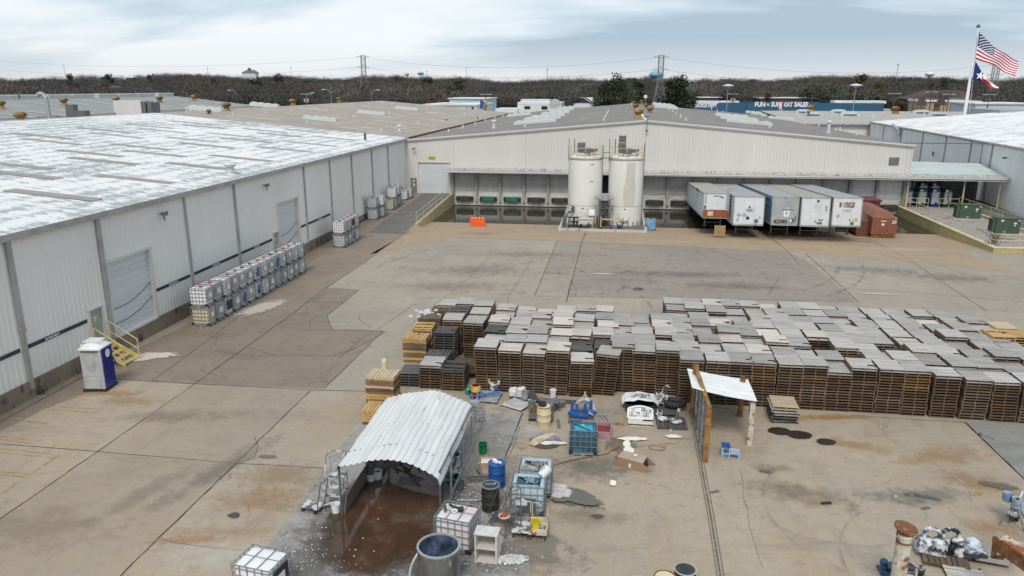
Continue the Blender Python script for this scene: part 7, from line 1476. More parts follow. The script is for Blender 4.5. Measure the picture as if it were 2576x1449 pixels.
def shw(b):
    n=9
    for i in range(n+1):
        for j in range(5): b.v.append(((i-4.5)*.17+rj.uniform(-.04,.04)*(j in(0,4)),(j-2)*.24+rj.uniform(-.05,.05),.42+.12*math.exp(-((i-5)/3)**2)+rj.uniform(-.02,.03)-(.1 if i in(0,9) else 0)))
    for i in range(n):
        for j in range(4): k=i*5+j; b.f.append((k,k+5,k+6,k+1)); b.m.append(0)
blob('white_sheet','crumpled white sheet over the black crate','sheet',1608,1025,0,shw,PLA)
blob('metal_fixture','grey louvred metal fixture on the white sheet','fixture',1615,1028,.5,lambda b:(b.c(0,0,0,.7,.3,.08),[b.c(-.3+.1*k,0,.08,.03,.3,.06) for k in range(7)],b.t((-.5,.1,.05),(.3,.12,.1),.05)),SPLAT)
gpal(1610,1058,'pinkish pallet under the white arched frame','pink',R(0))
fr_=E('arched_frame','white arched metal frame with a wire grid leaning on the pinkish pallet','frame',tuple(G(1610,1062).xy)+(.14,)); b=MB(); pts=[(-.5,0,.02),(-.5,0,.42)]+[(-.5+1.0*i/8,0,.42+.12*math.sin(PI*i/8)) for i in range(1,8)]+[(.5,0,.42),(.5,0,.02)]
b.at(0,0,0,0,R(-38)); b.path(pts,.045,6,True); b.M=None; b.build('rim',PLA,fr_); b=MB(); b.at(0,0,0,0,R(-38)); b.b(-.46,.46,.01,.03,.05,.48); b.M=None; b.build('backing',SPLAT,fr_); b=MB(); b.at(0,0,0,0,R(-38))
for k in range(9): b.t((-.4+.1*k,-.02,.04),(-.4+.1*k,-.02,.34),.008,n=4)
for k in range(3): b.t((-.44,-.02,.08+.11*k),(.44,-.02,.08+.11*k),.008,n=4)
b.M=None; b.build('wire_grid',PLA,fr_)
gpal(1675,1035,'dark pallet under the engine and black hose','dark',R(0),sc=1)
def eng(b):
    for _ in range(16): x,y,z=rj.uniform(-.4,.15),rj.uniform(-.2,.3),rj.uniform(.0,.35); b.c(x,y,z,rj.uniform(.06,.2),rj.uniform(.06,.2),rj.uniform(.06,.2))
    for _ in range(6): x,y=rj.uniform(-.35,.1),rj.uniform(-.2,.2); b.t((x,y,.2),(x+rj.uniform(-.2,.2),y+rj.uniform(-.2,.2),.5),.035)
    b.path([(-.1,.2,.4),(0,.25,.75),(.15,.25,.85),(.25,.2,.75)],.02)
blob('engine','oily grey machine engine on the dark pallet','engine',1668,1028,.14,eng,SPLAT)
blob('corrugated_hose','thick black ribbed hose coiled round the engine','hose',1690,1030,.2,lambda b:[b.path([(.1+.42*math.cos(t),.0+.3*math.sin(t),.1+.05*k) for t in [R(-170)+R(300)*i/18 for i in range(19)]],.11,8) for k in range(2)],BLACK,sm=True)
gpal(1688,1068,'dark slatted pallet with lengthwise boards, nearest the shelter','dark',R(2),True)
def dsc(b): b.lathe([(.26,.02),(.28,.06),(.2,.1),(.05,.08)],18,(.22,-.08)); b.lathe([(.2,.02),(.22,.05),(.1,.08)],16,(-.25,.05)); b.bar((.25,.05,.05),(.35,.1,.5),.12,.06); b.t((-.5,.02,.08),(-.15,.06,.08),.08,n=8)
blob('impeller_discs','grey metal discs and a bracket on the slatted pallet','discs',1685,1066,.14,dsc,SPLAT)
blob('ring_stand','small white ring stand at the left corner of the slatted pallet','stand',1657,1055,.14,lambda b:(b.path([(.12*math.cos(t),.12*math.sin(t),.1) for t in [2*PI*i/12 for i in range(12)]],.015,5,True),[b.t((.12*math.cos(a),.12*math.sin(a),0),(.12*math.cos(a),.12*math.sin(a),.28),.012) for a in (0,2.1,4.2)]),PLA)
blob('wood_block','pale wood offcut before the slatted pallet','offcut',1687,1085,0,lambda b:b.c(0,0,0,.1,.25,.05),WT)
# cut tray of red residue
ct=E('cut_tote_tray','low cut-down tote tray holding dried red paint','tray',tuple(G(1500,1092).xy)+(0,),R(-4)); b=MB(); b.b(-.6,.6,-.45,.5,0,.03); b.b(-.6,-.56,-.45,.5,.03,.32); b.b(.56,.6,-.45,.5,.03,.32); b.b(-.56,.56,-.45,-.41,.03,.32); b.b(-.56,.56,.46,.5,.03,.32); b.build('tray_body',mat('pink_plastic',(.42,.30,.32),(.33,.16,.18),rough=.45,scale=2),ct); b=MB(); b.b(-.56,.56,-.41,.46,.05,.17); b.build('residue',mat('dried_red_paint',(.22,.03,.035),(.14,.015,.02),rough=.5,scale=3),ct)
# loose plates
blob('rusty_plate','tall rusty white plate lying left of the cream drum base','plate',1362,1108,.05,lambda b:b.prism([(-.45,-.5),(-.2,-.62),(.1,-.1),(.55,.55),(.2,.55),(-.35,-.05)],0,.02),mat('rust_white_plate',(.52,.48,.40),(.46,.26,.09),rough=.6,scale=1.8,th=.5,wid=.15)); blob('round_plate','round brown steel plate under the rusty white one','plate',1372,1112,.03,lambda b:b.cyl(0,0,0,.015,.62,n=24),mat('brown_disc',(.10,.06,.04),(.07,.045,.035),rough=.7,scale=4))
blob('bent_white_sheet','curved white sheet offcut beside the rusty plate','sheet',1392,1118,.07,lambda b:b.prism([(-.5,-.15),(-.3,-.25),(0,-.12),(.25,-.12),(.55,.0),(.45,.1),(0,.12),(-.35,.08)],0,.02),WCRUST)
# cardboard box
cb_=E('cardboard_box','crushed cardboard box with torn open ends','box',tuple(G(1592,1172).xy)+(0,),R(-24)); b=MB()
b.add([(-.5,-.28,0),(.5,-.28,0),(.5,.35,0),(-.5,.35,0),(-.5,-.28,.36),(.5,-.28,.36),(.45,.2,.42),(-.5,.22,.38)],[(0,1,5,4),(2,3,7,6),(3,2,1,0)]); b.build('sides',CARD,cb_); b=MB(); b.add([(-.52,-.29,.365),(.5,-.29,.365),(.46,.22,.425),(-.5,.24,.385)],[(0,1,2,3)]); b.build('top_panel',CARDT,cb_)
b=MB(); b.add([(-.5,-.28,0),(-.5,-.28,.3),(-.78,-.2,.03)],[(0,1,2)]); b.add([(.5,-.28,.34),(.5,-.28,0),(.78,-.1,.04)],[(0,1,2)]); b.add([(.5,.35,0),(.46,.22,.4),(.74,.42,.05)],[(0,1,2)]); b.add([(-.5,.35,0),(-.5,.24,.36),(-.82,.1,.05)],[(0,2,1)]); b.build('flap',CARD,cb_); b=MB(); b.b(-.05,.04,-.30,-.285,.05,.22); b.b(0,.1,0,.18,.41,.415); b.build('sticker',PAPER,cb_); b=MB(); b.add([(.48,-.26,.02),(.48,.3,.02),(.44,.18,.38),(.48,-.26,.33)],[(0,1,2,3)]); b.build('dark_inside',DARK,cb_)
# wires
b=MB()
for k in range(3): b.path([((.25+.04*k)*math.cos(t),(.16+.03*k)*math.sin(t),.03+.012*k) for t in [2*PI*i/18 for i in range(18)]],.010,4,True)
b.path([(.25,.05,.03),(.4,.4,.03),(.8,.5,.03),(1.0,.9,.03),(1.3,1.0,.03)],.010,4); tag(at(b.build('rope_coil',mat('orange_cord',(.42,.24,.09),rough=.8)),1653,1128),'orange cord coiled on the ground near the drain','cord')
hose([tuple(G(1370,1180).xy)+(.05,),tuple(G(1440,1160).xy)+(.05,),tuple(G(1520,1145).xy)+(.05,),tuple(G(1560,1125).xy)+(.05,)],.015,'thin rusty wire running from the totes towards the cardboard box',RUST)
# rubble
blob('plaster_block','crumbling block of white plaster right of the open totes','plaster',1403,1238,0,lambda b:([b.add([(-.3+dx,-.2+dy,.0),(.3+dx,-.28+dy,.0),(.4+dx,.15+dy,0),(-.25+dx,.25+dy,0),(-.28+dx,-.18+dy,.18+dz),(.22+dx,-.24+dy,.2+dz),(.3+dx,.1+dy,.26+dz),(-.2+dx,.2+dy,.22+dz)],[(4,5,6,7),(0,1,5,4),(1,2,6,5),(2,3,7,6),(3,0,4,7)]) for dx,dy,dz in ((0,0,0),(.15,-.2,-.06),(-.1,-.28,-.1))]),mat('plaster',(.52,.51,.50),(.40,.38,.36),rough=.9,scale=6))
# broken pallet and orange tub
for dx,dy,rz,l,ln_ in ((0,0,12,'grey broken pallet beam left of the blue drum',1.1),(.45,.15,75,'short dark broken board right of the blue drum',.8),(-.1,.25,-60,'short grey broken pallet board by the orange tub',.6),(.1,-.2,10,'chipped grey pallet runner before the orange tub',1.0)):
    blob('broken_board',l,'board',1213,1203,.02,lambda b:(b.c(0,0,0,ln_,.14,.04),b.c(0,-.05,.04,ln_*.9,.04,.08)),GRWOOD,dx,dy,R(rz))
ot=E('tub','square orange-stained tub full of white liquid','tub',tuple(G(1226,1178).xy)+(0,),R(8)); b=MB(); b.add([(-.2,-.2,0),(.2,-.2,0),(.2,.2,0),(-.2,.2,0),(-.26,-.24,.34),(.26,-.24,.34),(.26,.24,.34),(-.26,.24,.34)],[(3,2,1,0),(0,1,5,4),(1,2,6,5),(2,3,7,6),(3,0,4,7)]); b.build('sides',mat('orange_cream',(.55,.36,.24),(.5,.28,.15),rough=.5,scale=3),ot); b=MB(); b.b(-.23,.23,-.21,.21,.24,.28); b.build('liquid',WCRUST,ot)
b=MB(); b.path([tuple(G(*p).xy)+(.05,) for p in ((1150,1262),(1170,1262),(1200,1262),(1215,1258))],.04,7); tag(b.build('hose',GALV,None,True),'grey hose on the ground left of the black drum','hose')
# ---- shelter with yellow steel posts
SH=E('shelter','rusty yellow steel shelter frame with a sloping white sheet roof','shelter',(4.4,28,0))
def zpost(x,y,h,m,w=.16,d=.22,nm='post'):
    b=MB(); b.b(x-w/2,x+w/2,y-d/2,y-d/2+.02,0,h); b.b(x-w/2,x+w/2,y+d/2-.02,y+d/2,0,h); b.b(x-.012,x+.012,y-d/2+.02,y+d/2-.02,0,h); b.b(x-w/2,x-w/2+.02,y-d/2+.02,y+d/2-.02,0,h) if m is RUSTO else None; b.build(nm,m,SH,world=True)
zA=P(1774,1028,Y=25.95).z
zpost(3.70,25.95,zA,RUSTO,.19,.18); p_=G(1742,1048); zB=P(1745,917,Y=p_.y).z; zpost(p_.x,p_.y,zB,RUSTO,.22,.2); p1_=G(1884,1118); zpost(p1_.x,p1_.y,P(1894,1010,Y=p1_.y).z,RUSTW,.19,.2); p2_=G(1861,1047); zpost(p2_.x,p2_.y,P(1871,948,Y=p2_.y).z,RUST,.19,.2)
b=MB(); b.bar((3.72,25.9,zA+.03),(p_.x,p_.y+.1,zB-.12),.15,.10); b.build('beam',RUSTO,SH,world=True)
Yn,Yf=p1_.y-.25,p2_.y+.5; c0,c1,c2,c3=P(1741,975.6,Y=Yn),P(1905,1010,Y=Yn),P(1882,956,Y=Yf),P(1728.6,928,Y=Yf)
print('shelter',c0,c1,c2,c3)
b=MB(); n=34
for j in range(n+1):
    t=j/n
    for i in range(9): u=i/8; p=c0.lerp(c1,u).lerp(c3.lerp(c2,u),t); b.v.append((p.x,p.y+.03*math.sin(j),p.z+(.022 if j%2 else 0)+(.015 if (j//11)%2 else 0)-.05*math.sin(PI*u)))
for j in range(n):
    for i in range(8): k=j*9+i; b.f.append((k,k+1,k+10,k+9)); b.m.append(0)
b.build('roof_sheet',mat('cream_edged_sheet',(.74,.74,.72),(.66,.67,.66),rough=.5,scale=1.5,c3=(.56,.50,.36),s3=2.5,t3=.68,world=True),SH,world=True)
for y0_,y1_,m in ((26.6,27.5,SPLAT),(27.6,28.6,GALV),(28.7,29.6,SPLAT)): b=MB(); b.b(3.66,3.70,y0_,y1_,.3,min(zA,zB)-.25); b.build('side_panel',m,SH,world=True)
b=MB(); 
for y in (26.55,27.55,28.65,29.7): b.t((3.64,y,.0),(3.64,y,zA),.022)
b.build('upright_rod',GREY,SH,world=True)
blob('rag','brown rag heap at the foot of the rear yellow post','rag',1750,1046,0,lambda b:[b.ball((rj.uniform(-.15,.15),rj.uniform(-.12,.12),.06),rj.uniform(.08,.13),5,.7,.3) for _ in range(6)],mat('brown_rag',(.13,.09,.07),(.09,.06,.05),rough=.9)); blob('cord','orange cord tangled on the ground inside the shelter','cord',1795,1078,.03,lambda b:[b.path([(rj.uniform(-.3,.3),rj.uniform(-.25,.25),0.01) for _ in range(7)],.01,4)],mat('orange_cord2',(.40,.17,.08),rough=.8))
# blue step
bs=E('step_stool','small blue step stool splashed with white paint','step stool',tuple(G(1835,1148).xy)+(0,),R(-3)); LB=mat('light_blue_paint',(.20,.42,.66),(.28,.5,.7),rough=.5,scale=4)
b=MB(); b.b(-.31,.0,-.17,.22,.42,.45); b.build('upper_deck',mat('royal_blue_worn',(.012,.05,.28),(.02,.09,.36),rough=.5,scale=6,c3=(.5,.55,.62),s3=7,t3=.66),bs)
b=MB()
for k in range(5): b.b(.02,.36,-.18+.085*k,-.12+.085*k,.20,.23)
b.build('lower_deck',mat('white_blue_slat',(.50,.55,.62),(.25,.33,.5),rough=.6,scale=9),bs)
for x,y,h in ((-.28,-.15,.42),(-.03,-.15,.42),(-.28,.19,.42),(-.03,.19,.42),(.33,-.15,.2),(.33,.19,.2)): b=MB(); b.c(x,y,0,.045,.045,h); b.build('leg',LB,bs)
b=MB(); b.b(-.3,.35,-.17,-.14,.16,.20); b.b(-.3,.35,.18,.21,.16,.20); b.build('rail',LB,bs)
# short pallet stack beside the block
q=G(1970,1062)
for k in range(6): place_pal(q.x+rj.uniform(-.04,.06),q.y+.4,k*PH,R(rj.uniform(-4,3)),['grey','dark','mid','grey','grey','pale'][k],['grey pallet at the bottom of the short stack right of the shelter','dark pallet second from the bottom of the short stack','brown pallet third in the short stack right of the shelter','grey pallet fourth in the short stack right of the shelter','grey pallet just under the pale one on the short stack','pale new pallet topping the short stack right of the shelter'][k],group='pallets of the short stack right of the shelter')
# debris on the right
blob('black_brick','black rubber block on the open concrete','block',2078,1268,0,lambda b:b.c(0,0,0,.34,.08,.07),BLACK,rz=R(14)); blob('plank','short grey plank near the drain','plank',1798,1238,0,lambda b:b.c(0,0,0,.36,.12,.025),GRWOOD,rz=R(28)); blob('plank','short grey plank left of the tripod mixer','plank',2328,1279,0,lambda b:b.c(0,0,0,.34,.14,.025),GRWOOD,rz=R(26))
blob('steel_rod','grey steel rod lying on the concrete','rod',2320,1245,.02,lambda b:(b.t((-.35,.15,0),(.3,-.1,0),.02),),GREY); blob('lever_bar','dark lever with a clamp lying below the rod','lever',2325,1252,.02,lambda b:(b.bar((-.3,.05,.03),(.45,-.12,.03),.05,.05),b.c(-.2,.05,0,.14,.1,.08)),GREY); blob('cube_weight','small dark cube left of the rod','cube',2282,1247,0,lambda b:b.c(0,0,0,.1,.08,.08),GREY); blob('small_can','small rusty can left of the dark cube','can',2252,1252,0,lambda b:b.cyl(0,0,0,.1,.06,n=10),RUSTW)
b=MB(); pts=[tuple(G(x,y).xy)+(.03,) for x,y in ((2200,1180),(2175,1190),(2170,1225),(2185,1255),(2230,1300),(2290,1335),(2340,1345),(2400,1352))]; 
blob('hand_tool','grey valve stem lying at the corner of the ash slab','tool',2475,1098,.02,lambda b:(b.t((-.2,.2,0),(.3,-.2,0),.02),b.ball((-.1,.1,.04),.07)),GREY)
# column with rusty plate
cl_=E('steel_column','peeling white steel column with a tilted rusty disc on top','column',tuple(P(2279,1328,z=2.2).xy)+(0,)); b=MB(); b.lathe([(.19,0),(.19,1.95),(.21,1.96),(.21,2.0),(.19,2.02),(.19,2.12)],20); b.build('pipe',RUSTW,cl_,True); b=MB(); b.lathe([(.195,1.78),(.195,1.84)],20,cap=False); b.lathe([(.20,2.06),(.21,2.12),(.18,2.16)],20); b.build('rust_ring',RUST,cl_)
b=MB(); b.at(0,0,2.2,0,R(6),R(8)); b.lathe([(.29,-.02),(.29,.02)],28); b.M=None; b.build('top_disc',RUST,cl_)
# pallets and pumps bottom right
q=P(2370,1400,z=0.0); 
place_pal(q.x,q.y-.1,0,R(-14),'mid','brown slatted pallet with lengthwise boards under the two white-splashed pumps',True,False,'loose pallets in the work area').scale=(1.1,1.0,1)
q2=P(2470,1405,z=0); blob('cardboard_sheets','grey cardboard sheets spread right of the pump pallet','cardboard',2478,1400,.02,lambda b:[b.c(rj.uniform(-.25,.25),rj.uniform(-.2,.2),.02+.03*k,.9,.65,.02) for k in range(5)],mat('grey_cardboard',(.28,.26,.25),(.22,.2,.19),rough=.9,scale=4),rz=R(-12))
blob('splashed_pump','white and navy splashed double pump, left of the two on the pallet','pump',2337,1398,.14,lambda b:pump(b,1.4),mat('navy_white_splash',(.05,.065,.09),(.62,.64,.66),rough=.45,scale=4,th=.5,wid=.12),rz=R(-15),sm=False)
blob('splashed_pump','black and white splashed double pump, right of the two on the pallet','pump',2383,1400,.14,lambda b:pump(b,1.4),mat('black_white_splash',(.02,.02,.025),(.66,.67,.68),rough=.45,scale=4,th=.52,wid=.1),rz=R(-10))
blob('wrapped_motor','round motor wrapped in white and blue splashes on the cardboard','motor',2442,1392,.14,lambda b:(b.ball((0,0,.18),.22,8,.85,.05),b.lathe([(.24,0),(.26,.06),(.2,.1)],14),b.b(-.2,.26,-.28,-.1,.02,.1)),mat('blue_white_splash',(.55,.6,.65),(.07,.12,.2),rough=.5,scale=5,th=.54,wid=.12)); blob('black_gear','black rubber gear pieces before the wrapped motor','gear',2448,1412,.1,lambda b:(b.lathe([(.14,0),(.15,.07),(.07,.1)],14,(-.2,0)),b.lathe([(.13,0),(.13,.07),(.05,.08)],14,(.02,0)),b.lathe([(.11,0),(.12,.08),(.06,.1)],14,(.28,.05)),b.b(-.2,.3,-.04,.04,.02,.06)),BLACK)
blob('gear_motor','blue and black gear motor left of the column base','motor',2238,1440,0,lambda b:(b.b(-.3,.1,-.2,.2,0,.08),b.t((-.1,0,.2),(.2,0,.25),.12,n=12),b.ball((-.15,.1,.25),.12)),mat('blue_black_splash',(.02,.02,.025),(.03,.08,.2),rough=.4,scale=5)); blob('flange_motor','black flanged motor with a white ring right of the column base','motor',2295,1445,.05,lambda b:(b.t((-.25,0,.15),(.25,0,.12),.16,n=14),b.t((.2,-.05,.2),(.2,-.12,.22),.08,n=14),b.b(-.3,.2,-.2,.2,0,.05)),mat('black_white_splash2',(.02,.02,.022),(.6,.6,.6),rough=.4,scale=3,th=.58,wid=.1))
q=P(2440,1462,z=.0); place_pal(q.x-.1,q.y,0,R(-8),'pink','pale pinkish pallet cut by the bottom edge right of the column',False,False,'loose pallets in the work area')
# tripod mixer
tm=E('tripod_mixer','blue two-cup mixer standing on splayed tripod legs at the right edge','mixer',tuple(G(2545,1318).xy)+(0,)); 
for a in (200,290,350,80): b=MB(); b.t((.06*math.cos(R(a)),.06*math.sin(R(a)),.7),(.48*math.cos(R(a)),.48*math.sin(R(a)),0),.025); b.build('leg',GREY,tm)
b=MB(); b.lathe([(.12,.62),(.15,.66),(.15,.92),(.13,.94)],18,(-.02,-.08)); b.lathe([(.11,.7),(.14,.74),(.14,1.0)],18,(-.18,.18)); b.build('cup',mat('worn_blue_steel',(.08,.18,.35),(.28,.32,.35),rough=.5,scale=4),tm); b=MB(); b.lathe([(.14,.94),(.15,.96),(.02,.93)],18,(-.02,-.08)); b.t((.1,0,.5),(.35,.1,.9),.07,n=8); b.t((.1,.1,.7),(.3,.3,1.0),.07,n=8); b.t((-.3,-.1,.5),(0,-.05,.35),.08,n=8); b.ball((.02,0,.38),.14); b.build('gearbox',GALV,tm); b=MB()
for k in range(5): b.t((rj.uniform(-.1,.2),rj.uniform(-.1,.1),.12),(rj.uniform(-.1,.2),rj.uniform(-.1,.1),.35),.05)
b.build('motor',BLACK,tm)
# rusty beam
rb_=E('rusty_beam','rusty white-flaked steel frame beam leaning in from the right edge','beam',(10.2,18.6,0)); RB_=mat('flaked_rust',(.26,.09,.035),(.56,.45,.34),rough=.8,scale=2.2,th=.56,wid=.12,c3=(.12,.05,.03),s3=6,t3=.6)
b=MB(); b.bar((10.5,19.1,1.9),(11.2,16.6,2.05),.34,.10); b.build('top_flange',RB_,rb_,world=True); b=MB(); b.bar((10.36,19.05,1.72),(11.05,16.5,1.88),.05,.34); b.build('web',RUST,rb_,world=True); b=MB(); b.bar((10.35,19.1,1.9),(10.4,19.1,1.3),.08,.1); b.bar((10.6,19.12,1.9),(10.65,19.12,1.3),.08,.1); b.bar((10.35,19.1,1.3),(10.65,19.1,1.3),.08,.08); b.build('end_bracket',RUST,rb_,world=True); b=MB(); b.c(11.1,17.2,0,.15,.15,1.8); b.c(10.85,18.2,0,.15,.15,1.8); b.build('post',RUST,rb_,world=True)
q=P(2560,1375,z=.3); place_pal(q.x+.2,q.y,.0,R(-10),'grey','white and red splashed pallet half hidden behind the rusty beam',False,False,'loose pallets in the work area')
# small scraps
b=MB(); rs=random.Random(21)
for k in range(760):
    if k<620: x,y=rs.gauss(1190,95),rs.gauss(1260,105)
    elif k<760: x,y=rs.gauss(760,90),rs.gauss(1400,30)
    else: x,y=rs.uniform(300,2500),rs.uniform(1040,1449)
    q=G(x,max(1000,y)); s=rs.choice([.006,.009,.013,.018,.03]) if not(960<x<1110 and 1130<y<1420) else .006; a=rs.uniform(0,6.3); c,d=math.cos(a)*s,math.sin(a)*s
    b.add([(q.x-c,q.y-d,.10),(q.x+d,q.y-c,.10),(q.x+c,q.y+d,.105),(q.x-d,q.y+c,.11),(q.x,q.y,.12+s*.3)],[(0,1,4),(1,2,4),(2,3,4),(3,0,4)])
for i,v in enumerate(b.v): b.v[i]=(v[0],v[1],v[2]-.018)
tag(b.build('paint_chips',WCRUST),'scattered small white paint chips and scraps over the work area','litter',None,'stuff')
# ======================= beyond the roofs
def hobj(name,label,cat,x,Y,m=None,group=None): q=P(x,225,Y=Y); return E(name,label,cat,(q.x,q.y,0),0,group)
def pbox(mb,x0,x1,yt,yb,Y,dep,z0=None):
    a=P(x0,yt,Y=Y); c=P(x1,yt,Y=Y); zb=0 if yb is None else P(x0,yb,Y=Y).z; mb.b(a.x,c.x,Y,Y+dep,zb,a.z); return a,c
BLF=mat('teal_blue_fascia',(.02,.10,.19),(.018,.085,.165),rough=.5,scale=.2,world=True); STW=mat('store_wall',(.40,.40,.38),(.34,.33,.31),rough=.7,scale=.3,world=True); RFW=mat('white_flat_roof',(.72,.73,.74),(.6,.6,.6),rough=.6,scale=.2,world=True); GLS=mat('dark_shop_glass',(.02,.025,.03),rough=.15)
SY=290
st_=E('store','long low store with teal blue fascia and white lettering','store',(P(2000,260,Y=SY).x,SY,0))
def W2(b,nm,m,par=st_): return b.build(nm,m,par,world=True)
b=MB(); pbox(b,1752,2242,272,None,SY+1.5,25); W2(b,'wall',STW)
b=MB(); a,c=pbox(b,1808,2225,258,284,SY,1.5); W2(b,'fascia',BLF); b=MB(); a,c=pbox(b,1960,2075,256,285,SY-1.5,1.6); 
a=P(1880,256,Y=SY-.6); c=P(2062,256,Y=SY-.6); b=MB(); b.b(a.x,c.x,SY-.6,SY,P(1880,284,Y=SY).z,a.z); W2(b,'sign_panel',BLF)
b=MB(); a=P(1752,261,Y=SY-.3); c=P(1808,261,Y=SY-.3); b.b(a.x,c.x,SY-.3,SY+1,P(1752,284,Y=SY).z,a.z); W2(b,'side_fascia',BLF)
TXW=mat('white_letter',(.80,.80,.80),rough=.5)
def ptext(s,x0,x1,yt,yb,Y,m,par,name,bold=.02):
    a=P(x0,(yt+yb)/2,Y=Y); c=P(x1,(yt+yb)/2,Y=Y); h=P(x0,yt,Y=Y).z-P(x0,yb,Y=Y).z
    o=text(s,h*1.38,(0,0,0),FRONT,m,name,None,.05,bold=bold); xs=[v.co.x for v in o.data.vertices]; w=max(xs)-min(xs); k=(c.x-a.x)/w; mx_=(max(xs)+min(xs))/2
    for v in o.data.vertices: v.co.x=(v.co.x-mx_)*k+(a.x+c.x)/2; v.co.y+=Y; v.co.z+=a.z
    w_=wmat(par).inverted()
    for v in o.data.vertices: v.co=w_@v.co
    o.parent=par
ptext('FUN',1899,1925,257.5,269,SY-.7,TXW,st_,'lettering',.09); ptext('N',1929,1935,260,267,SY-.7,TXW,st_,'lettering',.05); ptext('SUN',1940,1964,257.5,269,SY-.7,TXW,st_,'lettering',.09); ptext('BOAT',1968,1994,257.5,269,SY-.7,TXW,st_,'lettering',.09); ptext('SALES',1998,2033,257.5,269,SY-.7,TXW,st_,'lettering',.09)
ptext('TACKLE DEPT',1746,1803,262,270,SY-.4,TXW,st_,'lettering',.06)
for x0,x1 in ((1812,1835),(1850,1868),(1882,1920),(1925,1950),(1955,1985),(1990,2030)): b=MB(); pbox(b,x0,x1,287,297,SY+1.3,.3); W2(b,'shop_window',GLS)
for x,w,m in ((2062,12,mat('dark_red_sign',(.3,.02,.03),rough=.5)),(2120,14,RED),(2145,18,mat('dark_oval',(.18,.01,.03),rough=.5)),(2040,14,YEL)): b=MB(); pbox(b,x,x+w,287,293,SY+1.2,.2); W2(b,'wall_sign',m)
b=MB(); pbox(b,1756,1860,254,262,SY+6,8); pbox(b,2100,2230,253,260,SY+8,6); W2(b,'roof_parapet',RFW)
# pole sign in front of it
ps=hobj('pole_sign','tall narrow red and white roadside sign on two poles before the blue store','sign',1968,262); b=MB(); q=P(1968,257,Y=262); z1=q.z; z0=P(1968,273,Y=262).z
b.b(-.6,.3,-.2,.2,z0,z1); b.build('white_face',RFW,ps); b=MB(); b.b(.3,.9,-.2,.2,z0,z1); b.build('red_face',mat('maroon_sign',(.25,.01,.02),rough=.5),ps); b=MB(); b.b(-.3,-.1,-.1,.1,0,z0); b.b(.3,.5,-.1,.1,0,z0); b.build('poles',RFW,ps)
# other buildings
def bld(name,label,x0,x1,yt,Y,dep,m,roof=None,wins=(),extra=None):
    a=P(x0,yt,Y=Y); c=P(x1,yt,Y=Y); rt=E(name,label,'building',((a.x+c.x)/2,Y,0)); b=MB(); b.b(a.x,c.x,Y,Y+dep,-2,a.z); b.build('wall',m,rt,world=True)
    if roof: b=MB(); b.b(a.x-.4,c.x+.4,Y-.4,Y+dep+.4,a.z,a.z+.35); b.build('roof',roof,rt,world=True)
    for (wx0,wx1,wt,wb) in wins: b=MB(); pbox(b,wx0,wx1,wt,wb,Y-.15,.2); b.build('window',GLS,rt,world=True)
    return rt,a,c
BR=mat('far_brick',(.27,.105,.06),(.20,.08,.05),rough=.8,scale=.6,world=True); BRR=mat('brown_shingle',(.10,.065,.055),(.075,.05,.045),rough=.9,scale=.5,world=True); BEI=mat('beige_wall',(.42,.32,.185),(.36,.27,.15),rough=.8,scale=.3,world=True)
bld('metal_shop','grey metal shop building with a flat white roof left of the utility pole',1066,1200,265,215,26,SIDING,RFW,[(1170,1176,272,283),(1186,1192,270,283)])
for x in (1137,1150): q=P(x,262,Y=222); b=MB(); b.c(0,0,0,2.4,2,1.7); o=b.build('rooftop_unit',GALV); o.location=(q.x,224,q.z-1.6); tag(o,'boxy air unit on the flat white roof, '+('left' if x<1145 else 'right')+' one','air unit')
bld('pale_blue_building','pale blue building with white gabled front behind the grey shop',1130,1226,249,260,20,mat('pale_aqua',(.44,.62,.68),(.40,.58,.64),rough=.6,world=True),RFW)
sg=hobj('roadside_sign','blue and yellow roadside sign beside the utility pole','sign',1218,205); z1=P(1218,252,Y=205).z; z0=P(1218,273,Y=205).z; b=MB(); b.b(-1.1,-.3,-.2,.2,z0,z1); b.build('blue_side',BLUEP,sg); b=MB(); b.b(-.3,.9,-.2,.2,z0,z1); b.b(-.2,.8,-.25,-.2,z0+.3,z1-.3); b.build('yellow_side',mat('sign_yellow_grey',(.5,.42,.12),(.12,.12,.2),rough=.5,scale=1.2,th=.5,wid=.1),sg); b=MB(); b.b(-.2,.2,-.1,.1,0,z0); b.build('pole',GREY,sg)
bld('white_building','white flat-roofed building with two small windows and a dish',1302,1412,257,235,14,mat('bright_white_wall',(.70,.71,.71),(.62,.63,.63),rough=.6,scale=.3,world=True),None,[(1319,1334,267,274),(1362,1377,267,275)])
bld('low_white_building','low white building just left of the flat-roofed white one',1246,1302,273,232,12,RFW)
bld('long_white_building','long white building glimpsed behind bare trees',1310,1382,250,300,10,RFW)
rt,a,c=bld('gabled_house','small white house with dark gabled roof',1443,1488,259,240,12,RFW); b=MB(); m_=(a.x+c.x)/2; b.add([(a.x-1,239.4,a.z-.4),(m_,239.4,a.z+1.8),(c.x+1,239.4,a.z-.4),(a.x-1,253,a.z-.4),(m_,253,a.z+1.8),(c.x+1,253,a.z-.4)],[(0,1,4,3),(1,2,5,4)]); b.add([(a.x,239.9,a.z),(m_,239.9,a.z+1.6),(c.x,239.9,a.z)],[(0,2,1)]); b.build('roof',mat('dark_shingle',(.04,.05,.055),rough=.9),rt,world=True)
bld('white_building','white building with flat roof behind the gabled house',1460,1490,246,275,12,RFW)
b=MB(); dd=hobj('satellite_dish','round grey satellite dish standing beside the white building','dish',1397,228); b.at(0,0,P(1397,264,Y=228).z,0,R(75)); b.lathe([(.05,0),(1.0,.15),(1.7,.5)],20); b.M=None; b.build('bowl',CAGE,dd); b=MB(); b.t((0,0,0),(0,0,P(1397,264,Y=228).z),.15); b.build('mast',GREY,dd)
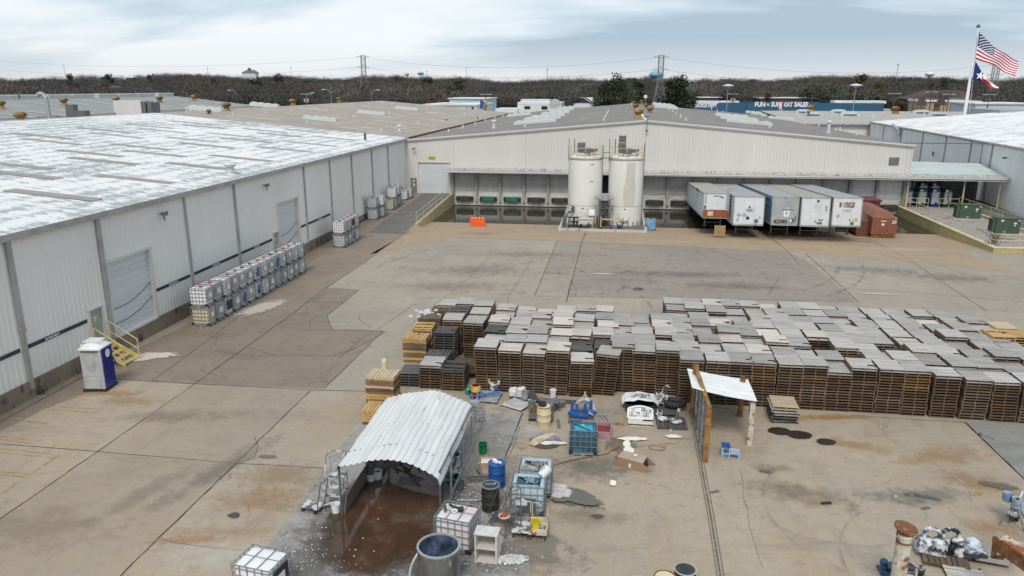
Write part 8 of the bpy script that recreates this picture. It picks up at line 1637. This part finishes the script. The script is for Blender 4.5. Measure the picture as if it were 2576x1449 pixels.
rt,a,c=bld('brick_apartments','long red brick apartment block with brown hipped roof',2288,2482,249,330,14,BR,None,[(2335,2345,251,262),(2395,2400,251,256),(2430,2436,251,256),(2448,2460,251,257),(2472,2480,251,257)])
b=MB(); z=a.z; b.add([(a.x-1,329,z),(c.x+1,329,z),(c.x+1,345,z),(a.x-1,345,z),(a.x+8,337,z+3.4),(c.x-8,337,z+3.4)],[(0,1,5,4),(1,2,5),(2,3,4,5),(3,0,4)]); b.build('roof',BRR,rt,world=True); b=MB(); b.b(a.x-1.1,c.x+1.1,328.9,329.1,z-.2,z+.15); b.build('eave_trim',RFW,rt,world=True)
rt,a,c=bld('beige_building','beige panelled building with pale flat roof and brown porches',2330,2466,256,282,16,BEI,RFW,[(2390,2393,268,276)])
for x in (2318,2352,2376,2392,2412,2425,2440): b=MB(); pbox(b,x,x+1.4,257,None,281.8,.2); b.build('panel_joint',GREY,rt,world=True)
for x in (2322,2370): b=MB(); a=P(x-8,265,Y=278); c=P(x+8,265,Y=278); m_=(a.x+c.x)/2; b.add([(a.x,277,a.z),(m_,277,a.z+2.2),(c.x,277,a.z),(a.x,282,a.z),(m_,282,a.z+2.2),(c.x,282,a.z)],[(0,1,4,3),(1,2,5,4),(0,2,1)]); b.build('porch_roof',BRR,rt,world=True)
bld('white_building','pale blue-white flat building at the right edge beyond the flagpole',2455,2600,262,225,16,mat('blueish_white_wall',(.52,.58,.62),(.48,.53,.57),rough=.6,world=True),RFW,[(2458,2466,275,283),(2471,2482,276,284),(2492,2500,276,284)])
bld('dark_roofed_building','white-roofed brown building behind the blue store',1912,2060,247,330,16,mat('brown_wall',(.07,.045,.04),rough=.9),RFW)
b=MB(); 
bld('flat_grey_building','flat pale-roofed building above the left end of the store',1758,1815,246,340,14,mat('dark_wall',(.05,.05,.05),rough=.9),RFW)
bld('grey_block','grey parapet block at the right edge on the white roof',2515,2640,277,150,14,GALV)
# ---- flagpole and flags
fp=E('flagpole','tall tapering white flagpole with a ball on top','flagpole',tuple(P(2424,300,Y=160).xy)+(0,)); bx_=fp.location.x; top=P(2461,68,Y=160); b=MB(); b.t((0,0,0),(top.x-bx_,0,top.z),.42,.14,n=14); b.build('pole',TXW,fp,True); b=MB(); b.ball((top.x-bx_,0,top.z+.15),.35); b.build('finial',GREY,fp,True)
b=MB(); b.t((top.x-bx_-.1,-.4,top.z-.5),(P(2431,262,Y=160).x-bx_+.6,-.4,9),.03); b.build('halyard',PLA,fp)
FRD=mat('flag_red',(.42,.012,.035),rough=.8); FWH=mat('flag_white',(.78,.78,.79),rough=.8); FBL=mat('flag_navy',(.012,.022,.13),rough=.8); FRR=mat('flag_bright_red',(.50,.01,.015),rough=.8)
def flag(name,label,edgeTL,edgeBL,edgeTR,edgeBR,nu,nv,colf,mats,sag,Y=159.2):
    TL,BL,TR,BR_=[P(x,y,Y=Y) for x,y in (edgeTL,edgeBL,edgeTR,edgeBR)]; b=MB()
    for j in range(nv+1):
        v=j/nv
        for i in range(nu+1):
            u=i/nu; p=(TL.lerp(TR,u)).lerp(BL.lerp(BR_,u),v); w=math.sin(u*9+v*2.2)*.55*u; p=p+Vector((.15*math.sin(u*7+v*4)*u,w,sag*math.sin(PI*u)*(1-1.5*v)+.22*math.sin(u*11+v*3)*u)); b.v.append(tuple(p))
    for j in range(nv):
        for i in range(nu): k=j*(nu+1)+i; b.f.append((k,k+nu+1,k+nu+2,k+1)); b.m.append(colf((i+.5)/nu,(j+.5)/nv))
    o=b.build(name,mats,None,True); return tag(o,label,'flag'),(TL,BL,TR,BR_)
def us(u,v): 
    if u<.40 and v<7/13: return 2
    return 0 if int(v*13)%2==0 else 1
(fl,(TL,BL,TR,BR_))=flag('national_flag','American flag streaming to the right at the top of the flagpole',(2464,80),(2454,149),(2563,151),(2552,195),60,39,us,[FRD,FWH,FBL],-.7)
b=MB()
def fpt(u,v,off=-.12):
    p=(TL.lerp(TR,u)).lerp(BL.lerp(BR_,u),v); w=math.sin(u*9+v*2.2)*.55*u; return p+Vector((.15*math.sin(u*7+v*4)*u,w+off,-.7*math.sin(PI*u)*(1-1.5*v)+.22*math.sin(u*11+v*3)*u))
for r in range(9):
    for c in range(6 if r%2==0 else 5):
        u=(.033+.066*c+(0 if r%2==0 else .033)); v=(.5+r)*(7/13)/9; c0=fpt(u,v); s=.17
        pts=[c0+Vector((s*(1 if k%2==0 else .45)*math.sin(PI*k/5),0,s*(1 if k%2==0 else .45)*math.cos(PI*k/5))) for k in range(10)]; b.add(pts,[tuple(range(10))[::-1]])
b.v=[tuple(v) for v in b.v]; o=b.build('stars',FWH,fl)
def tx(u,v): return 0 if u<.38 else (1 if v<.5 else 2)
(f2,(TL2,BL2,TR2,BR2))=flag('state_flag','Texas flag with one white star drooping below the American flag','(x)' and (2454,153),(2446,200),(2512,216),(2505,227),40,20,tx,[FBL,FWH,FRR],-.75); 
b=MB(); c0=TL2.lerp(TR2,.2).lerp(BL2.lerp(BR2,.2),.5)+Vector((.1,-.6,-.35)); s=.85; pts=[c0+Vector((s*(1 if k%2==0 else .4)*math.sin(PI*k/5+.15),0,s*(1 if k%2==0 else .4)*math.cos(PI*k/5+.15))) for k in range(10)]; b.add([tuple(p) for p in pts],[tuple(range(10))[::-1]]); b.build('star',FWH,f2)
# ---- pylons
PYM=mat('pylon_steel',(.22,.225,.23),(.17,.17,.175),rough=.6,metal=.2,scale=.4)
def pylon(x,ytop,Y,label,wb,wt,hw=None,arms=2):
    q=P(x,ytop,Y=Y); z0=land(q.x,Y)-1; rt=E('pylon',label,'pylon',(q.x,Y,z0),R(rnd.uniform(-10,10)),'lattice power pylons'); Hh=q.z-z0; b=MB(); nseg=9; r=.10
    ws=[wb+(wt-wb)*min(1,(k/nseg)/.62) for k in range(nseg+1)]
    for k in range(nseg):
        za,zb=Hh*k/nseg,Hh*(k+1)/nseg; A,B=ws[k]/2,ws[k+1]/2
        for sx,sy in ((1,1),(1,-1),(-1,-1),(-1,1)): b.t((sx*A,sy*A,za),(sx*B,sy*B,zb),r*1.3,n=4)
        for (s1,s2) in (((1,1),(1,-1)),((1,-1),(-1,-1)),((-1,-1),(-1,1)),((-1,1),(1,1))): b.t((s1[0]*A,s1[1]*A,za),(s2[0]*B,s2[1]*B,zb),r*.75,n=4); b.t((s2[0]*A,s2[1]*A,za),(s1[0]*B,s1[1]*B,zb),r*.75,n=4); b.t((s1[0]*B,s1[1]*B,zb),(s2[0]*B,s2[1]*B,zb),r*.75,n=4)
    b.build('lattice_tower',PYM,rt); tops=[]
    for zz0 in (Hh*.98,Hh*.80,Hh*.64)[:arms+1]: b=MB(); b.t((-1.6*wt,0,zz0),(1.6*wt,0,zz0),r,n=4); b.t((-1.6*wt,0,zz0),(0,0,zz0+1),r*.7,n=4); b.t((1.6*wt,0,zz0),(0,0,zz0+1),r*.7,n=4); b.build('cross_arm',PYM,rt); tops.append(z0+zz0)
    return q.x,Y,tops
p1=pylon(913,140,420,'left lattice pylon rising from the bare woods',8,2.3); p2=pylon(1664,140,330,'middle lattice pylon between two tall pines',8,2.0); p3=pylon(2508,160,400,'right lattice pylon behind the flags',9,2.4)
def cable(a,c,sag,r,label,group='overhead cables'):
    a=Vector(a);c=Vector(c); b=MB(); n=24; b.path([a.lerp(c,i/n)-Vector((0,0,sag*4*(i/n)*(1-i/n))) for i in range(n+1)],r,4); o=b.build('cable',GREY); return tag(o,label,'cable',group)
for k,nm in enumerate(('top','middle','lowest')):
    cable((p1[0],p1[1],p1[2][k]),(p2[0],p2[1],p2[2][k]),5-k*.5,.05,f'{nm} thin cable between the left and middle pylons')
    cable((p2[0],p2[1],p2[2][k]),(p3[0],p3[1],p3[2][k]),5,.05,f'{nm} thin cable between the middle and right pylons'); cable((p1[0]-330,470,p1[2][k]+6),(p1[0],p1[1],p1[2][k]),7,.05,f'{nm} thin cable leaving the left pylon to the left')
# utility poles and lamps
PWD=mat('pole_wood',(.09,.075,.065),(.06,.05,.045),rough=.9,scale=1)
def upole(x,yt,Y,label,arm=True,tr=False):
    q=P(x,yt,Y=Y); rt=E('utility_pole',label,'utility pole',(q.x,Y,-.3),0,'utility poles'); h=q.z+.3; b=MB(); b.t((0,0,0),(0,0,h),.22,.13,n=8); b.build('pole',PWD,rt)
    if arm: b=MB(); b.b(-1.8,1.8,-.08,.08,h-.7,h-.5); b.build('crossarm',GALV,rt)
    if tr:
        for s in (-.5,.5): b=MB(); b.cyl(s,-.3,h-3.0,h-1.9,.3,n=12); b.build('transformer_can',CONL,rt)
    return Vector((q.x,Y,h-.8))
u=[upole(290,214,250,'utility pole far left above the grey roof'),upole(770,232,230,'utility pole with cans left of the arched lamps',True,True),upole(1222,232,212,'tall utility pole beside the blue and yellow sign'),upole(1520,231,236,'utility pole left of the antenna dish',True,True),upole(1845,232,262,'utility pole with two pale cans above the store',True,True),upole(2045,228,240,'utility pole in front of the store lettering',False),upole(2252,230,235,'dark utility pole at the right end of the store'),upole(2345,226,245,'dark utility pole before the brick block'),upole(2388,232,238,'dark utility pole before the beige building'),upole(2490,232,225,'utility pole right of the flagpole'),upole(2300,245,230,'short utility pole left of the brick block',False),upole(720,258,228,'short utility pole left of the tan roof',False),upole(1985,262,280,'slim pole before the store sign',False)]
for i,(a,c) in enumerate(zip(sorted(u[:10],key=lambda v:v.x),sorted(u[:10],key=lambda v:v.x)[1:])):
    for k,z in enumerate((.3,-1.6)): cable((a.x,a.y,a.z+z),(c.x,c.y,c.z+z),1.6,.045,f'{"upper" if k==0 else "lower"} street cable in the {ORD[i]} span from the left')
for x,yt,Y,l in ((2153,215,240,'tall lamp with a flat white disc head right of centre of the store'),(1832,216,250,'tall lamp with a flat white disc head at the left of the store')):
    q=P(x,yt,Y=Y); rt=E('lamp_post',l,'lamp post',(q.x,Y,0),0,'disc-headed lamp posts'); b=MB(); b.t((0,0,0),(0,0,q.z),.16,.1,n=8); b.build('post',GALV,rt); b=MB(); b.lathe([(.2,q.z-.5),(1.7,q.z-.05),(1.7,q.z+.15),(.3,q.z+.5)],18); b.build('lamp_head',RFW,rt)
for x,yt,Y,s,l in ((593,227,235,1,'curved street lamp above the grey roof, leftmost'),(832,225,220,1,'double curved street lamp at left of centre'),(770,233,225,-1,'short curved street lamp beside the cans'),(935,226,230,-1,'slim street lamp near the left pylon')):
    q=P(x,yt,Y=Y); rt=E('street_lamp',l,'street lamp',(q.x,Y,0),0,'curved street lamps'); b=MB(); b.path([(0,0,0),(0,0,q.z-1),(s*-.4,0,q.z-.3),(s*-1.4,0,q.z),(s*-2.2,0,q.z)],.065,6); b.build('post',GALV,rt); b=MB(); b.b(-s*2.2-.5,-s*2.2+.3,-.2,.2,q.z-.12,q.z+.08); b.build('lamp_head',RFW,rt)
# water towers and masts
def wtower(x,yt,Y,label,r,m,style):
    q=P(x,yt,Y=Y); z0=land(q.x,Y)-2; rt=E('water_tower',label,'water tower',(q.x,Y,z0)); h=q.z-z0; b=MB(); b.ball((0,0,h-r*.55),r,10,.55); b.build('tank',m,rt,True); b=MB()
    if style: [b.t((r*.8*math.cos(a),r*.8*math.sin(a),0),(r*.8*math.cos(a),r*.8*math.sin(a),h-r*.6),.35,n=6) for a in (0,1.57,3.14,4.71)]; b.t((0,0,0),(0,0,h-r),.5)
    else: b.t((0,0,0),(0,0,h-r*.6),r*.3,n=10)
    b.build('legs',m,rt)
TWB=mat('tower_blue',(.16,.42,.55),(.14,.38,.5),rough=.5,world=True); wtower(1651,178,1500,'pale blue water tower beside the middle pylon',13,TWB,True); wtower(1058,180,1500,'small blue water tower on legs',6.5,TWB,True); wtower(1024,184,1700,'small grey water tower left of the blue one',5,CONL,False); wtower(2340,180,1700,'white water tower dome on the skyline right',9,RFW,False)
for x,yt,l in ((2120,0,0),): pass
for i,(x,yt,Y) in enumerate(((160,164,1400),(522,170,1400),(731,168,1400),(1377,172,900),(1173,167,1400),(2260,160,900),(1074,178,1200))): 
    q=P(x,yt,Y=Y); z0=land(q.x,Y); b=MB(); b.t((0,0,0),(0,0,q.z-z0),.5,.25,n=6); b.b(-.8,.8,-.8,.8,q.z-z0-2,q.z-z0-.5); o=b.build('radio_mast',GALV); o.location=(q.x,Y,z0); tag(o,f'thin radio mast on the skyline, {ORD[i] if 0 else ["far left","left of the white hall","right of the white hall","right of centre","beside the small towers","left of the flags","left of centre"][i]}','mast','radio masts on the skyline')
q=P(625,180,Y=1250); hh=E('hall','white hall with steep roofs on the skyline at left','building',(q.x,1250,q.z-14)); b=MB(); b.b(-12,12,0,12,0,12); b.build('wall',RFW,hh); b=MB(); b.add([(-13,-1,12),(13,-1,12),(13,13,12),(-13,13,12),(-6,6,17),(8,6,17)],[(0,1,5,4),(1,2,5),(2,3,4,5),(3,0,4)]); b.b(-3,1,4,8,16,20); b.build('roof',GREY,hh)
# ---- woods: bare crowns as one mass, plus evergreens one can tell apart
def branchtree(seed,h,wide,nb,m_t,m_c,twig=900,ts=.55,leafy=False):
    r=random.Random(seed); b=MB(); b.mi=0; b.t((0,0,0),(r.uniform(-.3,.3),r.uniform(-.3,.3),h*.35),.28,.2,n=5); ends=[]
    for k in range(nb):
        a=r.uniform(0,6.28); e=r.uniform(.3,1.2); L1=h*r.uniform(.25,.42); p=Vector((0,0,h*r.uniform(.2,.4))); q=p+Vector((math.cos(a)*math.cos(e)*wide/h*1.3,math.sin(a)*math.cos(e)*wide/h*1.3,math.sin(e)))*L1; b.t(p,q,.12,.06,n=4,caps=False); ends.append(q)
        for j in range(3): a2=a+r.uniform(-1,1); e2=r.uniform(.2,1.3); q2=q+Vector((math.cos(a2)*math.cos(e2),math.sin(a2)*math.cos(e2),math.sin(e2)))*L1*.6; b.t(q,q2,.06,.03,n=3,caps=False); ends.append(q2)
    b.mi=1
    for k in range(twig):
        q=r.choice(ends)+Vector((r.gauss(0,wide*.13),r.gauss(0,wide*.13),r.gauss(0,h*.07)+h*.04)); a=r.uniform(0,6.28); u=r.uniform(-.2,1.2) if not leafy else r.uniform(-1,1); L2=ts*r.uniform(.6,1.4); d=Vector((math.cos(a)*math.cos(u),math.sin(a)*math.cos(u),math.sin(u)))*L2; s=Vector((-math.sin(a),math.cos(a),0))*(.06 if not leafy else L2*.5)
        b.add([q-s,q+s,q+d+s*.5,q+d-s*.5],[(0,1,2,3)])
    me=bpy.data.meshes.new('tree'); me.from_pydata(b.v,[],b.f); me.materials.append(m_t); me.materials.append(m_c); me.polygons.foreach_set('material_index',b.m); return me
BRK=mat('bare_bark',(.075,.064,.056),(.05,.044,.04),rough=.95,scale=1,rand=.3); TWG=mat('bare_twigs',(.112,.096,.082),(.058,.053,.046),rough=.95,scale=.012,wid=.2,world=True,rand=.5); TWR=mat('russet_leaves',(.115,.062,.038),(.075,.042,.03),rough=.95,scale=.3,rand=.3); TWP=mat('pale_twigs',(.16,.14,.12),(.12,.105,.095),rough=.95,scale=.3,rand=.2)
EVG=mat('evergreen_leaves',(.045,.062,.028),(.022,.034,.018),rough=.9,scale=.3,wid=.5,rand=.4); PIN=mat('pine_needles',(.055,.075,.028),(.022,.034,.016),rough=.9,scale=.5,wid=.4,c3=(.075,.095,.03),s3=1.5,t3=.58); YGL=mat('yellow_green_leaves',(.17,.15,.02),(.10,.10,.02),rough=.9,scale=.6,rand=.15)
protos=[branchtree(i,10.5,12,11,BRK,TWG,1100,.75) for i in range(4)]+[branchtree(20,9,9,9,BRK,TWR,900,.65,True),branchtree(31,9,9,9,BRK,EVG,900,.8,True),branchtree(41,11,9,9,BRK,TWP,500,.7)]
pob=[]
for me in protos: pob.append(bpy.data.objects.new('bare_tree',me))
gn=bpy.data.node_groups.new('woods','GeometryNodeTree'); gn.interface.new_socket('Geometry',in_out='INPUT',socket_type='NodeSocketGeometry'); gn.interface.new_socket('Geometry',in_out='OUTPUT',socket_type='NodeSocketGeometry')
gi=gn.nodes.new('NodeGroupInput'); go=gn.nodes.new('NodeGroupOutput'); jn=gn.nodes.new('GeometryNodeJoinGeometry')
rsd=random.Random(77); pts=[[] for _ in protos]
def inzone(x,y): return True
Rr=262
rad=250
while rad<1700:
    step=6.6+(rad-250)*.0085; n=int(1.35*rad/ (step*1.05))
    for k in range(n):
        a=YAW-.70+1.40*(k+rsd.random())/n; rr2=rad+rsd.uniform(-.6,.6)*step; x,y=rr2*math.sin(a),rr2*math.cos(a)
        px=1288+F*math.tan(a-YAW)
        if px>1020 and rr2<345: 
            if not (px<1300 and rr2>310) : continue
        if rr2<275 and px>700: continue
        i=rsd.choices(range(7),[6,6,6,6,1.6 if math.sin(a*20+rad*.02)>.2 else .3,2.0+(4 if math.sin(a*31+rad*.013)>.4 else 0)+(2.0 if rr2>900 else 0),1.3])[0]; pts[i].append((x,y,land(x,y)-.5,rsd.choice([.7,.85,.95,1.05,1.2,1.4,1.0,1.65 if rad>800 else 1.1])*(1+.12*math.sin(x*.03)*math.sin(y*.021)),rsd.uniform(0,6.28)))
    rad+=step*.95
print('woods',sum(map(len,pts)))
base=bpy.data.meshes.new('woods'); allp=[(p,i) for i,l in enumerate(pts) for p in l]; base.from_pydata([p[:3] for p,i in allp],[],[])
for nm,ty,vals in (('kindi','INT',[i for p,i in allp]),('sc','FLOAT',[p[3] for p,i in allp]),('ro','FLOAT',[p[4] for p,i in allp])): at_=base.attributes.new(nm,ty,'POINT'); at_.data.foreach_set('value',vals)
wo=bpy.data.objects.new('woods',base); COL.objects.link(wo); tag(wo,'bare brown winter woods spreading to the skyline','woods',None,'stuff')
iop=gn.nodes.new('GeometryNodeInstanceOnPoints'); gn.links.new(gi.outputs[0],iop.inputs['Points']); g2i=gn.nodes.new('GeometryNodeGeometryToInstance')
for o in reversed(pob):
    oi=gn.nodes.new('GeometryNodeObjectInfo'); oi.inputs['Object'].default_value=o; oi.inputs['As Instance'].default_value=True; gn.links.new(oi.outputs['Geometry'],jn.inputs[0])
gn.links.new(jn.outputs[0],iop.inputs['Instance']); iop.inputs['Pick Instance'].default_value=True
def na(nm,ty): n=gn.nodes.new('GeometryNodeInputNamedAttribute'); n.data_type=ty; n.inputs['Name'].default_value=nm; return n
k1=na('kindi','INT'); gn.links.new(k1.outputs['Attribute'],iop.inputs['Instance Index']); k2=na('sc','FLOAT'); gn.links.new(k2.outputs['Attribute'],iop.inputs['Scale']); k3=na('ro','FLOAT'); cx_=gn.nodes.new('ShaderNodeCombineXYZ'); gn.links.new(k3.outputs['Attribute'],cx_.inputs[2]); gn.links.new(cx_.outputs[0],iop.inputs['Rotation'])
gn.links.new(iop.outputs[0],go.inputs[0]); md=wo.modifiers.new('woods','NODES'); md.node_group=gn
# evergreens as things
def leafball(seed,h,w,m,name,label,x,Y,yt,cat='tree',n=2600,trunk=.25,shape='round',group=None,ls=.42):
    q=P(x,yt,Y=Y); z0=land(q.x,Y)-.3; hh=q.z-z0; r=random.Random(seed); rt=E(name,label,cat,(q.x,Y,z0),0,group); b=MB(); b.t((0,0,0),(0,0,hh*.85),trunk,.06,n=7)
    cl_=[]
    for k in range(26):
        t=r.uniform(.12,.97); a=r.uniform(0,6.28); rad=(w/2)*((1-t)**.6*.95+.08 if shape=='pine' else math.sin(PI*min(1,t*.85+.12))**.6)*r.uniform(.35,.95); c=Vector((rad*math.cos(a),rad*math.sin(a),hh*t)); cl_.append((c,w*.14*r.uniform(.7,1.3))); b.t((0,0,hh*t*.85),c,trunk*.3,.03,n=4,caps=False)
    b.build('trunk',BRK,rt); b=MB()
    for k in range(n):
        c,s=r.choice(cl_); v=Vector((r.gauss(0,1),r.gauss(0,1),r.gauss(0,.75))); v=v.normalized()*s*r.uniform(.5,1.05); p=c+v; a=r.uniform(0,6.28); e=r.uniform(-1,1); L2=ls*r.uniform(.6,1.3); d=Vector((math.cos(a)*math.cos(e),math.sin(a)*math.cos(e),math.sin(e)))*L2; s_=Vector((-math.sin(a),math.cos(a),r.uniform(-.5,.5)))*L2*.35; b.add([p-s_,p+s_,p+d+s_*.6,p+d-s_*.6],[(0,1,2,3)])
    b.build('crown',m,rt)
gp='evergreen trees standing out from the woods'
leafball(1,14,17,PIN,'pine_tree','broad pine left of the middle pylon',1548,235,196,n=6500,shape='pine',group=gp,ls=.55); leafball(2,14,15,PIN,'pine_tree','broad pine right of the middle pylon',1706,228,197,n=6500,shape='pine',group=gp,ls=.55); leafball(3,9,9,PIN,'pine_tree','smaller pine behind the antenna dish',1605,262,196,n=2600,shape='pine',group=gp)
leafball(4,10,12,YGL,'yellow_green_tree','bright yellow-green tree on the skyline above the store end',2166,520,184,n=2600,ls=.9); leafball(5,8,9,YGL,'yellow_green_tree','smaller yellow-green tree right of the skyline one',2212,470,205,n=1600,ls=.8)
leafball(6,10,16,EVG,'dark_evergreen','dark evergreen behind the right part of the store',2010+40,330,222,n=2600,group=gp,ls=.7); leafball(7,10,14,EVG,'dark_evergreen','dark evergreen above the store roof parapet',2085,345,218,n=2600,group=gp,ls=.7)
leafball(8,9,12,TWR,'russet_tree','russet-leaved tree behind the store lettering',1962-20,330,232,n=2000,ls=.6)
leafball(9,9,12,EVG,'dark_evergreen','dark green tree on the skyline behind the flags',2368,480,188,n=2200,group=gp,ls=.8); leafball(10,9,8,EVG,'dark_evergreen','dark round evergreen at the foot of the left pylon',908,330,222,n=1500,group=gp,ls=.6)
for i,(x,yt,Y) in enumerate(((180,190,520),(270,188,540),(532,198,420),(640,197,400),(1155,198,480),(1075,194,620),(60,196,600),(380,184,800),(700,186,800),(1000,190,700))): leafball(30+i,9,13,EVG,'dark_evergreen',f'dark evergreen clump in the left woods, {ORD[i]} listed by height'.replace(', '+ORD[i]+' listed by height',', '+['near the left edge','second from the left edge','left of the white hall','under the white hall','right of the left pylon','just right of the small towers','at the very left edge','on the skyline left of the hall','on the skyline right of the hall','left of the small towers'][i]),x,Y,yt,n=1500,group=gp,ls=.9)
for x,Y,yt,l in ((1730,430,175,'tall pale bare tree on the skyline right of the middle pylon'),(1700,420,178,'pale bare tree beside the tallest one'),(203,430,170,'pale bare tree standing above the skyline at left')):
    q=P(x,yt,Y=Y); z0=land(q.x,Y)-.5; h=q.z-z0; rt=E('bare_tree',l,'tree',(q.x,Y,z0)); me=branchtree(90+int(x),h/1.12,h*.8,11,BRK,TWP,500,1.0); o=bpy.data.objects.new('branches',me); COL.objects.link(o); o.parent=rt
